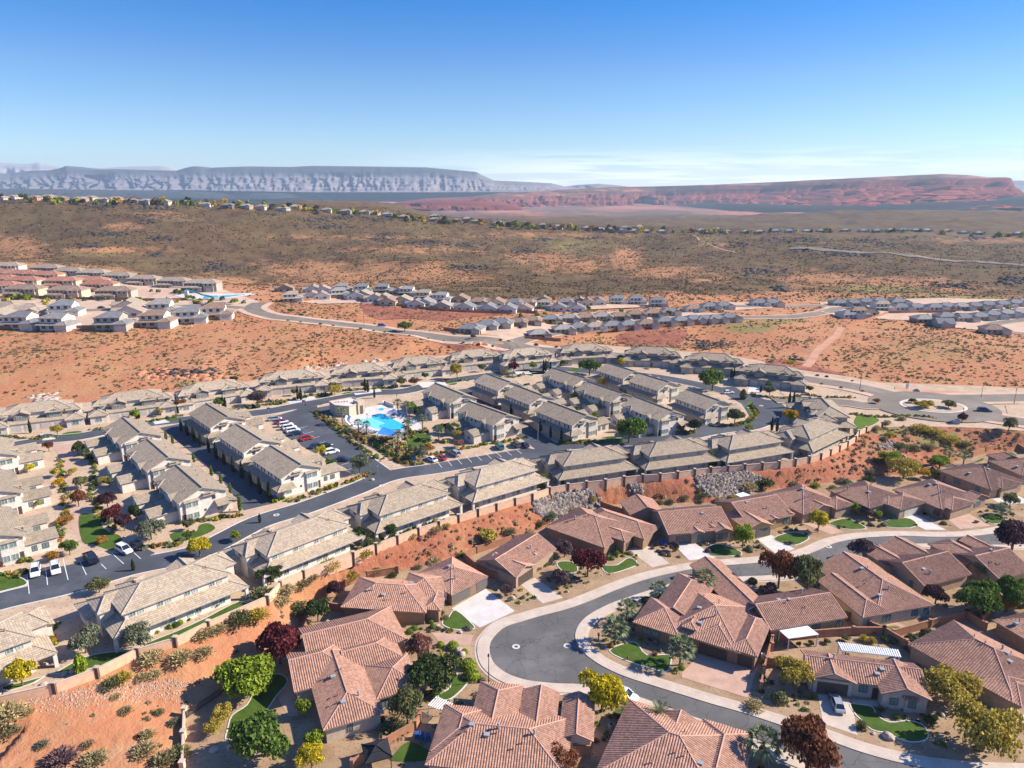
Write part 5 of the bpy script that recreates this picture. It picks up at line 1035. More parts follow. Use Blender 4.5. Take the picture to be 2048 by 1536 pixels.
CR = {'round': [mesh_leaf('crown', crown_round(s)) for s in (1, 2, 3, 4)], 'loose': [mesh_leaf('crown', crown_round(s, 4200, .038, 24, 1.15, .8)) for s in (11, 12, 13)], 'small': [mesh_leaf('crown', crown_round(s, 1500, .07, 10)) for s in (21, 22, 23)], 'tiny': [mesh_leaf('crown', crown_round(s, 160, .2, 6)) for s in (31, 32)]}
def cone_crown(seed, n=900, leaf=.06, top=.12):
    rg = np.random.default_rng(seed); z = rg.random(n)**1.1; a = rg.random(n)*2*PI; rad = (np.sin(PI*np.clip(z*.86+.1, 0, 1))**.6*(1-z*.55)+.03)*(.75+.35*rg.random(n)); P = np.stack([np.cos(a)*rad, np.sin(a)*rad, .06+z*.94], 1); N = np.stack([np.cos(a), np.sin(a), a*0+.5], 1); return P, N, rg
def column_mesh(seed):
    P, N, rg = cone_crown(seed, 620); V, F = leaves(P, N, .2, rg, .5); c = np.repeat(P, 4, 0); V = c+(V-c)*np.array([1, 1, .22]); return np_mesh('crown', V, F, 'leaf_cypress')
CR['column'] = [column_mesh(s) for s in (41, 42, 43)]
def conic_mesh(seed):
    P, N, rg = cone_crown(seed, 900); V, F = leaves(P, N, .13, rg, .4); c = np.repeat(P, 4, 0); V = c+(V-c)*np.array([1, 1, .5]); return np_mesh('crown', V, F, 'leaf_lime')
CR['cone'] = [conic_mesh(s) for s in (45, 46)]
TR = [trunk_mesh(s) for s in (1, 2, 3)]; TRS = [trunk_mesh(9, .05, .5, 3)]
def fan_palm_crown(seed, feather=False):
    rg = random.Random(seed); m = MB(); n = 28 if not feather else 26
    for k in range(n):
        a = k*2.39996+rg.random()*.3; el = 1.25-1.75*(k/n)+rg.random()*.12; d = Vector((math.cos(a)*math.cos(el), math.sin(a)*math.cos(el), math.sin(el))); side = Vector((-math.sin(a), math.cos(a), 0)); up = d.cross(side)*-1
        if not feather:
            L = .55+.12*rg.random(); b = d*L; m.tube([(0, 0, 0), tuple(b)], .012, .008, 3, 0, False)
            for j in range(9):
                t = (j-4)/4*1.2; dd = (d*math.cos(t)+side*math.sin(t)).normalized(); tip = b+dd*(.56*(1-.25*abs(t)/1.25))+Vector((0, 0, -.10-.06*abs(t))); w = side*math.cos(t)*.055-d*math.sin(t)*.055; mid = b+dd*.24
                m.face([tuple(b), tuple(mid-w), tuple(tip), tuple(mid+w)])
        else:
            pts = [d*(1.05*s)+Vector((0, 0, -.55*s*s*(.6+.5*(k/n)))) for s in (0, .25, .5, .75, 1)]; m.tube([tuple(p) for p in pts], .014, .006, 3, 0, False)
            for i in range(1, 14):
                s = i/14; p = pts[min(int(s*4), 3)].lerp(pts[min(int(s*4)+1, 4)], s*4-int(s*4))
                for sg in (-1, 1): tip = p+side*sg*.26*(1-.55*s)+d*.13+Vector((0, 0, -.09)); w = d*.022; m.face([tuple(p-w), tuple(p+w), tuple(tip)])
    if not feather:
        for k in range(26): a = k*2.4; m.face([(math.cos(a)*.06, math.sin(a)*.06, -.05), (math.cos(a+.5)*.24, math.sin(a+.5)*.24, -.42-.1*rg.random()), (math.cos(a-.3)*.12, math.sin(a-.3)*.12, -.5)], 1)
    return m.mesh('crown', ['leaf_palm', 'leaf_straw'])
PALM = [fan_palm_crown(s) for s in (1, 2, 3)]; FEATHER = fan_palm_crown(7, True); m = MB()
m.tube([(0, 0, -.3), (.01, 0, .35), (0, 0, 1.0)], .24, .17, 9); PALM_T = m.mesh('trunk', 'palm_bark')
VEG = {}
def with_mat(me, mat):
    k = (me.name, mat)
    if k not in VEG: c = me.copy(); c.materials[0] = M[mat]; VEG[k] = c
    return VEG[k]
RV = random.Random(5)
def tree(p, w, hh, kind, color, label, group=None, name=None, z=None):
    """p: foot of the trunk (x, y, z)"""
    x, y = p[0], p[1]; z = p[2] if z is None else z; rz = RV.random()*6.28
    if kind in ('palm', 'feather'):
        o = empty('palm_tree', (x, y, z), rz, label, 'palm tree', group); cr = link('crown', FEATHER if kind == 'feather' else PALM[RV.randrange(3)], o, (0, 0, hh)); cr.scale = (w/2,)*3; t = link('trunk', PALM_T, o); t.scale = (1, 1, hh); return o
    nm = name or {'column': 'cypress_tree', 'cone': 'conical_tree'}.get(kind, 'broadleaf_tree'); o = empty(nm, (x, y, z), rz, label, {'column': 'cypress'}.get(kind, 'tree'), group)
    c = link('crown', with_mat(CR[kind][RV.randrange(len(CR[kind]))], 'leaf_'+color), o); q_ = .88+.24*RV.random(); c.scale = (w/2*q_, w/2/q_, hh)
    if kind in ('round', 'loose', 'small'): t = link('trunk', TR[RV.randrange(3)] if w > 3.4 else TRS[0], o); t.scale = (w/2*.8, w/2*.8, hh)
    elif kind in ('column', 'cone'):
        if 'st' not in VEG: q = MB(); q.tube([(0, 0, -.05), (0, 0, .5)], .12, .08, 6); VEG['st'] = q.mesh('trunk', 'trunk_bark')
        t = link('trunk', VEG['st'], o); t.scale = (max(.5, w/2), max(.5, w/2), hh)
    return o
TREES = [('b',205,775,8.2,7.2,'round','crimson','deep purple-red tree left of the rambling rose-tiled house'), ('a',1690,985,10,6,'round','lime','big lime-green tree leaning over the iron fence'), ('a',1820,1400,10.4,6.4,'round','green','big bright green tree beside the curved back lawn'), ('b',1255,960,9.2,6.2,'round','dark','broad dark green tree over the small front lawn of the turning circle'), ('b',1150,760,5.6,5,'round','blush','pale reddish tree beside the pink driveway'), ('b',1075,1190,5,6,'loose','olive','dark olive tree at the corner of the rambling house'),
 ('c',695,1100,7.6,6.6,'round','yellow','bright yellow tree over the white car on the kerb'), ('d',560,1520,9.6,8,'round','rust','big rust-brown tree at the bottom edge beside the palm'), ('d',470,925,6,4.6,'loose','mustard','mustard shrub-like tree right of the stone-pillared garage'), ('d',1530,1040,8.5,5.2,'loose','mustard','mustard palo verde beside the grey-walled house'), ('d',1760,1370,9.5,7,'loose','mustard','largest yellow palo verde at the lower right corner'), ('d',370,262,7.6,9,'round','rust','rust-tinged dark tree in the street bend island'), ('d',565,312,7.6,9,'round','olive','dark green tree in the street bend island'), ('d',300,335,4.2,3.4,'round','plum','grey-purple shrub tree below the rust-tinged tree'), ('d',1705,440,10,7,'round','green','big green tree behind the clay walls at the right'), ('d',1925,420,6.5,7.2,'round','green','green tree right of the biggest garden tree'), ('d',2040,400,5.5,6.6,'round','lime','lime-green tree touching the right frame edge'), ('d',1440,370,5.4,4,'round','purple','dark purple tree between the brown house and the green tree'), ('d',1920,430,3,3.4,'small','orange','small orange-tinged tree before the green hedge trees'), ('d',1780,200,5,4.4,'loose','sage','sage-grey tree in front of the right edge house'),
 ('h',945,1370,6,4.6,'round','plum','dusky purple tree on the corner beside the parked white vehicle'), ('h',1960,1310,9,7,'round','purple','big dark purple tree at the right frame edge'), ('h',1650,1300,3.4,2.6,'loose','plum','thin purple sapling on the upper kerb'), ('h',640,1175,4.4,5.2,'round','yellow','round yellow-green street tree before the brown-tiled house'), ('g',1655,1280,4.6,5.2,'loose','lime','yellow-green tree beside the ochre house driveway'), ('h',895,1050,3.1,3.2,'round','lime','small lime tree left of the white-garage house'), ('h',970,1080,3.2,2.7,'round','plum','small purple tree left of the white garage door'), ('h',1465,1090,2.6,2.6,'round','plum','small purple tree between the two upper driveways'), ('h',1045,1085,2.6,2.2,'small','lime','low green shrub tree right of the small purple tree'), ('g',598,1480,6.4,6,'round','crimson','plum-red tree before the porch house lawn'), ('g',440,1345,4.8,3.6,'round','plum','purple tree left of the plum-red tree'), ('c',410,250,4.6,3.5,'round','plum','purple tree beside the small gabled house driveway'), ('b',1750,315,3,2.5,'round','plum','small purple tree beside the pale driveway'), ('g',1190,1310,2.6,2.4,'round','plum','small purple tree left of the wide pale driveway'),
 ('h',1140,720,6.2,4,'loose','lime','yellow-green wash tree nearest the red slope'), ('h',1225,810,8,5.4,'loose','mustard','large olive-yellow wash tree behind the brown roofs'), ('h',1470,740,6,3.8,'round','lime','lime wash tree left of the wash palms'), ('h',1358,810,3.2,3,'round','gold','small golden shrub tree beside the brown house'), ('h',1435,800,3,2.4,'small','green','green shrub tree beside the golden one'), ('h',1950,1000,4,3.4,'loose','olive','thin olive tree beside the upper right driveway'),
 ('b',465,490,5.2,4.7,'round','dark','dark green tree inside the clay wall corner'), ('b',590,322,4.2,3.6,'round','purple','dark purple tree outside the clay wall'), ('b',1270,1000,2.6,1.6,'small','green','low green mass under the dark green tree'), ('b',440,1360,3.4,3.2,'small','lime','yellow-green bush tree behind the rambling house'), ('b',420,1490,4,3.4,'loose','yellow','yellow bush tree at the bottom edge'), ('b',370,1140,2.8,3.4,'small','lime','small lime tree on the curved patio'), ('a',1520,1180,3.2,3,'loose','mustard','yellowing shrub tree at the iron fence end'), ('a',1460,1260,2.6,2.4,'loose','mustard','smaller yellowing sapling left of the curved lawn'), ('c',400,1530,5.4,4,'loose','rust','rusty-leaved tree top at the bottom edge between houses'),
 ('a',590,700,5.6,4.6,'round','sage','sage-green tree at the left corner of the nearest full townhouse'), ('a',955,680,4.6,4.6,'loose','sage','grey-green tree before the nearest townhouse windows'), ('a',155,930,4.6,4.6,'round','yellow','yellow-green round tree on the grass at the left edge'), ('a',555,838,2.2,3.4,'cone','lime','conical lime tree on the grass inside the wall'), ('a',1850,235,5,4.2,'round','dark','dark olive tree at the gap between two townhouses'), ('a',680,290,3.8,3,'loose','olive','pale olive tree behind the nearest townhouse roof'), ('f',750,1265,4.2,4,'round','dark','dark green tree before the third townhouse'), ('f',830,1290,3,2.4,'loose','olive','small olive bush beside the dark green tree at the wall'), ('f',960,1225,3.1,3.7,'round','dark','round dark green tree below the fourth townhouse'), ('f',1590,980,2.4,3.4,'cone','lime','bright green conical tree before the fifth townhouse'), ('g',295,865,2.2,3.4,'cone','lime','bright lime conical tree at the taupe townhouse patio'), ('g',1060,780,3,3.8,'round','green','green tree before the windows of the taupe townhouse'), ('g',1450,725,2.7,3.6,'cone','lime','lime tree between two taupe townhouses'), ('g',470,845,2.2,2,'small','dark','small dark shrub tree on the taupe townhouse corner'), ('h',85,700,3,3,'loose','olive','bare-looking olive tree before a taupe townhouse'),
 ('e',1365,1340,4.6,4,'round','yellow','vivid yellow-green tree beside the townhouse road'), ('e',1615,1235,2.4,2.4,'small','lime','small lime tree by the roof of the second townhouse'), ('e',1035,1225,5.4,4.2,'loose','sage','spreading sage tree beside the round lawn'), ('e',1285,1160,2,2.4,'small','olive','small olive tree in the stone ring on the lawn'), ('e',850,1165,4,4,'round','purple','purple tree nearest the parked cars on the garden lawn'), ('e',770,1110,4.4,4.2,'round','crimson','dark red tree beside the striped shade lawn'), ('e',740,1020,4.4,4.4,'round','purple','purple-brown tree by the garden wing'), ('e',540,1000,3.8,4,'round','rust','brown-purple tree halfway along the garden path'), ('e',555,880,3.8,3.2,'round','olive','dark grey-green tree on the garden path'), ('e',535,650,3.8,4,'round','dark','dark round tree at the top of the garden path'), ('e',335,625,2.8,3.2,'round','rust','small brown tree beside the road at the path end'), ('e',480,1330,3.2,3.2,'round','green','green tree at the near end of the left wings'), ('e',370,1370,2.8,2,'small','orange','orange shrub tree at the near end of the left wings'), ('e',700,1255,2.6,1.6,'small','orange','orange shrub on the lawn corner'), ('e',690,690,2.6,2.4,'loose','lime','small green sapling between garden wings'), ('e',710,850,2.4,2,'loose','mustard','small yellow sapling by the middle garden wing'), ('e',900,880,2.4,2,'loose','mustard','small yellow sapling on the near garden wing'), ('e',400,870,3,2.6,'small','gold','golden shrub tree on the garden path'), ('e',380,800,2.6,2.6,'small','mustard','yellowish shrub tree along the left wings'), ('e',490,790,2.6,2.2,'small','mustard','yellow shrub tree mid garden path'), ('e',450,1120,3.4,2,'loose','orange','orange-brown thin tree on the garden path'), ('e',205,765,2.6,2.4,'small','yellow','yellow shrub tree between two left wings'), ('e',245,1010,2.6,2.4,'small','mustard','yellow-green shrub tree between the near left wings'),
 ('e',395,515,3,3.4,'loose','mustard','yellow sapling before the first desert edge townhouse'), ('e',1240,350,4,4.4,'round','rust','brown tree between the second and third desert edge townhouses'), ('e',1095,385,2,2.8,'small','mustard','small yellow tree before the second desert edge townhouse'), ('e',1760,310,5,5,'loose','plum','pinkish bare tree beside the fourth desert edge townhouse'), ('e',1600,160,3.2,3,'round','dark','dark tree behind the desert edge roofs'), ('f',580,240,4.2,3.8,'loose','mustard','yellow-olive tree between the fourth and fifth desert edge townhouses'), ('f',1035,185,3.6,3.8,'round','olive','olive tree right of the fifth desert edge townhouse'), ('f',1120,175,3.4,3.2,'loose','rust','rust-tinged tree right of the olive tree'), ('f',1415,130,5,6.4,'round','mustard','tall yellow-green tree beyond the pool townhouses'), ('f',1735,110,3,3,'small','mustard','small yellow tree before the crimson tree'), ('f',1800,90,4.4,4.8,'round','crimson','crimson tree beside the eighth desert edge townhouse'),
 ('f',750,775,5,5,'loose','sage','pale sage tree at the pool road corner'), ('f',490,665,3.2,3.6,'round','yellow','bright yellow-green tree among the parked cars'), ('f',1390,510,3.6,3.8,'round','lime','bright lime tree by the pool lawn'), ('f',1310,500,3,3,'round','green','green tree behind the pool lawn palms'), ('f',1100,370,3.4,4.4,'round','lime','lime tree behind the loungers'), ('f',1160,680,3.6,4.2,'loose','sage','thin sage tree at the tip of the pool garden'), ('f',1210,640,3.6,3,'loose','orange','orange-leaved shrub tree by the pool lawn'), ('f',1420,600,3,2.4,'loose','blush','reddish shrub tree beside the parking bays'), ('g',880,565,10.6,8,'round','green','big feathery green tree in front of the gardens'), ('g',1450,212,11.5,8,'round','green','big spreading green tree beside the curved road'), ('g',610,105,9.5,6.5,'round','green','green tree between the ninth desert edge townhouse and the alleys'), ('g',1325,500,4,4.4,'round','dark','dark green tree at the alley mouth'), ('g',1600,440,5.6,5.4,'round','olive','olive-gold tree inside the curved road island'), ('h',450,430,4.8,4.6,'round','gold','golden yellow tree on the curved road beside the cypresses'), ('g',1700,490,3,2.6,'small','lime','lime shrub tree on the road island tip'), ('h',310,245,4.6,4,'round','sage','sage tree on the curved road outer edge'), ('h',130,265,2.6,3.4,'cone','olive','narrow olive tree beside the curved road'), ('3',870,1015,4,4,'round','yellow','yellow-green tree between the ninth and tenth desert edge townhouses'), ('g',700,190,3.6,4.2,'loose','mustard','yellow tree between the farther alley gardens'), ('g',520,300,4.4,4,'loose','mustard','yellow-olive tree in the middle alley garden'), ('g',665,380,3.2,3.6,'loose','lime','yellow-green tree in the near alley garden'), ('g',280,210,3.4,3.4,'loose','orange','orange-red tree beside the farther alley garden'), ('g',1230,490,3,2.4,'small','olive','olive shrub tree beside the white end wall'), ('g',560,520,2.4,2.4,'small','orange','orange sapling at the alley mouth wall'),
 ('h',1340,335,4,2.8,'loose','mustard','yellow shrub tree on the roundabout island'), ('h',1390,330,3.4,2.8,'loose','mustard','olive-yellow shrub tree mid roundabout island'), ('h',1530,335,4,3,'loose','olive','green-grey tree at the right of the roundabout island'), ('h',1280,300,2.6,2.2,'small','dark','dark shrub at the left of the roundabout island'), ('h',1625,430,2.6,3.2,'loose','crimson','thin red sapling on the boulevard verge'), ('h',1940,490,4.2,4.4,'loose','olive','olive tree on the boulevard verge at right'), ('h',1040,300,2.6,2,'small','orange','orange shrub on the roundabout approach'), ('2',1190,735,8,5.5,'round','green','lone green tree on the boulevard verge'), ('4',175,1015,3.5,3,'small','yellow','small yellow shrub tree at the red bank foot'), ('2',280,582,4,2.6,'small','olive','green shrub on the far boulevard bank'), ('2',390,595,3.6,2.2,'small','olive','second green shrub on the far boulevard bank'), ('2',1735,790,3,2.6,'small','olive','green shrub beside the lower settlement road')]
def foot(zc, x, y): return at(px(zc, x, y))
for zc, x, y, w, hh, kind, color, lab in TREES: k = 1.22 if zc in 'efgh' else 1.1; tree(foot(zc, x, y), w*k, hh*(k*.5+.5), kind, color, lab)
AUTO = 0
for o in [o for o in COL.objects if o.name.split('.')[0] == 'townhouse']:
    L = o['label']; c, s_ = math.cos(o.rotation_euler.z), math.sin(o.rotation_euler.z)
    if o['group'] == GC and 'leftmost' not in L: short = L.split(' along')[0]+' of the desert edge row'; spots = [(-15.2, 13.5), (0, 15.2)]
    elif o['group'] == GB: short = L.replace('gabled townhouses ', 'townhouses '); spots = [(.3, 13.2)] if 'left edge' not in L else []
    else: continue
    for j, (lx, ly) in enumerate(spots):
        col_ = ['olive', 'mustard', 'green', 'sage', 'lime', 'dark'][(AUTO*5+j) % 6]; AUTO += 1; w = 2.8+RV.random()*1.6
        nm = {'olive': 'olive', 'mustard': 'yellowish', 'green': 'green', 'sage': 'grey-green', 'lime': 'lime', 'dark': 'dark'}[col_]; lab = '%s tree %s the %s' % (nm, ('beside', 'before')[j], short)
        lab = ' '.join(lab.split()[:16]); tree((o.location.x+lx*c-ly*s_, o.location.y+lx*s_+ly*c, ZP), w, w*1.0, 'small', col_, lab)
for zc, x, y, w, hh, k, lab in [('d',250,1490,5.4,4.6,'palm','fan palm at the bottom edge left of the rust-brown tree'), ('c',1075,1245,5.6,3.6,'feather','feathery date palm before the bottom right house'), ('c',785,640,5.2,3.4,'palm','fan palm on the kerb nearest the turning circle'), ('c',1228,785,5.4,3.6,'palm','fan palm between lawn and stone-pillared garage'), ('c',1390,310,4.8,4,'palm','fan palm behind the corner house roof'), ('c',862,490,4.2,3,'palm','fan palm beside the left wing of the corner house'), ('c',1078,345,4,2.6,'palm','low fan palm at the rear kerb of the corner house'), ('h',1895,1065,4.4,1.8,'palm','low spreading palm on the upper right lawn'), ('h',1530,700,3.8,3.2,'palm','left palm of the wash pair'), ('h',1633,715,3.8,3.2,'palm','right palm of the wash pair'),
   ('f',632,438,3.6,4.4,'palm','palm beside the clubhouse wall'), ('f',741,495,3,3.4,'palm','palm at the left pool edge'), ('f',797,500,3,3,'palm','palm right of the left pool edge palm'), ('f',1012,375,3.6,4.4,'palm','palm behind the lounger row'), ('f',1070,390,3.6,4.4,'palm','palm at the lounger row beside the lime tree'), ('f',1180,497,3.6,4.8,'palm','tall palm right of the pool'), ('f',1075,525,3.6,4.4,'palm','palm at the right pool corner'), ('f',1290,545,4.2,3.4,'palm','broad palm behind the pool lawn'), ('f',1012,590,3.6,3.6,'palm','palm right of the blue sail'), ('f',1085,480,3,3.2,'palm','palm at the pool side below the lounger row')]:
    tree(foot(zc, x, y), w, hh, k, '', lab, 'palms')
cy = [('e',x,y,1.15,4.6+.4*(i % 3)) for i, (x, y) in enumerate([(1240,490),(1280,520),(1325,557),(1373,595),(1428,636),(1478,678),(1533,718),(1593,768),(1655,815),(1713,862),(1775,915),(1845,968)])]
for i, (zc, x, y, w, hh) in enumerate(cy): tree(foot(zc, x, y), w, hh, 'column', 'cypress', '%s dark cypress from the far end of the left alley garages' % nth(i), 'cypresses along the left alley')
for i, (x, y) in enumerate([(1135,545),(1180,575),(1325,700),(1445,790),(1510,845),(1575,915),(1640,1035)]): tree(foot('e', x, y), 1.0, 3.2 if i < 6 else 4.8, 'column', 'green', '%s slim green cypress from the far end along the white gabled townhouses' % nth(i), 'cypresses along the white townhouses')
for i, (zc, x, y, w, hh, lab) in enumerate([('e',935,400,1,4,'left cypress of the pair before the second desert edge townhouse'),('e',950,400,1,3.4,'right cypress of the pair before the second desert edge townhouse'),('e',1524,325,1,4.6,'left cypress of the pair before the third desert edge townhouse'),('e',1540,325,1,4,'right cypress of the pair before the third desert edge townhouse'),('f',328,272,1.2,5.6,'left cypress of the pair left of the clubhouse'),('f',349,276,1.2,5,'right cypress of the pair left of the clubhouse'),('f',788,216,1.2,5.4,'left cypress of the pair behind the clubhouse'),('f',806,220,1.2,5,'right cypress of the pair behind the clubhouse'),('3',252,1055,1.2,5.4,'left cypress of the pair by the crimson tree'),('3',270,1055,1.2,5.6,'right cypress of the pair by the crimson tree'),('3',308,1060,1.2,5,'third cypress right of the crimson tree pair'),('e',210,500,1.1,4.6,'lone cypress before the first desert edge townhouse'),('h',442,325,1.3,6,'left tall cypress on the curved road'),('h',471,325,1.3,6,'right tall cypress on the curved road'),('h',325,485,1.1,5,'left cypress beside the curved road corner house'),('h',360,490,1.1,4,'right cypress beside the curved road corner house'),('f',850,260,1,4,'lone cypress right of the clubhouse'),('a',912,140,.8,2.6,'small dark cypress on the road edge behind the nearest townhouse'),('e',1775,1110,.8,2.4,'small dark cypress on the kerb opposite the alley mouth'),('f',75,750,1,4.4,'cypress beside the white end wall at the alley mouth'),('f',135,968,1.2,5.4,'nearest cypress at the alley mouth corner'),('g',300,490,1,4,'cypress on the shaded garages of the right alley'),('g',75,375,1,4,'cypress on the upper shaded garages'),('g',275,490,1,4,'second cypress on the shaded garages of the right alley'),('g',345,535,1,4.4,'third cypress on the shaded garages of the right alley'),('g',418,560,1.1,4.8,'cypress at the near corner of the right alley garages'),('h',250,220,1,3,'short cypress beside the twelfth desert edge townhouse'),('3',1755,1100,1,4,'left shaded cypress by the eleventh desert edge townhouse'),('3',1775,1105,1,4.4,'right shaded cypress by the eleventh desert edge townhouse'),('g',880,220,.9,3.4,'cypress between the far alley garages'),('g',1095,285,.9,3.4,'cypress at the middle garage of the far alley')]): tree(foot(zc, x, y), w, hh, 'column', 'cypress', lab, 'single and paired cypresses')
# ---------------------------------------------------------------- shrubs
def dome(seed, n, leaf, flat=.7):
    rg = np.random.default_rng(seed); d = rg.normal(size=(n, 3)); d /= np.linalg.norm(d, axis=1)[:, None]; d[:, 2] = np.abs(d[:, 2]); r = (.78+.25*rg.random(n))[:, None]; P = d*r*np.array([1, 1, .95])+np.array([0, 0, .02]); return leaves(P, d, leaf, rg, flat)
def tuft(seed, n, leaf):
    rg = np.random.default_rng(seed); a = rg.random(n)*6.283; e = rg.random(n)*1.1+.25; r = rg.random(n)**.6; d = np.stack([np.cos(a)*np.cos(e), np.sin(a)*np.cos(e), np.sin(e)], 1); P = d*r[:, None]; dn = d*.4+np.array([.3, 0, .7]); V, F = leaves(P, dn/np.linalg.norm(dn, axis=1)[:, None], leaf, rg, .5); c = np.repeat(P, 4, 0); dd = np.repeat(d, 4, 0); q = V-c; return c+q*.55+dd*(q*dd).sum(1)[:, None]*1.2+0, F
SH = {'ball': [mesh_leaf('shrub', dome(s, 800, .085, .75)) for s in (1, 2)], 'bush': [mesh_leaf('shrub', crown_round(s, 1000, .08, 10, 1.5)) for s in (3, 4, 5)], 'tuft': [mesh_leaf('shrub', tuft(s, 900, .075)) for s in (6, 7, 8)]}
def shrub(p, r, hh, kind, color, label, group, name='shrub', cat='shrub'):
    o = link(name, with_mat(SH[kind][RV.randrange(len(SH[kind]))], 'leaf_'+color), None, tuple(p), RV.random()*6.28); o.scale = (r, r, hh); return tag(o, label, cat, group)
SL = [('b',1385,670,1.2,1.5,'ball','lime','lime clipped ball shrub on the pink driveway corner'), ('b',1300,655,.8,1,'ball','lime','clipped shrub left of the lime ball on the driveway corner'), ('b',1490,800,1.6,1.7,'ball','lime','larger round hedge ball along the turning circle pavement'), ('b',1520,870,1.5,1.6,'ball','lime','near round hedge ball beside the lamp post'), ('b',1465,700,.7,.8,'ball','lime','small ball beside the pale boulders'), ('b',1585,895,.7,.7,'ball','olive','small ball at the lamp post foot'), ('b',1090,565,.8,.9,'ball','green','left clipped ball behind the reddish tree'), ('b',1122,540,.8,.9,'ball','green','right clipped ball behind the reddish tree'), ('b',1235,495,.7,.8,'ball','green','upper clipped ball at the twin garage house corner'), ('b',1247,530,.7,.8,'ball','green','lower clipped ball at the twin garage house corner'), ('b',508,520,.8,.9,'ball','lime','lime ball inside the clay wall corner'), ('b',560,505,.6,.7,'ball','lime','smaller lime ball inside the clay wall corner'), ('b',865,475,1.6,1.3,'bush','olive','olive bush against the brown side wall'), ('b',735,485,1,1,'tuft','plum','purple tuft beside the brown side wall'), ('b',980,1240,3,1.4,'tuft','olive','long feathery green bush below the rambling house'), ('b',1490,540,.9,.8,'ball','sage','grey-green ball at the lawn tip'), ('b',1970,1000,1.1,.8,'ball','green','green mound on the kerb by the red car'), ('b',900,1180,.7,1,'bush','rust','rusty shrub at the house corner window'),
 ('c',378,1015,.6,1,'ball','lime','yellow-green upright ball on the kerb left of the yellow tree'), ('c',520,1020,.7,1.2,'ball','dark','dark clipped ball left of the yellow tree'), ('c',860,1115,1.6,1,'tuft','green','spiky green bush beside the white kerb car'), ('c',1315,1265,.9,1.1,'ball','olive','olive ball right of the date palm'), ('c',1235,1285,.9,.9,'ball','olive','olive ball before the date palm'), ('c',1200,825,.5,.7,'ball','lime','left small ball at the garage palm'), ('c',1243,810,.6,.7,'ball','lime','right small ball at the garage palm'), ('c',755,660,.6,.6,'ball','orange','orange-tinged shrub under the kerb palm'), ('c',810,635,.4,.6,'ball','lime','tiny lime ball under the kerb palm'), ('c',1200,290,.9,1,'ball','dark','dark ball at the rear kerb of the corner house'), ('c',1250,285,1,.9,'bush','green','green bush at the rear kerb'), ('c',905,370,1.1,.9,'ball','green','green ball at the left pavement of the corner house'), ('c',1000,350,1.2,1,'ball','dark','dark ball beside the left rear palm'), ('c',440,230,.8,.9,'tuft','olive','spiky shrub at the purple tree foot'), ('c',1490,350,.7,1,'ball','yellow','yellow ball at the corner house rear wall'), ('c',320,100,.7,.7,'ball','olive','shrub beside the small lawn'),
 ('d',378,1030,1.5,1.9,'ball','olive','big round clipped ball right of the pampas tuft'), ('d',200,1080,1.9,1.3,'tuft','straw','pale straw pampas tuft on the kerb'), ('d',940,1215,1.1,1.3,'tuft','olive','spiky olive tuft at the driveway edge'), ('d',1385,1180,1.2,1.2,'bush','dark','dark bush at the right end of the grey-walled house'), ('d',1165,1135,.6,.6,'ball','straw','pale shrub in the front bed'), ('d',1070,1100,.8,.9,'tuft','olive','spiky plant in the front bed left of the window'), ('d',1280,620,1.4,1.4,'ball','dark','left of the three dark balls along the clay wall'), ('d',1390,590,1.5,1.6,'ball','dark','middle of the three dark balls along the clay wall'), ('d',1515,570,1.6,1.8,'bush','dark','right of the three dark bushes along the clay wall'), ('d',1615,560,.9,1,'ball','lime','lime ball right of the dark bushes'), ('d',1150,630,1.2,.9,'bush','olive','olive bush at the wall corner behind the pergola'), ('d',1090,625,1,1.2,'bush','dark','dark bush at the pergola corner'), ('d',1000,570,1,.8,'bush','olive','bush against the wall by the green lawn'), ('d',950,620,1,1.3,'tuft','yellow','yellow plant before the long clay wall'), ('d',1010,635,1,1.3,'tuft','mustard','spiky yellow plant beside the pergola'), ('d',830,620,.9,1,'bush','olive','olive plant before the long clay wall'), ('d',700,640,.9,1,'bush','olive','third plant along the long clay wall'), ('d',595,645,.8,.9,'bush','olive','second plant along the long clay wall'), ('d',510,660,.6,1.1,'bush','sage','sage plant along the long clay wall'), ('d',425,665,.6,1.1,'bush','sage','leftmost sage plant along the long clay wall'), ('d',1250,680,.9,.8,'tuft','olive','grass tuft beside the pergola end'), ('d',700,185,1.2,1.1,'ball','sage','grey ball behind the bend island trees'), ('d',750,165,1.2,1,'bush','olive','olive bush at the bend pavement'), ('d',680,210,1,1,'ball','green','green ball below the grey ball'), ('h',900,1410,1.4,1,'ball','sage','grey-green mound on the corner pavement'), ('d',195,220,1.1,1.1,'ball','dark','dark ball left of the bend island trees'), ('d',2000,380,1.4,1.4,'ball','olive','olive mass at the right frame edge')]
for zc, x, y, r, hh, kind, color, lab in SL: shrub(foot(zc, x, y), r, hh, kind, color, lab, 'garden shrubs of the lower street')
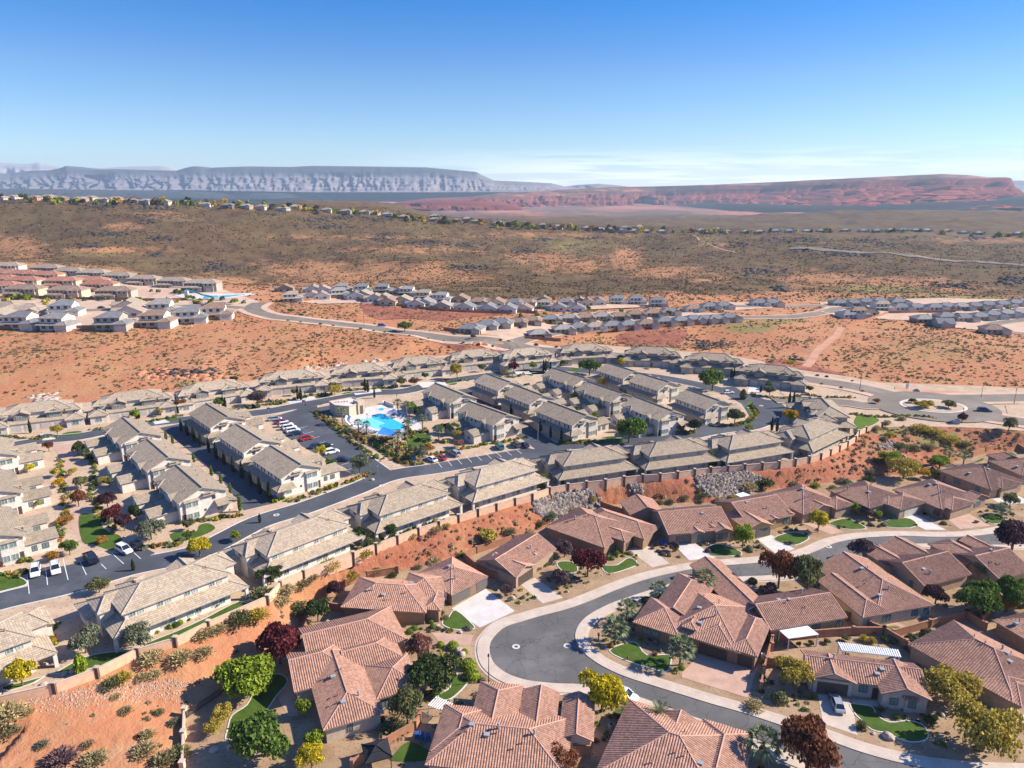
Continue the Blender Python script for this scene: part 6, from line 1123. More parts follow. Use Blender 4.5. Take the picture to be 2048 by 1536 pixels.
NB = [('a',1040,765,2.6,2,'tuft','straw','pale straw bush against the wall beyond the grass strip'), ('a',1240,760,2.6,2,'tuft','straw','second pale straw bush right along the wall'), ('a',1400,720,2,1.6,'tuft','straw','third pale straw bush below the wall lamps'), ('a',1400,590,2.2,1.6,'tuft','straw','straw bush above the third one along the wall'), ('a',1490,560,1.8,1.4,'tuft','straw','straw bush nearest the olive thicket'), ('a',1640,500,3,2.4,'tuft','olive','olive thicket left of the purple-red tree'), ('a',1760,470,2.6,2,'tuft','mustard','yellowish bush above the purple-red tree'), ('a',770,930,2,1.6,'tuft','olive','olive bush below the wall bend'), ('a',840,890,1.8,1.5,'tuft','mustard','yellow-green bush beside the pale wash stones'), ('a',970,880,1.4,1,'tuft','straw','straw bush on the wash edge'), ('a',1060,860,1.4,1,'tuft','straw','small straw bush in the tree shadow'), ('a',860,1110,1.3,1,'tuft','brush','brown bush mid red lot'), ('a',790,1010,1,.7,'tuft','straw','low straw bush beside the wash'), ('a',200,1110,1,.7,'tuft','straw','low pale bush at the wash end'), ('a',50,1160,3.4,2.4,'tuft','straw','big golden bush at the left edge'), ('a',60,1260,2,1.4,'tuft','brush','grey bush at the left edge below the golden one'), ('a',290,1340,1.2,.9,'tuft','sage','grey-green bush in the red lot'), ('a',600,1340,1.2,.9,'tuft','brush','brush bush right of the dirt track'), ('a',420,1460,3,2,'tuft','plum','big grey dead bush at the bottom'), ('a',640,1460,2.4,1.6,'tuft','brush','pale bush at the bottom right of the dead bush'), ('a',990,1390,2.2,1.7,'tuft','straw','straw bush left of the capped wall'), ('a',1010,1280,1.5,1.3,'tuft','straw','upper straw bush left of the capped wall'), ('a',1120,1460,2.4,1.8,'tuft','brush','brush bush at the wall foot'), ('a',1220,1420,2.2,1.8,'tuft','olive','olive bush against the wall foot'), ('a',940,1280,.7,.5,'tuft','rust','small rust bush beside the capped wall'), ('a',1190,1190,1.2,1,'tuft','sage','sage bush at the fence foot'), ('a',1090,1120,1,.9,'tuft','olive','small olive bush in tree shade'),
 ('b',80,330,3,2.2,'tuft','olive','large olive thicket below the townhouse wall'), ('b',250,300,2.6,2,'tuft','straw','straw thicket right of the olive thicket'), ('b',360,250,2,1.5,'tuft','brush','brush bush below the wall'), ('b',330,420,2.6,2,'tuft','olive','green thicket left of the dark tree'), ('b',220,370,2.2,1.6,'tuft','straw','pale thicket behind the purple-red tree'), ('b',430,200,1.6,1.2,'tuft','brush','brush bush on the bank'), ('b',545,130,2.6,2.2,'tuft','mustard','yellow bush against the townhouse wall'), ('b',780,45,2.4,2,'tuft','mustard','yellow bush below the wall post'), ('b',700,195,2,1.6,'tuft','mustard','yellow bush above the clay wall'), ('b',865,160,1.6,1.3,'tuft','olive','dark bush behind the clay wall'), ('b',975,185,1.2,1.1,'tuft','dark','green bush behind the twin garage house'), ('b',1440,45,1,.9,'tuft','lime','lime bush at the wall corner'), ('b',1260,85,2,1.1,'tuft','straw','straw bush on the bank crest'), ('b',1150,125,1.3,1,'tuft','brush','brush bush above the twin garage roof'),
 ('f',1630,1235,3.2,2.4,'bush','mustard','round yellow bush on the red bank'), ('f',1800,1225,1.8,1.4,'tuft','sage','sage bush above the chimney roof'), ('f',1900,1190,2,1.4,'tuft','straw','straw bush left of the round boulders'), ('f',1270,1170,2,1.4,'tuft','straw','straw bush below the wall posts'), ('f',1110,1210,1.4,1.1,'tuft','mustard','yellow bush at a wall post'), ('f',1340,1140,1.6,1.2,'tuft','mustard','yellow brush below the fifth townhouse'), ('g',630,960,1.6,1.6,'tuft','mustard','yellow-green bush at the riprap edge'), ('g',340,1080,2.4,1.6,'tuft','sage','sage thicket below the riprap'), ('g',500,1040,2,1.4,'tuft','straw','straw thicket below the riprap'), ('g',270,1130,2,1.3,'tuft','olive','olive thicket beside the chimney roof'), ('g',70,1180,2,1.3,'tuft','brush','brush thicket left of the chimney roof'), ('g',1160,980,1.6,1.3,'tuft','sage','sage bush on the red bank middle'), ('g',1090,980,1.4,1.1,'tuft','brush','brush bush left of the sage bush'), ('g',1260,945,1.6,1,'tuft','brush','brush bush on the bank'), ('g',1380,935,2,1.2,'tuft','olive','olive bush left of the large riprap'), ('g',1370,975,1.2,.9,'tuft','sage','grey bush under the olive bush'), ('g',1500,970,2,1.3,'tuft','straw','straw bush under the large riprap'), ('g',1690,880,3.4,2,'tuft','straw','pale thicket right of the large riprap'), ('g',1800,870,3,2.2,'bush','dark','dark thicket right of the large riprap'), ('g',1590,950,1.6,1.2,'tuft','mustard','yellowish bush beside the patio cover'), ('h',480,860,1.8,1.4,'tuft','brush','brush bush right of the dark thicket'), ('h',620,870,1.8,1.5,'tuft','lime','yellow-green bush behind the brown roofs'), ('h',740,880,1.4,1.1,'tuft','lime','small lime bush behind the brown roofs'), ('h',820,840,2.4,1.4,'tuft','sage','sage thicket in the wash'), ('h',980,830,2.4,1.6,'tuft','dark','dark green thicket in the wash'), ('h',1000,770,2,1.1,'tuft','sage','blue-grey bush in the wash'), ('h',1050,700,2,1.3,'tuft','olive','olive bush under the wash tree'), ('h',1340,480,4,2,'tuft','mustard','yellow thicket at the top of the wash'), ('h',1440,510,4,2.2,'tuft','mustard','second yellow thicket along the wash'), ('h',1540,560,4,2.2,'tuft','mustard','third yellow thicket along the wash'), ('h',1640,590,3,1.8,'tuft','olive','olive thicket along the wash'), ('h',1200,600,3,1.6,'tuft','olive','olive thicket left in the wash'), ('h',1290,610,3,1.4,'tuft','olive','olive thicket mid wash'), ('h',1400,600,3,1.4,'tuft','brush','brush thicket mid wash'), ('h',1130,520,2,1.5,'tuft','mustard','yellow bush below the bright lawn wall'), ('h',1090,550,1.6,1.2,'tuft','sage','sage bush on the pale red slope'), ('h',1035,480,2,1.8,'tuft','straw','straw bush at the wall end'), ('h',1110,440,1.8,1.6,'tuft','straw','straw bush on the slope crest'), ('h',1215,410,1.8,1.6,'tuft','straw','straw bush beside the boulevard slope')]
for zc, x, y, r, hh, kind, color, lab in NB: shrub(foot(zc, x, y), r, hh, kind, color, lab, 'wild bushes on the red ground', 'wild_bush', 'bush')
# small planting in the townhouse beds
BEDS = []
def beds(zc, L, n, lab, grp, cols, r=(.35, .75), jit=.9):
    P = [atz(px(zc, *p), ZP) for p in L]; seg_ = [np.hypot(*(b-a)[:2]) for a, b in zip(P[:-1], P[1:])]; T = sum(seg_)
    n = int(n*3)
    for k in range(n):
        s = T*(k+RV.random()*.8)/n; i = 0
        while i < len(seg_)-1 and s > seg_[i]: s -= seg_[i]; i += 1
        q = P[i]+(P[i+1]-P[i])*min(1, s/seg_[i]); rr = r[0]+(r[1]-r[0])*RV.random()*(1.5 if k % 5 == 0 else 1)
        BEDS.append(((q[0]+RV.uniform(-jit, jit), q[1]+RV.uniform(-jit, jit), ZP), rr, rr*RV.uniform(.9, 1.4), RV.choice(['ball', 'ball', 'bush', 'tuft']), RV.choice(cols), lab, grp))
CG = ['green', 'olive', 'dark', 'lime', 'mustard', 'sage', 'orange']
for zc, L, n, lab in [('e', [(430,680),(410,760),(450,950),(420,1180),(480,1300)], 26, 'low shrub in the bed between the left wings and the garden path'), ('e', [(600,620),(640,760),(620,930),(700,1080),(800,1180)], 26, 'low shrub in the bed between garden path and garden wings'), ('e', [(950,1290),(1150,1270),(1230,1260),(1300,1180)], 12, 'low shrub in the gravel by the round lawn'), ('e', [(1240,1110),(1440,1090),(1650,1060)], 14, 'clipped shrub below the white end wall of the nearest garden townhouse'), ('f', [(140,960),(300,960),(480,900),(700,820),(850,770)], 22, 'clipped shrub in the gravel along the white end wall at the pool road'), ('f', [(420,350),(560,450),(700,560),(900,690)], 30, 'shrub in the bed between pool fence and pool road'), ('f', [(860,590),(960,640),(1080,700),(1180,710)], 24, 'shrub in the tip of the pool garden'), ('f', [(1220,650),(1450,610),(1650,570),(1900,530)], 18, 'shrub in the bed behind the parking bays'), ('f', [(1060,460),(1150,560),(1300,560),(1450,560)], 16, 'shrub beside the pool lawn'), ('g', [(430,570),(600,560),(750,560)], 14, 'shrub in the bed before the right alley end walls'), ('g', [(1000,520),(1200,490),(1330,500)], 14, 'shrub in the bed before the white end wall by the feathery tree'), ('g', [(1480,440),(1600,450),(1700,420),(1750,360),(1720,310)], 22, 'shrub on the gravel inside the curved road'), ('h', [(180,235),(400,270),(560,240),(700,260),(880,260)], 26, 'shrub on the gravel outside the curved road'), ('h', [(870,370),(1060,390),(1250,385),(1450,400)], 20, 'shrub on the gravel between bright lawn and roundabout'), ('a', [(1090,550),(1250,480),(1420,400),(1480,375)], 11, 'round shrub in the bed under the nearest townhouse windows'), ('f', [(340,1420),(600,1320)], 8, 'round shrub under the second townhouse windows'), ('f', [(900,1230),(1180,1130),(1330,1080)], 10, 'round shrub under the third townhouse windows'), ('f', [(1640,975),(1860,900)], 8, 'round shrub under the fourth townhouse windows'), ('g', [(480,850),(800,800)], 10, 'small shrub under the first taupe townhouse'), ('g', [(1080,775),(1380,730)], 9, 'small shrub under the second taupe townhouse'), ('g', [(1650,700),(1900,660)], 9, 'small shrub under the third taupe townhouse'), ('h', [(520,640),(780,560),(820,520)], 12, 'small shrub at the white-fronted townhouse'), ('e', [(0,520),(200,540),(420,520)], 8, 'shrub before the first desert edge townhouse'), ('e', [(620,480),(800,460),(1080,410),(1250,380)], 16, 'shrub before the second desert edge townhouse'), ('e', [(1500,350),(1800,310),(1950,290)], 12, 'shrub before the third desert edge townhouse'), ('f', [(60,290),(240,280),(450,240),(560,235)], 16, 'shrub before the fourth desert edge townhouse'), ('f', [(620,215),(900,190),(1000,185)], 14, 'shrub before the fifth desert edge townhouse'), ('f', [(1280,150),(1500,140),(1700,125),(1900,100)], 14, 'shrub before the sixth desert edge townhouse'), ('a', [(60,170),(130,180),(160,140)], 6, 'round shrub beside the lawn by the white parked vehicles'), ('a', [(0,110),(80,80),(220,70)], 8, 'shrub behind the white parked vehicles'), ('a', [(240,700),(330,680),(330,560),(380,500)], 10, 'shrub in the shaded side yard')]:
    beds(zc, L, n, lab, 'bed shrubs of the townhouses', CG)
BEDS.sort(key=lambda b: math.hypot(b[0][0], b[0][1])/b[1])
for b in BEDS[:112]: shrub(*b)
def mass(name, items, seed, quads=46):
    """many small plants grown together in ONE mesh, one material per colour"""
    rg = np.random.default_rng(seed); cols = sorted({b[4] for b in items}); Vs = []; mi = []
    for b in items:
        p, r, hh = b[0], b[1], b[2]; d = rg.normal(size=(quads, 3)); d /= np.linalg.norm(d, axis=1)[:, None]; d[:, 2] = np.abs(d[:, 2]); V, F = leaves(d*(.75+.3*rg.random((quads, 1))), d, .3, rg, .6)
        Vs.append(V*np.array([r, r, hh])+np.array(p)); mi += [cols.index(b[4])]*quads
    V = np.concatenate(Vs); me = np_mesh(name, V, np.arange(len(V)).reshape(-1, 4), ['leaf_'+c for c in cols]); me.polygons.foreach_set('material_index', np.array(mi, 'i')); o = link(name, me); o['kind'] = 'stuff'; return o
mass('bed_planting', BEDS[112:], 5)
def bed_fill(zc, L, n, seed, r=(.3, .8), cols=('olive', 'brush', 'dark', 'mustard', 'straw', 'rust', 'green')):
    P = np.array([atz(px(zc, *p), ZP)[:2] for p in L]); rg = np.random.default_rng(seed); lo, hi = P.min(0), P.max(0); X = lo+(hi-lo)*rg.random((n*5, 2)); X = X[sdist(P, X) < -.3][:n]
    return [((x, y, ZP), rr := r[0]+(r[1]-r[0])*rg.random(), rr*(.8+.8*rg.random()), '', cols[rg.integers(len(cols))]) for x, y in X]
mass('pool_planting', bed_fill('P', [(220,420),(480,640),(900,880),(1150,1000),(1400,1160),(1700,1300),(1880,1260),(1980,1120),(1800,1010),(1620,900),(1480,840),(1150,800),(960,750),(700,650),(560,550),(330,410)], 420, 6)+bed_fill('P', [(1650,780),(1750,740),(1990,680),(2048,760),(1900,760),(1780,780),(1700,880),(1620,860)], 60, 7), 8)
YL = ['olive', 'green', 'sage', 'lime', 'plum', 'brush']
def yard(zc, pts, lab):
    for x, y in pts:
        p = foot(zc, x, y); rr = RV.uniform(.4, .9); shrub(p, rr, rr*RV.uniform(.8, 1.3), RV.choice(['ball', 'bush', 'tuft']), RV.choice(YL), lab, 'front yard plants of the lower street')
yard('g', [(700,1335),(740,1330),(760,1360),(840,1340),(860,1320),(890,1325),(800,1330),(930,1345),(730,1370)], 'rounded plant in the front bed of the porch house'); yard('g', [(1040,1290),(1080,1310),(1130,1280),(1110,1330),(1060,1270)], 'plant between the porch house and the wide pale driveway'); yard('g', [(1420,1310),(1440,1300),(1470,1310),(1395,1220),(1410,1230),(1680,1300),(1700,1290)], 'plant around the lawn of the blue bin house'); yard('h', [(100,1340),(150,1300),(180,1310),(240,1280),(250,1270)], 'plant at the ochre house driveway'); yard('h', [(430,1150),(490,1170),(560,1195),(420,1250),(450,1260),(530,1130)], 'plant around the lawn of the round street tree house'); yard('h', [(760,1080),(790,1140),(820,1145),(860,1090),(920,1110),(950,1120),(1000,1130),(1060,1140),(1090,1130),(1310,1130),(1130,1080),(1070,1060)], 'plant in the upper bend front beds'); yard('h', [(1500,1120),(1490,1090),(1790,1060),(1750,1040),(1720,1110),(1800,1110),(1840,1000)], 'plant beside the pink paved driveway')
yard('c', [(310,110),(270,130),(255,140)], 'plant at the small gabled house wall'); yard('c', [(1020,620),(960,620),(1060,640),(1090,690),(900,600)], 'plant in the shaded bed of the corner house'); yard('b', [(1310,440),(1330,470),(1290,545),(1330,550),(1370,555)], 'plant by the twin garage house lawn'); yard('d', [(1100,1070),(1210,1090),(1040,1090),(1240,1150),(1180,1150)], 'plant in the shaded bed of the grey-walled house')
# low ground planting and small stones scattered over the lower yards
def yard_points(n, seed, lo, hi):
    rg = np.random.default_rng(seed); S = np.array(OUT+INN); k = rg.integers(len(S), size=n*6); X = S[k]+rg.normal(size=(n*6, 2))*hi; ok = sdist(PL, X) < -.6
    SP_ = np.array(OUT+INN[::-1]); ok &= sdist(SP_, X) > lo; d = np.min(np.hypot(X[:, None, 0]-S[None, ::2, 0], X[:, None, 1]-S[None, ::2, 1]), 1); ok &= d > lo
    for q in HOUSES: ok &= sdist(q, X) > .3
    for q in KEEP: ok &= sdist(q, X) > .25
    return X[ok][:n]
_c = ['olive', 'sage', 'green', 'brush', 'straw', 'rust', 'dark', 'lime', 'mustard']
mass('yard_planting', [((x, y, 0), rr := RV.uniform(.18, .55), rr*RV.uniform(.7, 1.5), '', RV.choice(_c)) for x, y in yard_points(620, 31, 3.1, 9)], 33, 40)
# ---------------------------------------------------------------- desert scrub, rocks
for nm_, st, dk in [('scrub', [(0, (.12, .105, .05)), (.3, (.19, .155, .07)), (.55, (.25, .19, .095)), (.8, (.30, .225, .15)), (1, (.42, .31, .14))], ((.09, .08, .04), (.26, .19, .09))), ('scrub_hill', [(0, (.085, .064, .032)), (.4, (.14, .105, .05)), (.7, (.19, .13, .065)), (1, (.28, .19, .085))], ((.07, .052, .028), (.16, .11, .055)))]:
    t = MT(nm_, .9, .05); k = t.attr('tone'); base = t.mix(t.noise(3, 2, .6), t.ramp(k, st), t.ramp(k, [(0, dk[0]), (1, dk[1])])); t.col(base); tr = t.n('ShaderNodeBsdfTranslucent'); t.l(base, tr.inputs[0]); ms = t.n('ShaderNodeMixShader'); ms.inputs[0].default_value = .3; t.l(t.b.outputs[0], ms.inputs[1]); t.l(tr.outputs[0], ms.inputs[2]); t.l(ms.outputs[0], t.out.inputs[0]); M[nm_] = t.m
def scatter_ok(X, road=True):
    ok = np.ones(len(X), bool); ok &= sdist(PU, X) > 1.2; ok &= sdist(PL, X) > .8
    for P in PADS: ok &= sdist(P, X) > 0
    for P, w in ROADS:
        d = np.full(len(X), 1e9)
        for a, b in zip(P[:-1:2], P[2::2]):
            e = b-a; w_ = X-a; tt = np.clip((w_@e)/(e@e+1e-9), 0, 1); r = w_-tt[:, None]*e; d = np.minimum(d, (r*r).sum(1))
        ok &= np.sqrt(d) > w
    c = np.array(rc[:2]); ok &= np.hypot(*(X-c).T) > 24; return ok
def scrub(name, dmin, dmax, area_per, quads, rad, seed, dens=None):
    rg = np.random.default_rng(seed); A = (dmax**2-dmin**2)*R(41); n = int(A/area_per); D = np.sqrt(dmin**2+(dmax**2-dmin**2)*rg.random(n)); a = (rg.random(n)*2-1)*R(41)
    X = np.stack([D*np.sin(a), D*np.cos(a)], 1); X = X[scatter_ok(X)]
    cl = fbm(X[:, 0]/25, X[:, 1]/25, 4)+.5*fbm(X[:, 0]/6, X[:, 1]/6, 2); X = X[cl*1.7+.22*rg.normal(size=len(X)) > (-.10 if dens is None else dens)]; X = X[~((X[:, 0] < -36) & (X[:, 1] < 122) & (rg.random(len(X)) < .85))]
    Z = hgt(X); n = len(X); r = rad[0]+(rad[1]-rad[0])*rg.random(n)**2; d = rg.normal(size=(n, quads, 3)); d /= np.linalg.norm(d, axis=2)[..., None]; d[..., 2] = np.abs(d[..., 2])*.8
    c = np.column_stack([X, Z-.05]); P = (c[:, None]+d*(r[:, None, None]*(.55+.5*rg.random((n, quads, 1))))).reshape(-1, 3); dn = d.reshape(-1, 3)+np.array([.35, 0, .7]); dn /= np.linalg.norm(dn, axis=1)[:, None]; V, F = leaves(P, dn, 1, rg, .62); cc = np.repeat(P, 4, 0); V = cc+(V-cc)*np.repeat(np.repeat(r, quads), 4)[:, None]*(.42 if quads > 8 else .6)
    tone = np.repeat(np.repeat(rg.random(n), quads), 4); o = link(name, np_mesh(name, V, F, 'scrub' if dmin < 470 else 'scrub_hill', {'tone': tone})); o['kind'] = 'stuff'; return n
ns = [scrub('desert_scrub', 85, 235, 3.8, 26, (.18, .62), 1), scrub('desert_scrub', 235, 480, 3.8, 11, (.3, .95), 2), scrub('desert_scrub', 480, 800, 8, 6, (.4, 1.1), 3), scrub('desert_scrub', 800, 1500, 22, 4, (.6, 1.6), 4)]
def bank_scrub(n, seed):
    rg = np.random.default_rng(seed); X = np.stack([rg.uniform(-44, 190, n*8), rg.uniform(95, 240, n*8)], 1); a, b = sdist(PU, X), sdist(PL, X); X = X[(a > .8) & (b > .5) & (a+b < 55)][:n]
    return [((x, y, z-.05), rr := rg.uniform(.2, .75), rr*rg.uniform(.7, 1.2), '', ['brush', 'straw', 'olive', 'sage', 'brush', 'plum'][rg.integers(6)]) for (x, y), z in zip(X, hgt(X))]
mass('bank_scrub', bank_scrub(1000, 51), 52, 34)
def rocks(name, X, size, mat, seed, dz=0, flat=.7):
    rg = np.random.default_rng(seed); base = np.array([(-1,-1,-1),(1,-1,-1),(1,1,-1),(-1,1,-1),(-1,-1,1),(1,-1,1),(1,1,1),(-1,1,1)])*.5; fc = np.array([(0,1,5,4),(1,2,6,5),(2,3,7,6),(3,0,4,7),(4,5,6,7)])
    n = len(X); Z = hgt(X)+dz; s = size[0]+(size[1]-size[0])*rg.random(n)**2; a = rg.random(n)*6.28; v = base[None]*(1+.5*(rg.random((n, 8, 3))-.5)); v = v*np.where(base[None, :, 2:] > 0, .72, 1.1)*np.array([1, 1, flat]); x = v[..., 0]*np.cos(a)[:, None]-v[..., 1]*np.sin(a)[:, None]; y = v[..., 0]*np.sin(a)[:, None]+v[..., 1]*np.cos(a)[:, None]
    V = np.stack([x, y, v[..., 2]], -1)*s[:, None, None]+np.column_stack([X, Z])[:, None]; F = (fc[None]+np.arange(n)[:, None, None]*8).reshape(-1, 4); o = link(name, np_mesh(name, V.reshape(-1, 3), F, mat)); o['kind'] = 'stuff'; return o
def in_poly(L, zc, n, seed, zlev=None):
    P = np.array([at(px(zc, *p))[:2] for p in L]); rg = np.random.default_rng(seed); lo, hi = P.min(0), P.max(0); X = lo+(hi-lo)*rg.random((n*4, 2)); return X[sdist(P, X) < .2+.8*rg.normal(size=n*4)][:n]
t = MT('riprap_stone', .9, .1); t.col(t.mix(t.island(), (.085, .068, .06), (.30, .245, .21))); M['riprap_stone'] = t.m
t = MT('wash_stone', .9, .1); t.col(t.mix(t.island(), (.28, .17, .12), (.47, .35, .27))); M['wash_stone'] = t.m
rocks('riprap', in_poly([(225,985),(330,960),(480,935),(580,905),(680,920),(700,975),(600,1010),(470,1040),(340,1060),(250,1040)], 'g', 1500, 1), (.45, 1.2), 'riprap_stone', 2, .05)
rocks('riprap', in_poly([(1330,800),(1450,780),(1600,770),(1740,775),(1780,820),(1740,860),(1620,880),(1560,910),(1470,930),(1420,900)], 'g', 2000, 3), (.5, 1.3), 'riprap_stone', 4, .05)
rocks('riprap', in_poly([(880,850),(950,845),(970,880),(930,905)], 'g', 160, 5), (.4, .9), 'riprap_stone', 6, .05); rocks('riprap', in_poly([(1050,590),(1150,555),(1240,570),(1100,610)], 'h', 260, 7), (.4, 1), 'riprap_stone', 8, .05)
rocks('wash_stones', in_poly([(150,1040),(300,1000),(600,955),(800,925),(950,905),(1200,900),(1300,900),(1150,930),(800,970),(640,985),(330,1030),(180,1060)], 'a', 1500, 9), (.1, .34), 'wash_stone', 10, 0)
rocks('wash_stones', in_poly([(230,1105),(420,1075),(640,1035),(860,990),(1090,980),(1250,970),(1350,1000),(1250,1010),(1080,995),(850,1005),(650,1052),(430,1092)], 'a', 800, 11), (.1, .3), 'wash_stone', 12, 0)
def lava():
    X = []; rg = np.random.default_rng(21)
    for x, y, rx, ry, v in DARK_B:
        n = int(15*v*rx*ry/60)+10; q = np.stack([x+rg.normal(size=n)*rx*.5, y+rg.normal(size=n)*ry*.45], 1)
        for p in q: w = at(p); X.append(w[:2])
    return np.array(X)
X = lava(); D = np.hypot(*X.T); ok = scatter_ok(X); near = (D < 520) & ok; far = (D >= 520) & ok
rocks('lava_outcrop', X[near], (.6, 2.6), 'lava_rock', 23, 0, .6); rocks('lava_outcrop', X[far], (1.5, 6.5), 'lava_rock', 24, 0, .55)
for L, n, s in [([(270,745),(330,738),(360,745),(460,755),(440,765),(330,760),(280,756)], 130, (1, 4)), ([(60,792),(110,785),(120,800),(80,806)], 60, (.8, 2.6)), ([(600,735),(700,722),(760,718),(700,735)], 60, (.8, 2.6)), ([(200,640),(440,632),(460,645),(300,660)], 120, (.6, 2))]: rocks('sandstone_ledge', in_poly(L, '', n, n), s, 'rock_pale' if n != 130 else 'red_dirt', n, 0, .5)
rocks('yard_stones', yard_points(700, 41, 3.0, 9), (.1, .42), 'wash_stone', 42, 0)
# yard boulders
BL = [('b',1430,690,.9,'pale boulder beside the hedge balls'), ('b',1450,715,.7,'lower pale boulder beside the hedge balls'), ('b',530,490,.6,'pale boulder between the lime balls'), ('b',1280,520,.5,'pale boulder at the lawn edge'), ('b',1435,565,.5,'dark-shadowed boulder at the driveway edge'), ('a',1460,1370,.7,'left pale boulder in the bottom yard'), ('a',1575,1355,.7,'right pale boulder in the bottom yard'), ('c',85,330,.7,'pinkish boulder beside the small purple tree'), ('c',1150,1150,.6,'boulder at the kerb beside the date palm'), ('d',1120,1280,.9,'flat boulder in the corner gravel'), ('d',1020,1255,.4,'small boulder in the corner gravel'), ('d',1490,1130,.5,'pale boulder under the palo verdes'), ('d',560,1080,.4,'boulder in the dry stream'), ('e',540,810,.6,'boulder at the shaded garden bed'), ('a',310,780,.6,'boulder left of the grass strip'), ('a',300,920,.6,'boulder inside the wall corner'), ('f',520,905,.6,'boulder on the gravel by the white end wall'), ('f',835,820,.6,'reddish boulder at the road corner'), ('f',1290,640,.6,'boulder beside the parking bays'), ('h',1320,215,1.4,'red boulder beside the desert track'), ('a',505,830,.8,'grey boulder on the grass edge'), ('a',440,850,.6,'smaller grey boulder on the grass edge'), ('g',1690,330,.6,'boulder on the curved road island'), ('h',1230,660,.8,'pale boulder in the wash')]
BM = []
for s in range(4):
    bm = bmesh.new(); bmesh.ops.create_icosphere(bm, subdivisions=2, radius=1); rg = np.random.default_rng(s)
    for v in bm.verts: q = np.array(v.co)*1.7+s*5; v.co *= .8+.5*(float(fbm(np.array([q[0]+q[2]]), np.array([q[1]-q[2]]), 3)[0])+.5); v.co.z *= .7
    me = bpy.data.meshes.new('boulder'); bm.to_mesh(me); bm.free(); me.materials.append(M['rock_pale']); BM.append(me)
for i, (zc, x, y, r, lab) in enumerate(BL): p = foot(zc, x, y); o = link('boulder', BM[i % 4], None, (p[0], p[1], p[2]+r*.2), i*1.3); o.scale = (r, r*.8, r); tag(o, lab, 'boulder', 'landscape boulders')
# ---------------------------------------------------------------- vehicles
def paint(n, c, metal=.3): t = MT(n, .28, .5); t.col(c); t.b.inputs['Metallic'].default_value = metal; t.b.inputs['Coat Weight'].default_value = .6; t.b.inputs['Coat Roughness'].default_value = .06; M[n] = t.m
for n, c in [('white', (.75,.75,.74)), ('silver', (.42,.44,.46)), ('black', (.012,.012,.014)), ('navy', (.02,.035,.08)), ('red', (.42,.015,.02)), ('maroon', (.22,.008,.02)), ('teal', (.02,.26,.30)), ('grey', (.10,.11,.12)), ('blue', (.04,.10,.28))]: paint('car_'+n, c, .0 if n == 'white' else .35)
simple('tyre', (.018,.018,.018)); simple('rim', (.4,.4,.42), .35, .5, metal=.8); glassy('car_glass', (.015,.02,.025), .05, .7); simple('lamp_red', (.35,.01,.01), .3, .5); simple('lamp_clear', (.65,.65,.62), .2, .5)
def loft(mb, S, mi=0):
    """S: stations (x, halfwidth, z0, z1, top halfwidth)"""
    rings = [[(x, -w, z0), (x, -w*1.0, z0+(z1-z0)*.55), (x, -tw, z1), (x, tw, z1), (x, w, z0+(z1-z0)*.55), (x, w, z0)] for x, w, z0, z1, tw in S]
    for a, b in zip(rings[:-1], rings[1:]):
        for i in range(6): j = (i+1) % 6; mb.face([a[i], b[i], b[j], a[j]][::-1], mi)
    mb.face(rings[0], mi); mb.face(rings[-1][::-1], mi)
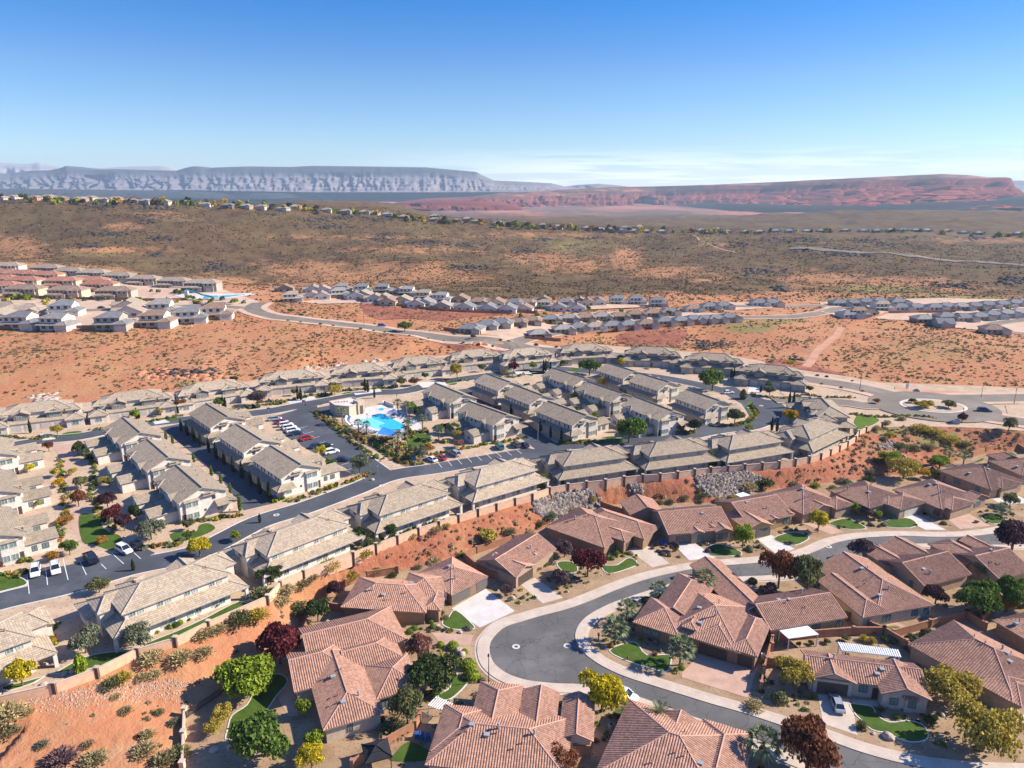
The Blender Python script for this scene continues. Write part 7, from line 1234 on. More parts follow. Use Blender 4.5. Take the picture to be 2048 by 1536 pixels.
def car_proto(kind):
    o = bpy.data.objects.new('parked_car', None); COL.objects.link(o); o['category'] = 'car'; b = MB(); gl = MB()
    if kind == 'sedan': L, Wd, bh, rh = 4.7, .9, .86, 1.42; cab = [(-1.95, .74, .84, .86, .7), (-1.25, .74, .84, 1.38, .56), (.25, .74, .84, 1.42, .58), (1.15, .76, .84, .9, .72)]
    elif kind == 'suv': L, Wd, bh, rh = 4.75, .95, 1.02, 1.72; cab = [(-2.25, .82, 1.0, 1.05, .8), (-2.0, .82, 1.0, 1.68, .66), (.35, .82, 1.0, 1.72, .66), (1.2, .84, 1.0, 1.06, .8)]
    else: L, Wd, bh, rh = 5.7, 1.0, 1.12, 1.88; cab = [(-.75, .88, 1.1, 1.15, .86), (-.6, .88, 1.1, 1.84, .7), (.9, .88, 1.1, 1.88, .7), (1.7, .9, 1.1, 1.16, .86)]
    h_ = L/2
    if kind == 'pickup':
        loft(b, [(-.75, Wd, .35, bh, Wd*.94), (1.6, Wd, .35, bh+.03, Wd*.93), (h_-.3, Wd*.97, .38, bh-.06, Wd*.88), (h_, Wd*.88, .45, bh-.3, Wd*.8)])
        b.box(-h_, -Wd, .4, -.75, -Wd+.12, bh); b.box(-h_, Wd-.12, .4, -.75, Wd, bh); b.box(-h_, -Wd+.12, .4, -h_+.1, Wd-.12, bh-.02); b.box(-h_+.1, -Wd+.12, .4, -.75, Wd-.12, .62)
    else: loft(b, [(-h_, Wd*.86, .42, bh-.16, Wd*.8), (-h_+.22, Wd*.97, .33, bh+.02, Wd*.86), (-1.0, Wd, .30, bh+.03, Wd*.92), (1.0, Wd, .30, bh+.02, Wd*.92), (h_-.35, Wd*.96, .33, bh-.14, Wd*.84), (h_, Wd*.82, .42, bh-.34, Wd*.74)])
    loft(gl, cab); rf = MB(); (xa, _, _, za, wa), (xb, _, _, zb, wb) = cab[1], cab[2]; rf.face([(xa-.05, -wa-.02, za+.012), (xb+.05, -wb-.02, zb+.012), (xb+.05, wb+.02, zb+.012), (xa-.05, wa+.02, za+.012)])
    for s in (-1, 1):
        for p, q in ((cab[0], cab[1]), (cab[3], cab[2])): rf.tube([(p[0], s*p[1], p[3]), (q[0], s*(q[4]+.015), q[3])], .045, None, 4)
        xm = (cab[1][0]+cab[2][0])/2-.1; rf.tube([(xm, s*(cab[1][1]+.01), cab[1][2]), (xm, s*(wa+.02), za)], .04, None, 4); rf.tube([(xa, s*(wa+.01), za), (xb, s*(wb+.01), zb)], .045, None, 4)
    if kind != 'sedan':
        for s in (-1, 1): rf.tube([(xa, s*wa*.85, za+.06), (xb-.2, s*wb*.85, zb+.06)], .025, None, 4)
    link('body', b.mesh('body', 'car_white'), o); link('windows', gl.mesh('windows', 'car_glass'), o); link('cabin_top', rf.mesh('cabin_top', 'car_white'), o)
    wm = MB(); wr = .34 if kind == 'sedan' else .39; n = 14
    for k in range(n):
        a, c = 2*PI*k/n, 2*PI*(k+1)/n; P = [(math.cos(t)*r, y, math.sin(t)*r) for t in (a, c) for r, y in ((wr*.62, .12), (wr, .12), (wr, -.12), (wr*.62, -.12))]
        wm.face([P[0], P[1], P[5], P[4]]); wm.face([P[1], P[2], P[6], P[5]]); wm.face([P[2], P[3], P[7], P[6]]); wm.face([(0, .09, 0), P[0], P[4]], 1); wm.face([(0, -.09, 0), P[7], P[3]], 1)
    me = wm.mesh('wheel', ['tyre', 'rim'])
    for x in (-L*.29, L*.31):
        for s in (-1, 1): link('wheel', me, o, (x, s*(Wd-.1), wr))
    for s in (-1, 1):
        q = MB(); q.box(-.05, -.2, 0, .06, .2, .13, 0, True); link('headlight', q.mesh('headlight', 'lamp_clear'), o, (h_-.12, s*Wd*.62, bh-.42)); q = MB(); q.box(-.05, -.16, 0, .05, .16, .16 if kind == 'sedan' else .34, 0, True); link('taillight', q.mesh('taillight', 'lamp_red'), o, (-h_+.05, s*Wd*.68, bh-.35)); q = MB(); q.box(-.08, -.09, 0, .06, .09, .12, 0, True); link('mirror', q.mesh('mirror', 'car_black'), o, (.85 if kind != 'pickup' else 1.35, s*(Wd+.04), bh+.02))
    return o
CARP = {k: car_proto(k) for k in ('sedan', 'suv', 'pickup')}
CARM = {}; USEDC = {}
def car(kind, color, p, ang, label, group='parked cars'):
    o = CARP[kind]; z = p[2]+.035
    if kind in USEDC: c = o.copy(); COL.objects.link(c); ch = []
    else: USEDC[kind] = [(k, k.name.split('.')[0]) for k in o.children]; c = o
    c.location = (p[0], p[1], z); c.rotation_euler = (0, 0, ang); c['label'] = label; c['group'] = group
    for k, nm in USEDC[kind]:
        if c is not o: k2 = k.copy(); COL.objects.link(k2); k2.parent = c
        else: k2 = k
        if nm in ('body', 'cabin_top'):
            key = (kind, nm, color)
            if key not in CARM: me = k.data.copy(); me.materials[0] = M['car_'+color]; CARM[key] = me
            k2.data = CARM[key]
    return c
def car_px(kind, color, zc, a, b, label, group='parked cars'):
    """a: tail, b: nose on the ground in the photograph"""
    A, B = at(px(zc, *a)), at(px(zc, *b)); car(kind, color, (A+B)/2, math.atan2(B[1]-A[1], B[0]-A[0]), label, group)
for kind, color, zc, a, b, lab in [('sedan','silver','d',(795,1130),(745,1000),'silver sedan on the driveway of the grey-walled house'), ('suv','white','c',(800,990),(900,1030),'white car half hidden by the yellow tree at the kerb'), ('sedan','maroon','b',(1700,985),(1880,985),'maroon car behind the big bottom roof at the turning circle'), ('suv','white','h',(1140,1335),(1240,1335),'white vehicle parked on the corner beside the dusky purple tree'), ('sedan','silver','h',(1210,1295),(1280,1300),'silver car behind the white vehicle on the corner'),
  ('suv','white','a',(250,120),(240,205),'left white vehicle in the parking bays by the lawn'), ('suv','white','a',(375,105),(388,185),'right white vehicle in the parking bays by the lawn'), ('pickup','black','a',(585,30),(665,120),'black pickup truck in the parking bays'), ('suv','white','e',(810,1290),(890,1330),'white vehicle right of the black pickup truck'), ('sedan','black','e',(895,1255),(985,1305),'dark sedan at the end of the parking bays'),
  ('sedan','silver','f',(135,415),(205,405),'silver car at the far end of the pool road bays'), ('sedan','red','f',(190,437),(245,425),'red car near the far end of the pool road bays'), ('suv','white','f',(205,458),(290,448),'white car right after the red one on the pool road'), ('suv','white','f',(225,478),(315,465),'second white car on the pool road'), ('suv','white','f',(250,498),(335,483),'third white car on the pool road'), ('sedan','navy','f',(262,520),(375,500),'navy car after the white ones on the pool road'), ('suv','red','f',(345,555),(425,535),'bright red vehicle on the pool road bays'), ('sedan','navy','f',(415,605),(500,588),'navy car before the yellow-green tree'), ('sedan','black','f',(480,605),(560,585),'black car behind the yellow-green tree'), ('suv','white','f',(520,645),(595,630),'white vehicle right of the yellow-green tree'), ('sedan','navy','f',(585,690),(675,690),'dark navy car at the near end of the pool road bays'),
  ('sedan','white','f',(1265,700),(1215,675),'white car at the left end of the bays below the pool'), ('sedan','red','f',(1330,690),(1275,665),'red car in the bays below the pool'), ('suv','silver','f',(1425,665),(1370,635),'silver vehicle in the bays below the pool'), ('suv','teal','f',(1725,625),(1685,580),'teal vehicle in the bays by the alley mouth'), ('suv','grey','f',(1845,610),(1785,570),'grey vehicle in the bays by the alley mouth'), ('sedan','navy','f',(1895,605),(1850,575),'navy car at the right end of the bays'),
  ('sedan','white','g',(1525,232),(1590,226),'white car on the curved road cul-de-sac'), ('suv','navy','h',(1735,352),(1820,358),'navy vehicle driving out of the roundabout'), ('suv','blue','2',(965,692),(1050,692),'blue vehicle driving on the far boulevard'), ('sedan','black','2',(1070,740),(1150,742),'dark car driving on the far boulevard'), ('sedan','white','2',(1970,705),(2020,700),'white car at the lower settlement row'), ('sedan','blue','3',(215,665),(260,660),'blue car outside the lower settlement row'), ('sedan','black','3',(60,710),(90,700),'black car on the lower settlement street'), ('suv','white','1',(1615,528),(1650,528),'white vehicle on the left settlement road'), ('sedan','blue','3',(1300,605),(1345,600),'blue car at the end of the middle settlement row'), ('sedan','maroon','1',(795,548),(830,548),'maroon car in the left settlement cul-de-sac')]: car_px(kind, color, zc, a, b, lab)
# ---------------------------------------------------------------- pool court and clubhouse
U = lambda *p: [tuple(atz(px('P', *q), ZP)[:2]) for q in p]
def club():
    z = 4.2; P = [tuple(atz(px('P', *q), ZP+z)[:2]) for q in [(460,252),(552,314),(770,332),(888,292),(1015,262),(820,188)]]; ox, oy = P[1]; P = [(x-ox, y-oy) for x, y in P]
    o = empty('clubhouse', (ox, oy, ZP), 0, 'white flat-roofed clubhouse with a curved front beside the pool', 'clubhouse'); w = MB(); w.prism(P, -.5, z-.35); w.build('wall', 'stucco_cream', o); c = MB()
    for a, b in zip(P, P[1:]+P[:1]): c.obox(a, b, .3, z-.4, z)
    c.build('parapet', 'stucco_cream', o); r = MB(); cx = sum(p[0] for p in P)/6; cy = sum(p[1] for p in P)/6; r.prism([(x+(cx-x)*.03, y+(cy-y)*.03) for x, y in P], z-.34, z-.30); r.build('roof', 'concrete_pale', o)
    a, b = P[3], P[4]; th = math.atan2(b[1]-a[1], b[0]-a[0]); t_ = MB(); t_.box(-1.4, -.5, -.3, 1.4, 2.6, z+.7); link('entrance_tower', t_.mesh('entrance_tower', 'stucco_cream'), o, ((a[0]+b[0])/2, (a[1]+b[1])/2, 0), th); door(o, ((a[0]+b[0])/2+math.sin(th)*.52, (a[1]+b[1])/2-math.cos(th)*.52, 0), th-PI/2, 1.2, 3.2, 'frame_dark')
    for i in range(5): v = MB(); v.box(-.25, -.2, 0, .25, .2, .3+.1*(i % 2)); v.build('roof_duct', 'terracotta', o, (P[0][0]*.6+1.2+i*1.0, P[0][1]*.5+1.6+i*.22, z-.3), .3)
club()
def pool(name, L, mat, dz): struct(name, sheet(name, smooth(U(*L), 3, True), ZP+dz, mat))
pool('pool_water', [(1140,490),(1270,450),(1450,535),(1620,620),(1640,690),(1500,712),(1310,690),(1240,640),(1345,606),(1240,560),(1150,525)], 'pool_water', .075)
pool('pool_water', [(905,575),(990,535),(1150,527),(1240,562),(1340,605),(1235,640),(1290,695),(1200,690),(1080,648),(920,610)], 'pool_shallow', .07); pool('pool_water', [(1240,375),(1290,362),(1325,380),(1300,402),(1250,400)], 'pool_water', .07)
k = MB(); d = U((1300,310),(1330,290),(1480,360)); 
for a, b in zip(d[:-1], d[1:]): k.obox(a, b, .3, ZP, ZP+1.3)
tag(k.build('pool_wall', 'stucco_white'), 'low white wall behind the small spa pool', 'wall')
def lounger():
    o = bpy.data.objects.new('sun_lounger', None); COL.objects.link(o); o['category'] = 'sun lounger'; f = MB(); f.box(-.95, -.32, .25, .35, .32, .33, 0, True)
    for x in (-.8, .3):
        for y in (-.28, .28): f.box(x-.03, y-.03, 0, x+.03, y+.03, .25)
    f.build('frame', 'fabric_white', o); b = MB(); v = [(.35, -.32, .3), (1.0, -.32, .8), (1.0, .32, .8), (.35, .32, .3)]; b.face(v); b.face([(x-.06, y, z+.06) for x, y, z in v[::-1]]); b.build('backrest', 'fabric_white', o); c = MB(); c.box(-.9, -.28, .335, .3, .28, .40); c.build('cushion', 'fabric_blue', o); return o
LG = lounger(); first = True
def put_l(p, ang, lab, grp):
    global first
    if first: LG.location = (p[0], p[1], ZP+.05); LG.rotation_euler = (0, 0, ang); LG['label'] = lab; LG['group'] = grp; first = False; return
    dup(LG, (p[0], p[1], ZP+.05), ang, lab, grp)
for row, (L, n, ang, lab) in enumerate([([(1420,440),(1830,610)], 15, R(40), 'white lounger with blue cushion in the long row right of the pool'), ([(1440,420),(1700,500)], 9, R(40), 'white lounger in the back row right of the pool'), ([(770,510),(750,580),(810,650)], 8, R(160), 'white lounger with blue cushion on the left curve of the pool deck'), ([(960,690),(1090,730),(1210,755)], 8, R(230), 'white lounger with blue cushion on the near edge of the pool deck')]):
    Q = [np.array(q) for q in U(*smooth(L, 10))]; T = len(Q)
    for i in range(n): q = Q[int(i*(T-1)/(n-1))]; put_l(q, ang+RV.uniform(-.1, .1), lab, 'loungers round the pool')
S = [np.array([*atz(px('P', *q), ZP+h_)]) for q, h_ in [((1300,655), 3.9), ((1215,768), 2.9), ((1470,805), 3.9), ((1570,748), 2.9)]]
o = empty('shade_sail', (S[0][0], S[0][1], ZP), 0, 'blue shade sail on poles at the near pool edge', 'shade sail'); m = MB(); n = 8; G = [[None]*(n+1) for _ in range(n+1)]
for i in range(n+1):
    for j in range(n+1): a, b = i/n, j/n; q = (S[0]*(1-a)*(1-b)+S[1]*a*(1-b)+S[2]*a*b+S[3]*(1-a)*b); G[i][j] = (q[0]-S[0][0], q[1]-S[0][1], q[2]-ZP-.5*math.sin(PI*a)*math.sin(PI*b))
for i in range(n):
    for j in range(n): m.face([G[i][j], G[i+1][j], G[i+1][j+1], G[i][j+1]]); m.face([(x, y, z-.02) for x, y, z in (G[i][j+1], G[i+1][j+1], G[i+1][j], G[i][j])])
m.build('canopy', 'sail_blue', o)
for q in S: t_ = MB(); x, y = q[0]-S[0][0], q[1]-S[0][1]; t_.tube([(x, y, 0), (x, y, q[2]-ZP+.15)], .12, .1, 8); t_.build('post', 'metal_white', o)
def pole_thing(name, cat, label, p, parts, ang=0, grp=None):
    o = empty(name, tuple(p), ang, label, cat, grp)
    for nm, mb, mat in parts: mb.build(nm, mat, o)
    return o
def lamp(p, hh, label, mat='metal_dark', head=True):
    a = MB(); a.tube([(0, 0, -.1), (0, 0, hh)], .09, .06, 8); a.box(-.16, -.16, 0, .16, .16, .4); b = MB(); b.tube([(0, 0, hh), (0, 0, hh+.12), (0, 0, hh+.4), (0, 0, hh+.5)], .2, .12, 8); pole_thing('street_lamp', 'street lamp', label, p, [('pole', a, mat), ('lantern', b, 'metal_dark')], 0, 'street lamps')
lamp(foot('b', 1630, 903), 5.3, 'dark street lamp on the turning circle pavement beside the hedge balls')
for zc, x, y, hh, lab in [('f',380,310,5.5,'dark lamp at the road before the fourth desert edge townhouse'), ('f',805,480,5.5,'lamp pole at the pool edge'), ('h',925,210,5.5,'lamp on the boulevard verge left of the roundabout'), ('4',1705,1258,5.5,'lamp by the desert track'), ('4',1968,1308,5.5,'lamp right of the roundabout'), ('2',865,700,6,'lamp on the far boulevard'), ('g',258,555,6,'pale lamp at the alley mouth'), ('h',1620,430,5,'lamp below the roundabout'), ('c',2010,1030,4,'small lamp between bottom houses'), ('f',1005,330,5,'lamp behind the pool'), ('4',735,1190,5.5,'lamp on the boulevard verge near the last townhouse'), ('4',95,1170,6,'lamp in front of the last townhouse'), ('a',775,1040,.1,'')]:
    if lab: lamp(foot(zc, x, y), hh, lab, 'metal_grey' if 'pale' in lab or 'pool' in lab else 'metal_dark')
def sign(zc, x, y, hh, w, h2, mat, label, shape='rect'):
    a = MB(); a.tube([(0, 0, -.1), (0, 0, hh)], .04, None, 6); b = MB()
    if shape == 'oct': L = [(math.cos(t)*w/2, math.sin(t)*w/2) for t in np.linspace(PI/8, 2*PI+PI/8, 9)[:-1]]; b.face([(p, -.05, hh-.3+q) for p, q in L]); b.face([(p, -.02, hh-.3+q) for p, q in L[::-1]])
    else: b.box(-w/2, -.06, hh-h2, w/2, -.02, hh, 0, True)
    pole_thing('road_sign', 'sign', label, foot(zc, x, y), [('pole', a, 'metal_grey'), ('panel', b, mat)])
sign('f', 368, 318, 2.6, 1.1, .9, 'sign_pink', 'pink sign on a post at the pool road corner'); sign('f', 130, 375, 2.8, 1.2, .5, 'sign_blue', 'blue street name sign at the far pool road corner'); sign('f', 165, 960, 1.6, 1.2, .6, 'sign_blue', 'blue sign at the alley mouth cypress'); sign('f', 1115, 715, 2.4, 1, .9, 'sign_blue', 'blue sign at the tip of the pool garden'); sign('f', 875, 775, 2.6, .9, .9, 'metal_white', 'back of a round stop sign at the pool junction', 'oct'); sign('4', 1107, 1210, 3.2, 1.1, 2, 'metal_white', 'white real estate post sign beside the desert track'); sign('e', 1575, 1075, 2.4, .4, .6, 'metal_white', 'small white sign at the first alley mouth')
# flag, post box, hydrant, bins
a = MB(); a.tube([(0, 0, 0), (0, 0, 5.4)], .05, .035, 8); b = MB()
for i in range(6):
    for j in range(5): P = lambda i, j: (.05+i*.06+.02*math.sin(j), .05*math.sin(i*1.6+j*.5), 5.2-j*.42-i*.10); b.face([P(i, j+1), P(i+1, j+1), P(i+1, j), P(i, j)], 0 if (i % 2) else 1)
pole_thing('flagpole', 'flagpole', 'flagpole with a drooping red and white flag at the twin garage house', foot('b', 1330, 418), [('pole', a, 'metal_grey'), ('flag', b, ['fabric_white', 'lamp_red'])])
a = MB(); a.box(-.09, -.09, 0, .09, .09, 1.05); b = MB(); b.box(-.2, -.28, 1.05, .2, .28, 1.3, 0, True); b.tube([(0, -.28, 1.3), (0, .28, 1.3)], .2, None, 10)
pole_thing('letter_box', 'letter box', 'brown letter box on a post at the kerb palms', foot('c', 672, 615), [('post', a, 'wood_dark'), ('box', b, 'terracotta')])
a = MB(); a.tube([(0, 0, 0), (0, 0, .6)], .15, .13, 10); a.tube([(0, 0, .58), (0, 0, .8)], .17, .05, 10); b = MB(); b.tube([(-.28, 0, .45), (.28, 0, .45)], .07, None, 8); pole_thing('fire_hydrant', 'hydrant', 'rusty red fire hydrant on the lawn edge of the corner house', foot('c', 872, 748), [('barrel', a, 'clad_red'), ('outlet', b, 'clad_red')])
def bin_(zc, x, y, mat, label, ang=0):
    a = MB(); a.box(-.3, -.35, .08, .3, .35, 1.0, 0, True); b = MB(); b.box(-.33, -.4, 1.0, .33, .38, 1.1, 0, True); c = MB()
    for s in (-.25, .25): c.tube([(s-.04, .3, .12), (s+.04, .3, .12)], .12, None, 8)
    pole_thing('wheelie_bin', 'bin', label, foot(zc, x, y), [('bin_body', a, mat), ('lid', b, mat), ('wheels', c, 'tyre')], ang)
bin_('g', 1103, 1262, 'plastic_blue', 'blue bin beside the house with three small front gables', .3); bin_('g', 1125, 1262, 'plastic_blue', 'second blue bin, right of the other by the three-gabled house', .3); bin_('c', 1478, 315, 'plastic_blue', 'blue bin on the shaded drive behind the corner house'); bin_('c', 1795, 745, 'fabric_white', 'white bin beside the stone garage pillar'); bin_('c', 1805, 770, 'metal_grey', 'grey bin beside the stone garage pillar'); bin_('b', 1140, 1285, 'plastic_blue', 'blue bin in the shade behind the bottom roof'); bin_('b', 1175, 1290, 'plastic_blue', 'second blue bin in the shade behind the bottom roof'); bin_('b', 1215, 1300, 'plastic_blue', 'third blue bin in the shade behind the bottom roof')
a = MB(); a.box(-.6, -.5, 0, .6, .5, .75); b = MB(); b.box(-.64, -.54, .75, .64, .54, .85, 0, True); pole_thing('utility_cabinet', 'utility box', 'green utility cabinet on the kerb behind the bottom right house', foot('c', 805, 1135), [('cabinet', a, 'leaf_dark'), ('lid', b, 'leaf_dark')], .5)
a = MB(); a.box(-1.2, -.6, 0, 1.2, .6, 1.3); b = MB(); b.box(-1.25, -.65, 1.3, 1.25, .65, 1.42, 0, True); pole_thing('utility_cabinet', 'utility box', 'grey-green utility cabinet below the roundabout', foot('h', 1580, 435), [('cabinet', a, 'metal_grey'), ('lid', b, 'metal_grey')])
a = MB(); a.box(-.4, -.4, 0, .4, .4, .8); b = MB(); b.tube([(0, 0, .8), (0, 0, .84)], .3, None, 12)
for i, (zc, x, y, lab) in enumerate([('b',1240,1490,'air conditioner unit behind the bottom house wall'), ('c',760,1215,'air conditioner unit in the narrow yard'), ('c',545,1390,'air conditioner unit beside the bottom wall'), ('f',690,1085,'air conditioner unit between two townhouses'), ('a',1605,120,'air conditioner unit beside the nearest townhouse'), ('d',160,1430,'teal tarp-covered unit at the bottom edge')]):
    o = empty('air_conditioner', tuple(foot(zc, x, y)), .4, lab, 'air conditioner', 'air conditioners'); link('casing', a.mesh('casing', 'metal_grey' if 'teal' not in lab else 'pane_green') if i in (0, 5) else bpy.data.meshes['casing'], o); link('fan_grille', b.mesh('fan_grille', 'metal_dark') if i == 0 else bpy.data.meshes['fan_grille'], o)
a = MB(); a.tube([(0, 0, 0), (0, 0, 1.7)], .32, None, 12); b = MB(); b.tube([(0, 0, 1.7), (0, 0, 1.85)], .34, .1, 12); pole_thing('water_tank', 'tank', 'white cylindrical tank beside the patio cover', foot('d', 325, 620), [('tank_body', a, 'metal_white'), ('cap', b, 'metal_grey')])
for zc, x, y, hh, lab in [('7',1463,716,17,'power pole beside the ridge houses'), ('4',1368,222,17,'power pole on the brown hillside at right'), ('4',2000,245,14,'power pole at the right edge of the hillside'), ('8',125,765,15,'power pole below the right ridge houses'), ('7',82,602,14,'power pole among the left ridge houses')]:
    a = MB(); a.tube([(0, 0, -1), (0, 0, hh)], .28, .2, 7); b = MB(); b.box(-1.6, -.12, hh-1.2, 1.6, .12, hh-.95, 0, True); pole_thing('power_pole', 'power pole', lab, foot(zc, x, y), [('pole', a, 'wood_dark'), ('crossarm', b, 'wood_dark')], 0, 'power poles')
# ---------------------------------------------------------------- far settlements
for n, c in [('roof_red', (.37,.16,.105)), ('roof_brown', (.27,.18,.13)), ('roof_grey', (.28,.255,.23)), ('roof_slate', (.19,.19,.195)), ('roof_tan', (.33,.26,.195))]: simple(n, c, .85, .15, .22, .7)
FM = {}
def far_house(kind):
    if kind in FM: return FM[kind]
    FW = next(iter(FM.values()))[2] if FM else None
    r = MB(); w = MB(); wn_ = MB(); g_ = MB()
    if kind == 'one': roof(r, -8, -6, 8, 6, 3.0, .42); walls(w, -7.4, -5.4, 7.4, 5.4, -2, 3); roof(r, 1.5, -9, 7.8, 0, 3.02, .42, 'v', 'g', 'g'); walls(w, 2, -8.5, 7.3, 0, -2, 3, 'v', 'g', 'g', .42); wins = [(-5, -5.4, 1, 1.6), (-1.5, -5.4, 1, 1.6)]; gar = [(4.65, -8.5, 4.4)]
    elif kind == 'gab': roof(r, -7, -6, 7, 6, 3.0, .45, 'v', 'g', 'g'); walls(w, -6.4, -5.4, 6.4, 5.4, -2, 3, 'v', 'g', 'g', .45); roof(r, -9.5, -2, 0, 5, 2.9, .42, 'u', 'g', 'g'); walls(w, -9, -1.5, 0, 4.5, -2, 2.9, 'u', 'g', 'g'); wins = [(-3.5, -5.4, 1, 1.5), (2.5, -5.4, 1, 2.2)]; gar = [(-.5, -5.4, 2.4)]
    elif kind == 'two': roof(r, -6, -5, 6, 5, 5.6, .42, 'u', 'h', 'g'); walls(w, -5.5, -4.5, 5.5, 4.5, -2, 5.6, 'u', 'h', 'g', .42); roof(r, 3, -7.5, 9.5, 3.5, 3.0, .42, 'v', 'h', 'h'); walls(w, 3.5, -7, 9, 3, -2, 3); shed(r, (4, -4.5), (-6, -4.5), -2.4, 3.4, 2.8); wins = [(-3.6, -4.5, 3.9, 1.5), (-.6, -4.5, 3.9, 1.5), (2.6, -4.5, 3.9, 1.5), (-3.6, -4.5, .8, 2), (0, -4.5, .8, 2)]; gar = [(6.3, -7, 4.2)]
    else: roof(r, -12, -6, 12, 6, 5.8, .40); walls(w, -11.4, -5.4, 11.4, 5.4, -2, 5.8); roof(r, -11.8, -9, 2, -3, 3.0, .35, 'u', 'h', 'h'); walls(w, -11.2, -8, 1.5, -4, -2, 3); roof(r, 2.2, -7, 10, 2, 5.6, .4, 'v', 'h', 'g'); walls(w, 2.7, -6.5, 9.5, 0, -2, 5.6); wins = [(x, -5.4, 3.9, 1.4) for x in (-9.6, -7, -4.4, -1.8, .8)]+[(4.6, -6.5, 3.9, 1.4), (7.6, -6.5, 3.9, 1.4)]+[(x, -8, .8, 1.6) for x in (-9, -5.5, -2)]; gar = [(6, -6.5, 3.4)]
    wn_.box(-.5, -.06, 0, .5, .1, 1.3, 0, True)
    for x, y, a in gar: g_.box(x-a/2, y-.06, 0, x+a/2, y+.1, 2.2, 0, True)
    FM[kind] = (r.mesh('roof', ['roof_grey', 'ridge_tan', 'fascia_tan']), w.mesh('wall', 'stucco_white'), FW if FW else wn_.mesh('window', 'pane_dark'), g_.mesh('garage_door', 'door_pale'), wins); return FM[kind]
FMM = {}
def fm(me, slot, mat):
    k = (me.name, mat)
    if k not in FMM: c = me.copy(); c.materials[0] = M[mat]; FMM[k] = c
    return FMM[k]
FC = {'w': 'stucco_white', 'b': 'stucco_bone', 't': 'stucco_tan', 'c': 'stucco_cream', 'g': 'stucco_taupe', 'n': 'stucco_brown'}
CW = {'w': 'white', 'b': 'off-white', 't': 'tan', 'c': 'cream', 'g': 'grey', 'n': 'brown'}
KW = {'one': 'low house', 'gab': 'gabled house', 'two': 'two-storey house', 'row': 'terrace block'}
def far(kind, q, ang, rf, wl, label, grp, s=1.0):
    p = at(q); k = 0
    while math.hypot(p[0], p[1]) > 1750 and k < 12: q = (q[0], q[1]+1.5); p = at(q); k += 1
    a, b, c, d, wins = far_house(kind); o = empty('house', tuple(p), R(ang), label, 'house', grp); o.scale = (s, s, s)
    link('roof', fm(a, 0, 'roof_'+rf), o); link('wall', fm(b, 0, FC[wl]), o); link('garage_door', d, o)
    if p[1] < 900:
        for x, y, z, w_ in wins: link('window', c, o, (x, y, z)).scale = (w_, 1, 1)
    return o
def settle(zc, L, where, grp):
    sc = 1.0 if zc in '5678' else 1.15 if zc == '1' and 'settlement' in where else 1.0 if zc == '1' else .78 if zc == '3' else .86
    L = sorted(L, key=lambda t: t[0])
    for i, (x, y, kind, ang, rf, wl, *s) in enumerate(L):
        far(kind, px(zc, x, y), ang, rf, wl, '%s %s, %s from left %s' % (CW[wl], KW[kind], nth(i), where), grp, (s[0] if s else 1.0)*sc)
G1, G2, G3, G4 = 'houses below the brown hillside', 'houses of the left settlement', 'houses of the right settlement', 'houses on the far ridge'
settle('2', [(280,487,'two',15,'tan','w'),(455,468,'gab',10,'tan','w'),(530,470,'gab',10,'tan','w'),(655,455,'two',20,'grey','w'),(800,470,'gab',5,'slate','w'),(865,460,'gab',-5,'tan','c'),(960,490,'gab',5,'tan','w'),(1030,490,'gab',0,'tan','c'),(1070,515,'gab',-10,'brown','c'),(1180,505,'gab',-5,'tan','c'),(1290,535,'gab',-5,'slate','w'),(1360,525,'gab',-10,'grey','w'),(1495,552,'gab',-5,'grey','g'),(1680,560,'gab',-10,'slate','w'),(1865,570,'gab',-10,'slate','w'),(2020,575,'gab',-10,'slate','w')], 'in the front row below the hillside', G1)
settle('2', [(240,410,'gab',10,'brown','t'),(465,418,'gab',10,'grey','w'),(540,420,'gab',10,'tan','w'),(685,415,'two',10,'grey','w'),(845,420,'two',5,'slate','w'),(1010,420,'two',0,'slate','g'),(1160,435,'gab',-5,'grey','g'),(1210,440,'two',-5,'grey','w'),(1340,470,'two',-5,'tan','c'),(1480,490,'two',-10,'grey','w'),(1640,495,'gab',-10,'brown','t'),(1790,515,'one',-10,'brown','t'),(1930,525,'gab',-10,'brown','c')], 'in the back row at the hillside foot', G1)
settle('3', [(25,520,'one',-10,'slate','w'),(125,520,'one',-10,'brown','c'),(105,570,'gab',-10,'brown','w'),(255,545,'two',-5,'tan','w'),(255,500,'gab',-5,'brown','t'),(370,560,'gab',-5,'slate','w'),(430,515,'one',-5,'slate','g'),(520,565,'gab',-5,'slate','w'),(545,510,'gab',-5,'brown','t'),(605,520,'gab',0,'brown','c'),(690,515,'gab',0,'slate','w'),(830,510,'two',0,'slate','w'),(985,510,'two',0,'slate','w'),(1150,525,'two',0,'slate','w'),(1450,570,'one',5,'brown','w'),(1580,550,'one',5,'slate','w'),(1690,545,'one',5,'slate','w'),(1975,522,'one',0,'slate','w')], 'right of the two back rows near the middle', G1)
settle('3', [(45,680,'one',-5,'brown','t'),(160,665,'one',-5,'brown','t'),(315,655,'one',0,'slate','t'),(460,645,'one',0,'grey','t'),(590,640,'one',0,'brown','t'),(725,632,'one',0,'grey','c'),(860,630,'one',0,'brown','t'),(990,615,'one',0,'brown','t'),(1130,605,'one',5,'brown','t'),(1260,595,'one',5,'slate','w')], 'in the middle settlement row', G1)
settle('3', [(215,775,'one',10,'grey','t'),(410,735,'one',10,'grey','c'),(530,720,'one',10,'slate','c'),(660,715,'one',10,'tan','w'),(800,705,'one',10,'slate','c'),(930,700,'one',10,'slate','c'),(1075,690,'one',10,'brown','c'),(1220,670,'one',10,'slate','c'),(1350,665,'one',10,'slate','c'),(1450,655,'one',10,'slate','c'),(1540,655,'one',10,'slate','c'),(1630,650,'one',10,'slate','c'),(1730,640,'one',10,'slate','c')], 'in the lower settlement row by the boulevard', G1)
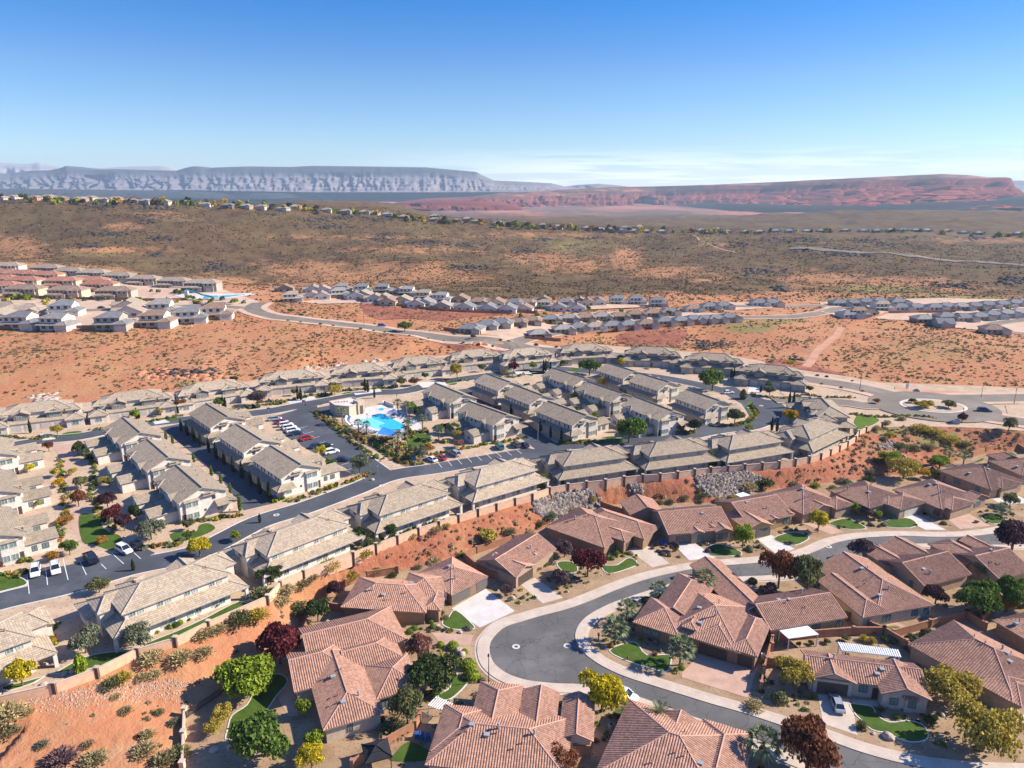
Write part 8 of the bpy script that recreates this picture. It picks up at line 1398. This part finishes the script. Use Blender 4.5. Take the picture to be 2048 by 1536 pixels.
settle('2', [(1730,735,'one',-15,'slate','g'),(1860,705,'one',-10,'slate','g'),(1970,690,'one',-10,'slate','c')], 'at the boulevard end of the middle settlement', G1)
settle('4', [(30,525,'one',0,'slate','w'),(570,525,'one',0,'slate','g'),(680,525,'one',0,'slate','g'),(780,515,'one',0,'slate','w'),(890,510,'one',0,'slate','w'),(1040,515,'one',0,'slate','w'),(700,615,'two',5,'brown','w'),(790,600,'gab',5,'brown','c'),(640,618,'one',10,'slate','w'),(890,560,'two',0,'tan','w'),(1060,560,'one',0,'slate','w'),(1180,560,'one',0,'slate','w'),(1330,560,'one',0,'slate','w'),(1420,555,'one',0,'slate','g'),(1540,555,'one',0,'grey','g'),(1650,550,'one',0,'slate','g'),(1750,540,'one',0,'slate','w'),(1870,535,'one',0,'slate','w'),(1970,525,'one',0,'slate','w'),(2035,515,'one',0,'slate','w')], 'in the back rows of the right settlement', G3)
settle('4', [(1240,655,'one',0,'grey','t'),(1420,635,'one',0,'slate','t'),(1560,645,'one',0,'slate','c'),(1690,635,'one',0,'slate','c'),(1790,620,'one',0,'slate','w'),(1900,610,'one',0,'grey','w'),(2000,605,'one',0,'grey','c'),(1400,690,'gab',80,'slate','g'),(1800,740,'one',-10,'brown','c')], 'in the front rows of the right settlement', G3)
settle('1', [(20,650,'gab',5,'tan','w'),(180,700,'two',0,'slate','b'),(470,710,'two',-5,'grey','w'),(900,705,'two',5,'slate','g'),(1250,685,'two',5,'brown','b'),(1510,655,'two',15,'slate','w'),(1715,625,'two',15,'brown','w')], 'in the front row of the left settlement', G2)
settle('1', [(70,575,'one',5,'tan','c'),(250,595,'one',5,'tan','c'),(520,600,'two',10,'slate','w'),(1060,610,'gab',10,'tan','b'),(1290,590,'two',10,'grey','w'),(1050,560,'gab',10,'tan','b')], 'in the second row of the left settlement', G2)
settle('1', [(220,450,'row',0,'brown','c'),(560,460,'row',0,'brown','c'),(940,465,'row',5,'brown','g'),(40,420,'row',0,'red','w')], 'in the front row of terrace blocks', G2)
settle('1', [(210,378,'row',2,'red','c'),(520,380,'row',2,'red','c'),(740,378,'row',4,'red','c'),(810,410,'row',4,'red','c'),(30,365,'row',0,'red','c')], 'in the middle row of red terrace blocks', G2)
settle('1', [(200,322,'row',2,'red','c'),(40,316,'row',2,'red','c'),(380,332,'row',2,'red','c'),(80,255,'row',0,'tan','w')], 'in the rear row of red terrace blocks', G2)
settle('1', [(390,272,'row',0,'tan','g'),(570,297,'row',0,'tan','g'),(760,312,'row',0,'tan','g'),(960,335,'row',0,'tan','g'),(1165,360,'row',0,'tan','g'),(1400,378,'row',0,'tan','g'),(1630,402,'row',0,'tan','g')], 'in the back terrace row along the hill', G2)
settle('5', [(x,y+4,'one',RV.uniform(-10,10),rf,wl,1.15) for x, y, rf, wl in [(20,418,'tan','c'),(120,422,'tan','c'),(290,432,'brown','t'),(395,418,'tan','c'),(490,436,'brown','n'),(650,442,'grey','t'),(730,428,'tan','c'),(830,448,'tan','c'),(930,440,'tan','t'),(1050,455,'brown','t'),(1170,460,'grey','g'),(1320,466,'tan','c'),(1490,472,'grey','g'),(1650,487,'grey','w'),(1830,495,'slate','n'),(1970,500,'grey','t')]], 'along the left part of the far ridge', G4)
settle('6', [(x,y+4,'one',RV.uniform(-12,12),rf,wl,1.15) for x, y, rf, wl in [(50,505,'tan','c'),(220,520,'grey','g'),(320,505,'tan','w'),(570,530,'tan','c'),(720,540,'grey','t'),(870,545,'tan','c'),(950,552,'tan','t'),(1050,565,'grey','g'),(1190,583,'tan','t'),(1430,605,'tan','t'),(1600,613,'brown','t'),(1770,620,'brown','t'),(1940,632,'grey','g'),(1430,578,'grey','t'),(1690,600,'grey','t')]], 'along the middle part of the far ridge', G4)
settle('7', [(x,y+4,'one',RV.uniform(-12,12),rf,wl,1.1) for x, y, rf, wl in [(20,635,'grey','w'),(250,648,'brown','t'),(370,660,'grey','g'),(490,662,'tan','t'),(600,672,'grey','t'),(700,680,'grey','t'),(785,682,'brown','t'),(870,692,'slate','g'),(970,695,'tan','t'),(1075,698,'grey','t'),(1200,698,'tan','t'),(905,668,'grey','w'),(1020,660,'tan','w'),(1580,705,'brown','n'),(1510,690,'grey','g'),(1720,698,'slate','g'),(1870,700,'grey','g'),(1980,700,'grey','n'),(1640,680,'grey','g')]], 'along the right-middle part of the far ridge', G4)
settle('8', [(x,y+4,'one',RV.uniform(-8,8),rf,wl,1.15) for x, y, rf, wl in [(60,694,'slate','g'),(170,694,'slate','g'),(310,694,'grey','g'),(420,692,'slate','n'),(620,688,'grey','n'),(760,692,'slate','g'),(870,692,'slate','n'),(980,688,'grey','n'),(1080,686,'slate','g'),(1180,688,'slate','n'),(1270,688,'grey','g'),(1420,686,'slate','n'),(1560,682,'slate','g'),(1680,680,'slate','n'),(1860,680,'slate','g'),(2000,678,'grey','n')]], 'along the right part of the far ridge', G4)
# trees among them
RL = np.array([(0,400),(130,408),(250,412),(400,413),(520,416),(600,424),(750,434),(850,443),(950,452),(1100,460),(1300,465),(1400,469),(1500,466),(1650,464),(1800,462),(2048,461)], float)
FT = []
for i in range(190):
    x = RV.uniform(0, 2048) if i < 130 else RV.uniform(420, 1420); y = float(np.interp(x, RL[:, 0], RL[:, 1]))+RV.uniform(-6, 2); p = at((x, y)); k = 0
    while math.hypot(p[0], p[1]) > 1700 and k < 14: y += 1.5; p = at((x, y)); k += 1
    c = RV.choice(['dark', 'dark', 'green', 'olive', 'lime', 'yellow', 'gold', 'rust', 'purple']); w = RV.uniform(6, 11); FT.append((p, w, w*RV.uniform(.7, 1.0), 'tiny', c, 'small %s tree crown among the far ridge houses' % {'dark': 'dark green', 'olive': 'olive', 'lime': 'light green', 'rust': 'rust', 'gold': 'golden'}.get(c, c), 'trees on the far ridge'))
ST = [('1', 0, 2048, 480, 520, 40), ('1', 0, 1000, 462, 480, 16), ('2', 380, 1100, 400, 480, 8), ('3', 60, 1300, 560, 700, 26), ('4', 1180, 2048, 530, 640, 14), ('1', 1150, 1500, 400, 440, 8)]
for zc, x0, x1, y0, y1, n in ST:
    for i in range(n):
        p = at(px(zc, RV.uniform(x0, x1), RV.uniform(y0, y1))); c = RV.choice(['olive', 'green', 'dark', 'mustard', 'lime', 'sage']); w = RV.uniform(2.4, 4.6)
        FT.append((p, w, w*.8, 'tiny', c, 'small %s yard tree in the %s settlement' % ({'dark': 'dark green', 'olive': 'olive', 'lime': 'light green', 'sage': 'grey-green', 'mustard': 'yellowish'}.get(c, c), {'1': 'left', '2': 'middle', '3': 'middle', '4': 'right'}[zc]), 'yard trees of the far settlements'))
FT.sort(key=lambda f: -f[1]/math.hypot(f[0][0], f[0][1]))
for f in FT[:120]: tree(*f)
mass('far_trees', [((f[0][0], f[0][1], f[0][2]), f[1]/2, f[2], '', f[4]) for f in FT[120:]], 9, 60)
# dark tufts on the boulevard verges
BV = [(560,640),(620,647),(700,656),(760,664),(830,674),(900,684),(960,690),(1040,700),(1100,707),(1180,716),(1300,724),(1400,737),(1480,745),(1560,756),(1620,765),(1680,776),(1740,786)]
UPV = [(540,618),(600,630),(700,643),(800,655),(900,668),(1000,681),(1080,692),(1170,701),(1280,709),(1400,724),(1500,735),(1600,748),(1680,758),(1730,768)]
for L, n in ((BV, 34), (UPV, 30)):
    A = np.array(L, float)
    for i in range(n): x = A[0, 0]+(A[-1, 0]-A[0, 0])*(i+RV.random()*.7)/n; y = float(np.interp(x, A[:, 0], A[:, 1])); p = at((x, y)); r = RV.uniform(.6, 1.2); shrub(p, r, r*1.1, 'ball', RV.choice(['dark', 'olive', 'dark', 'sage']), 'dark shrub planted on the pale verge of the far boulevard', 'verge shrubs of the boulevard')
# walls of the settlements
for zc, L, lab in [('1', [(0,715),(180,712),(360,718),(560,712),(720,708),(980,712),(1200,690),(1500,665),(1820,628)], 'brown wall along the front of the left settlement'), ('1', [(0,470),(300,466),(600,476),(900,478),(1240,488),(1500,482)], 'rust wall below the terrace blocks'), ('2', [(200,495),(380,490),(560,470),(760,470),(860,490),(1100,520),(1300,550),(1600,575),(2040,590)], 'red wall below the front row at the hillside'), ('3', [(100,790),(390,812)], 'brown wall at the boulevard corner of the lower row'), ('3', [(440,800),(700,745),(1000,715),(1400,685),(1850,645)], 'tan retaining wall below the lower settlement row'), ('4', [(960,588),(1200,585),(1500,580)], 'rust wall behind the right settlement front row'), ('4', [(620,700),(800,645),(960,590)], 'tan retaining wall left of the right settlement'), ('2', [(1500,720),(1640,740),(1800,755)], 'brown wall at the boulevard end house'), ('3', [(0,575),(200,590)], 'short red wall in the middle settlement')]:
    P = [tuple(at(px(zc, *p))[:2]) for p in smooth(L, 4)]; wall_line('garden_wall', lab, P, lambda q: hg(*q), 1.7, 'wall_rust', False, None, drop=1.5, cap='wall_rust', grp='walls of the far settlements')
# far leisure pool of the left settlement
Q = [tuple(at(px('1', *p))[:2]) for p in [(1380,440),(1500,430),(1800,435),(2010,425),(2040,440),(1800,470),(1500,478)]]; struct('pool_deck', sheet('pool_deck', Q, 0, 'concrete_pale', .3, 5)); Q = [tuple(at(px('1', *p))[:2]) for p in [(1640,450),(1760,448),(1960,440),(1800,462),(1620,470)]]; struct('pool_water', sheet('pool_water', Q, 0, 'pool_water', .45, 4))
p = at(px('1', 1500, 470)); a = MB(); pts = [(0, 0, 6), (3, 1, 5), (7, 0, 4), (11, -2, 3), (15, -1, 2), (19, -3, 1)]; a.tube(pts, .55, .5, 8); b = MB(); b.box(-1.2, -1.2, 0, 1.2, 1.2, 5.4); pole_thing('water_slide', 'water slide', 'turquoise water slide at the far left pool', p, [('chute', a, 'car_teal'), ('tower', b, 'metal_white')])
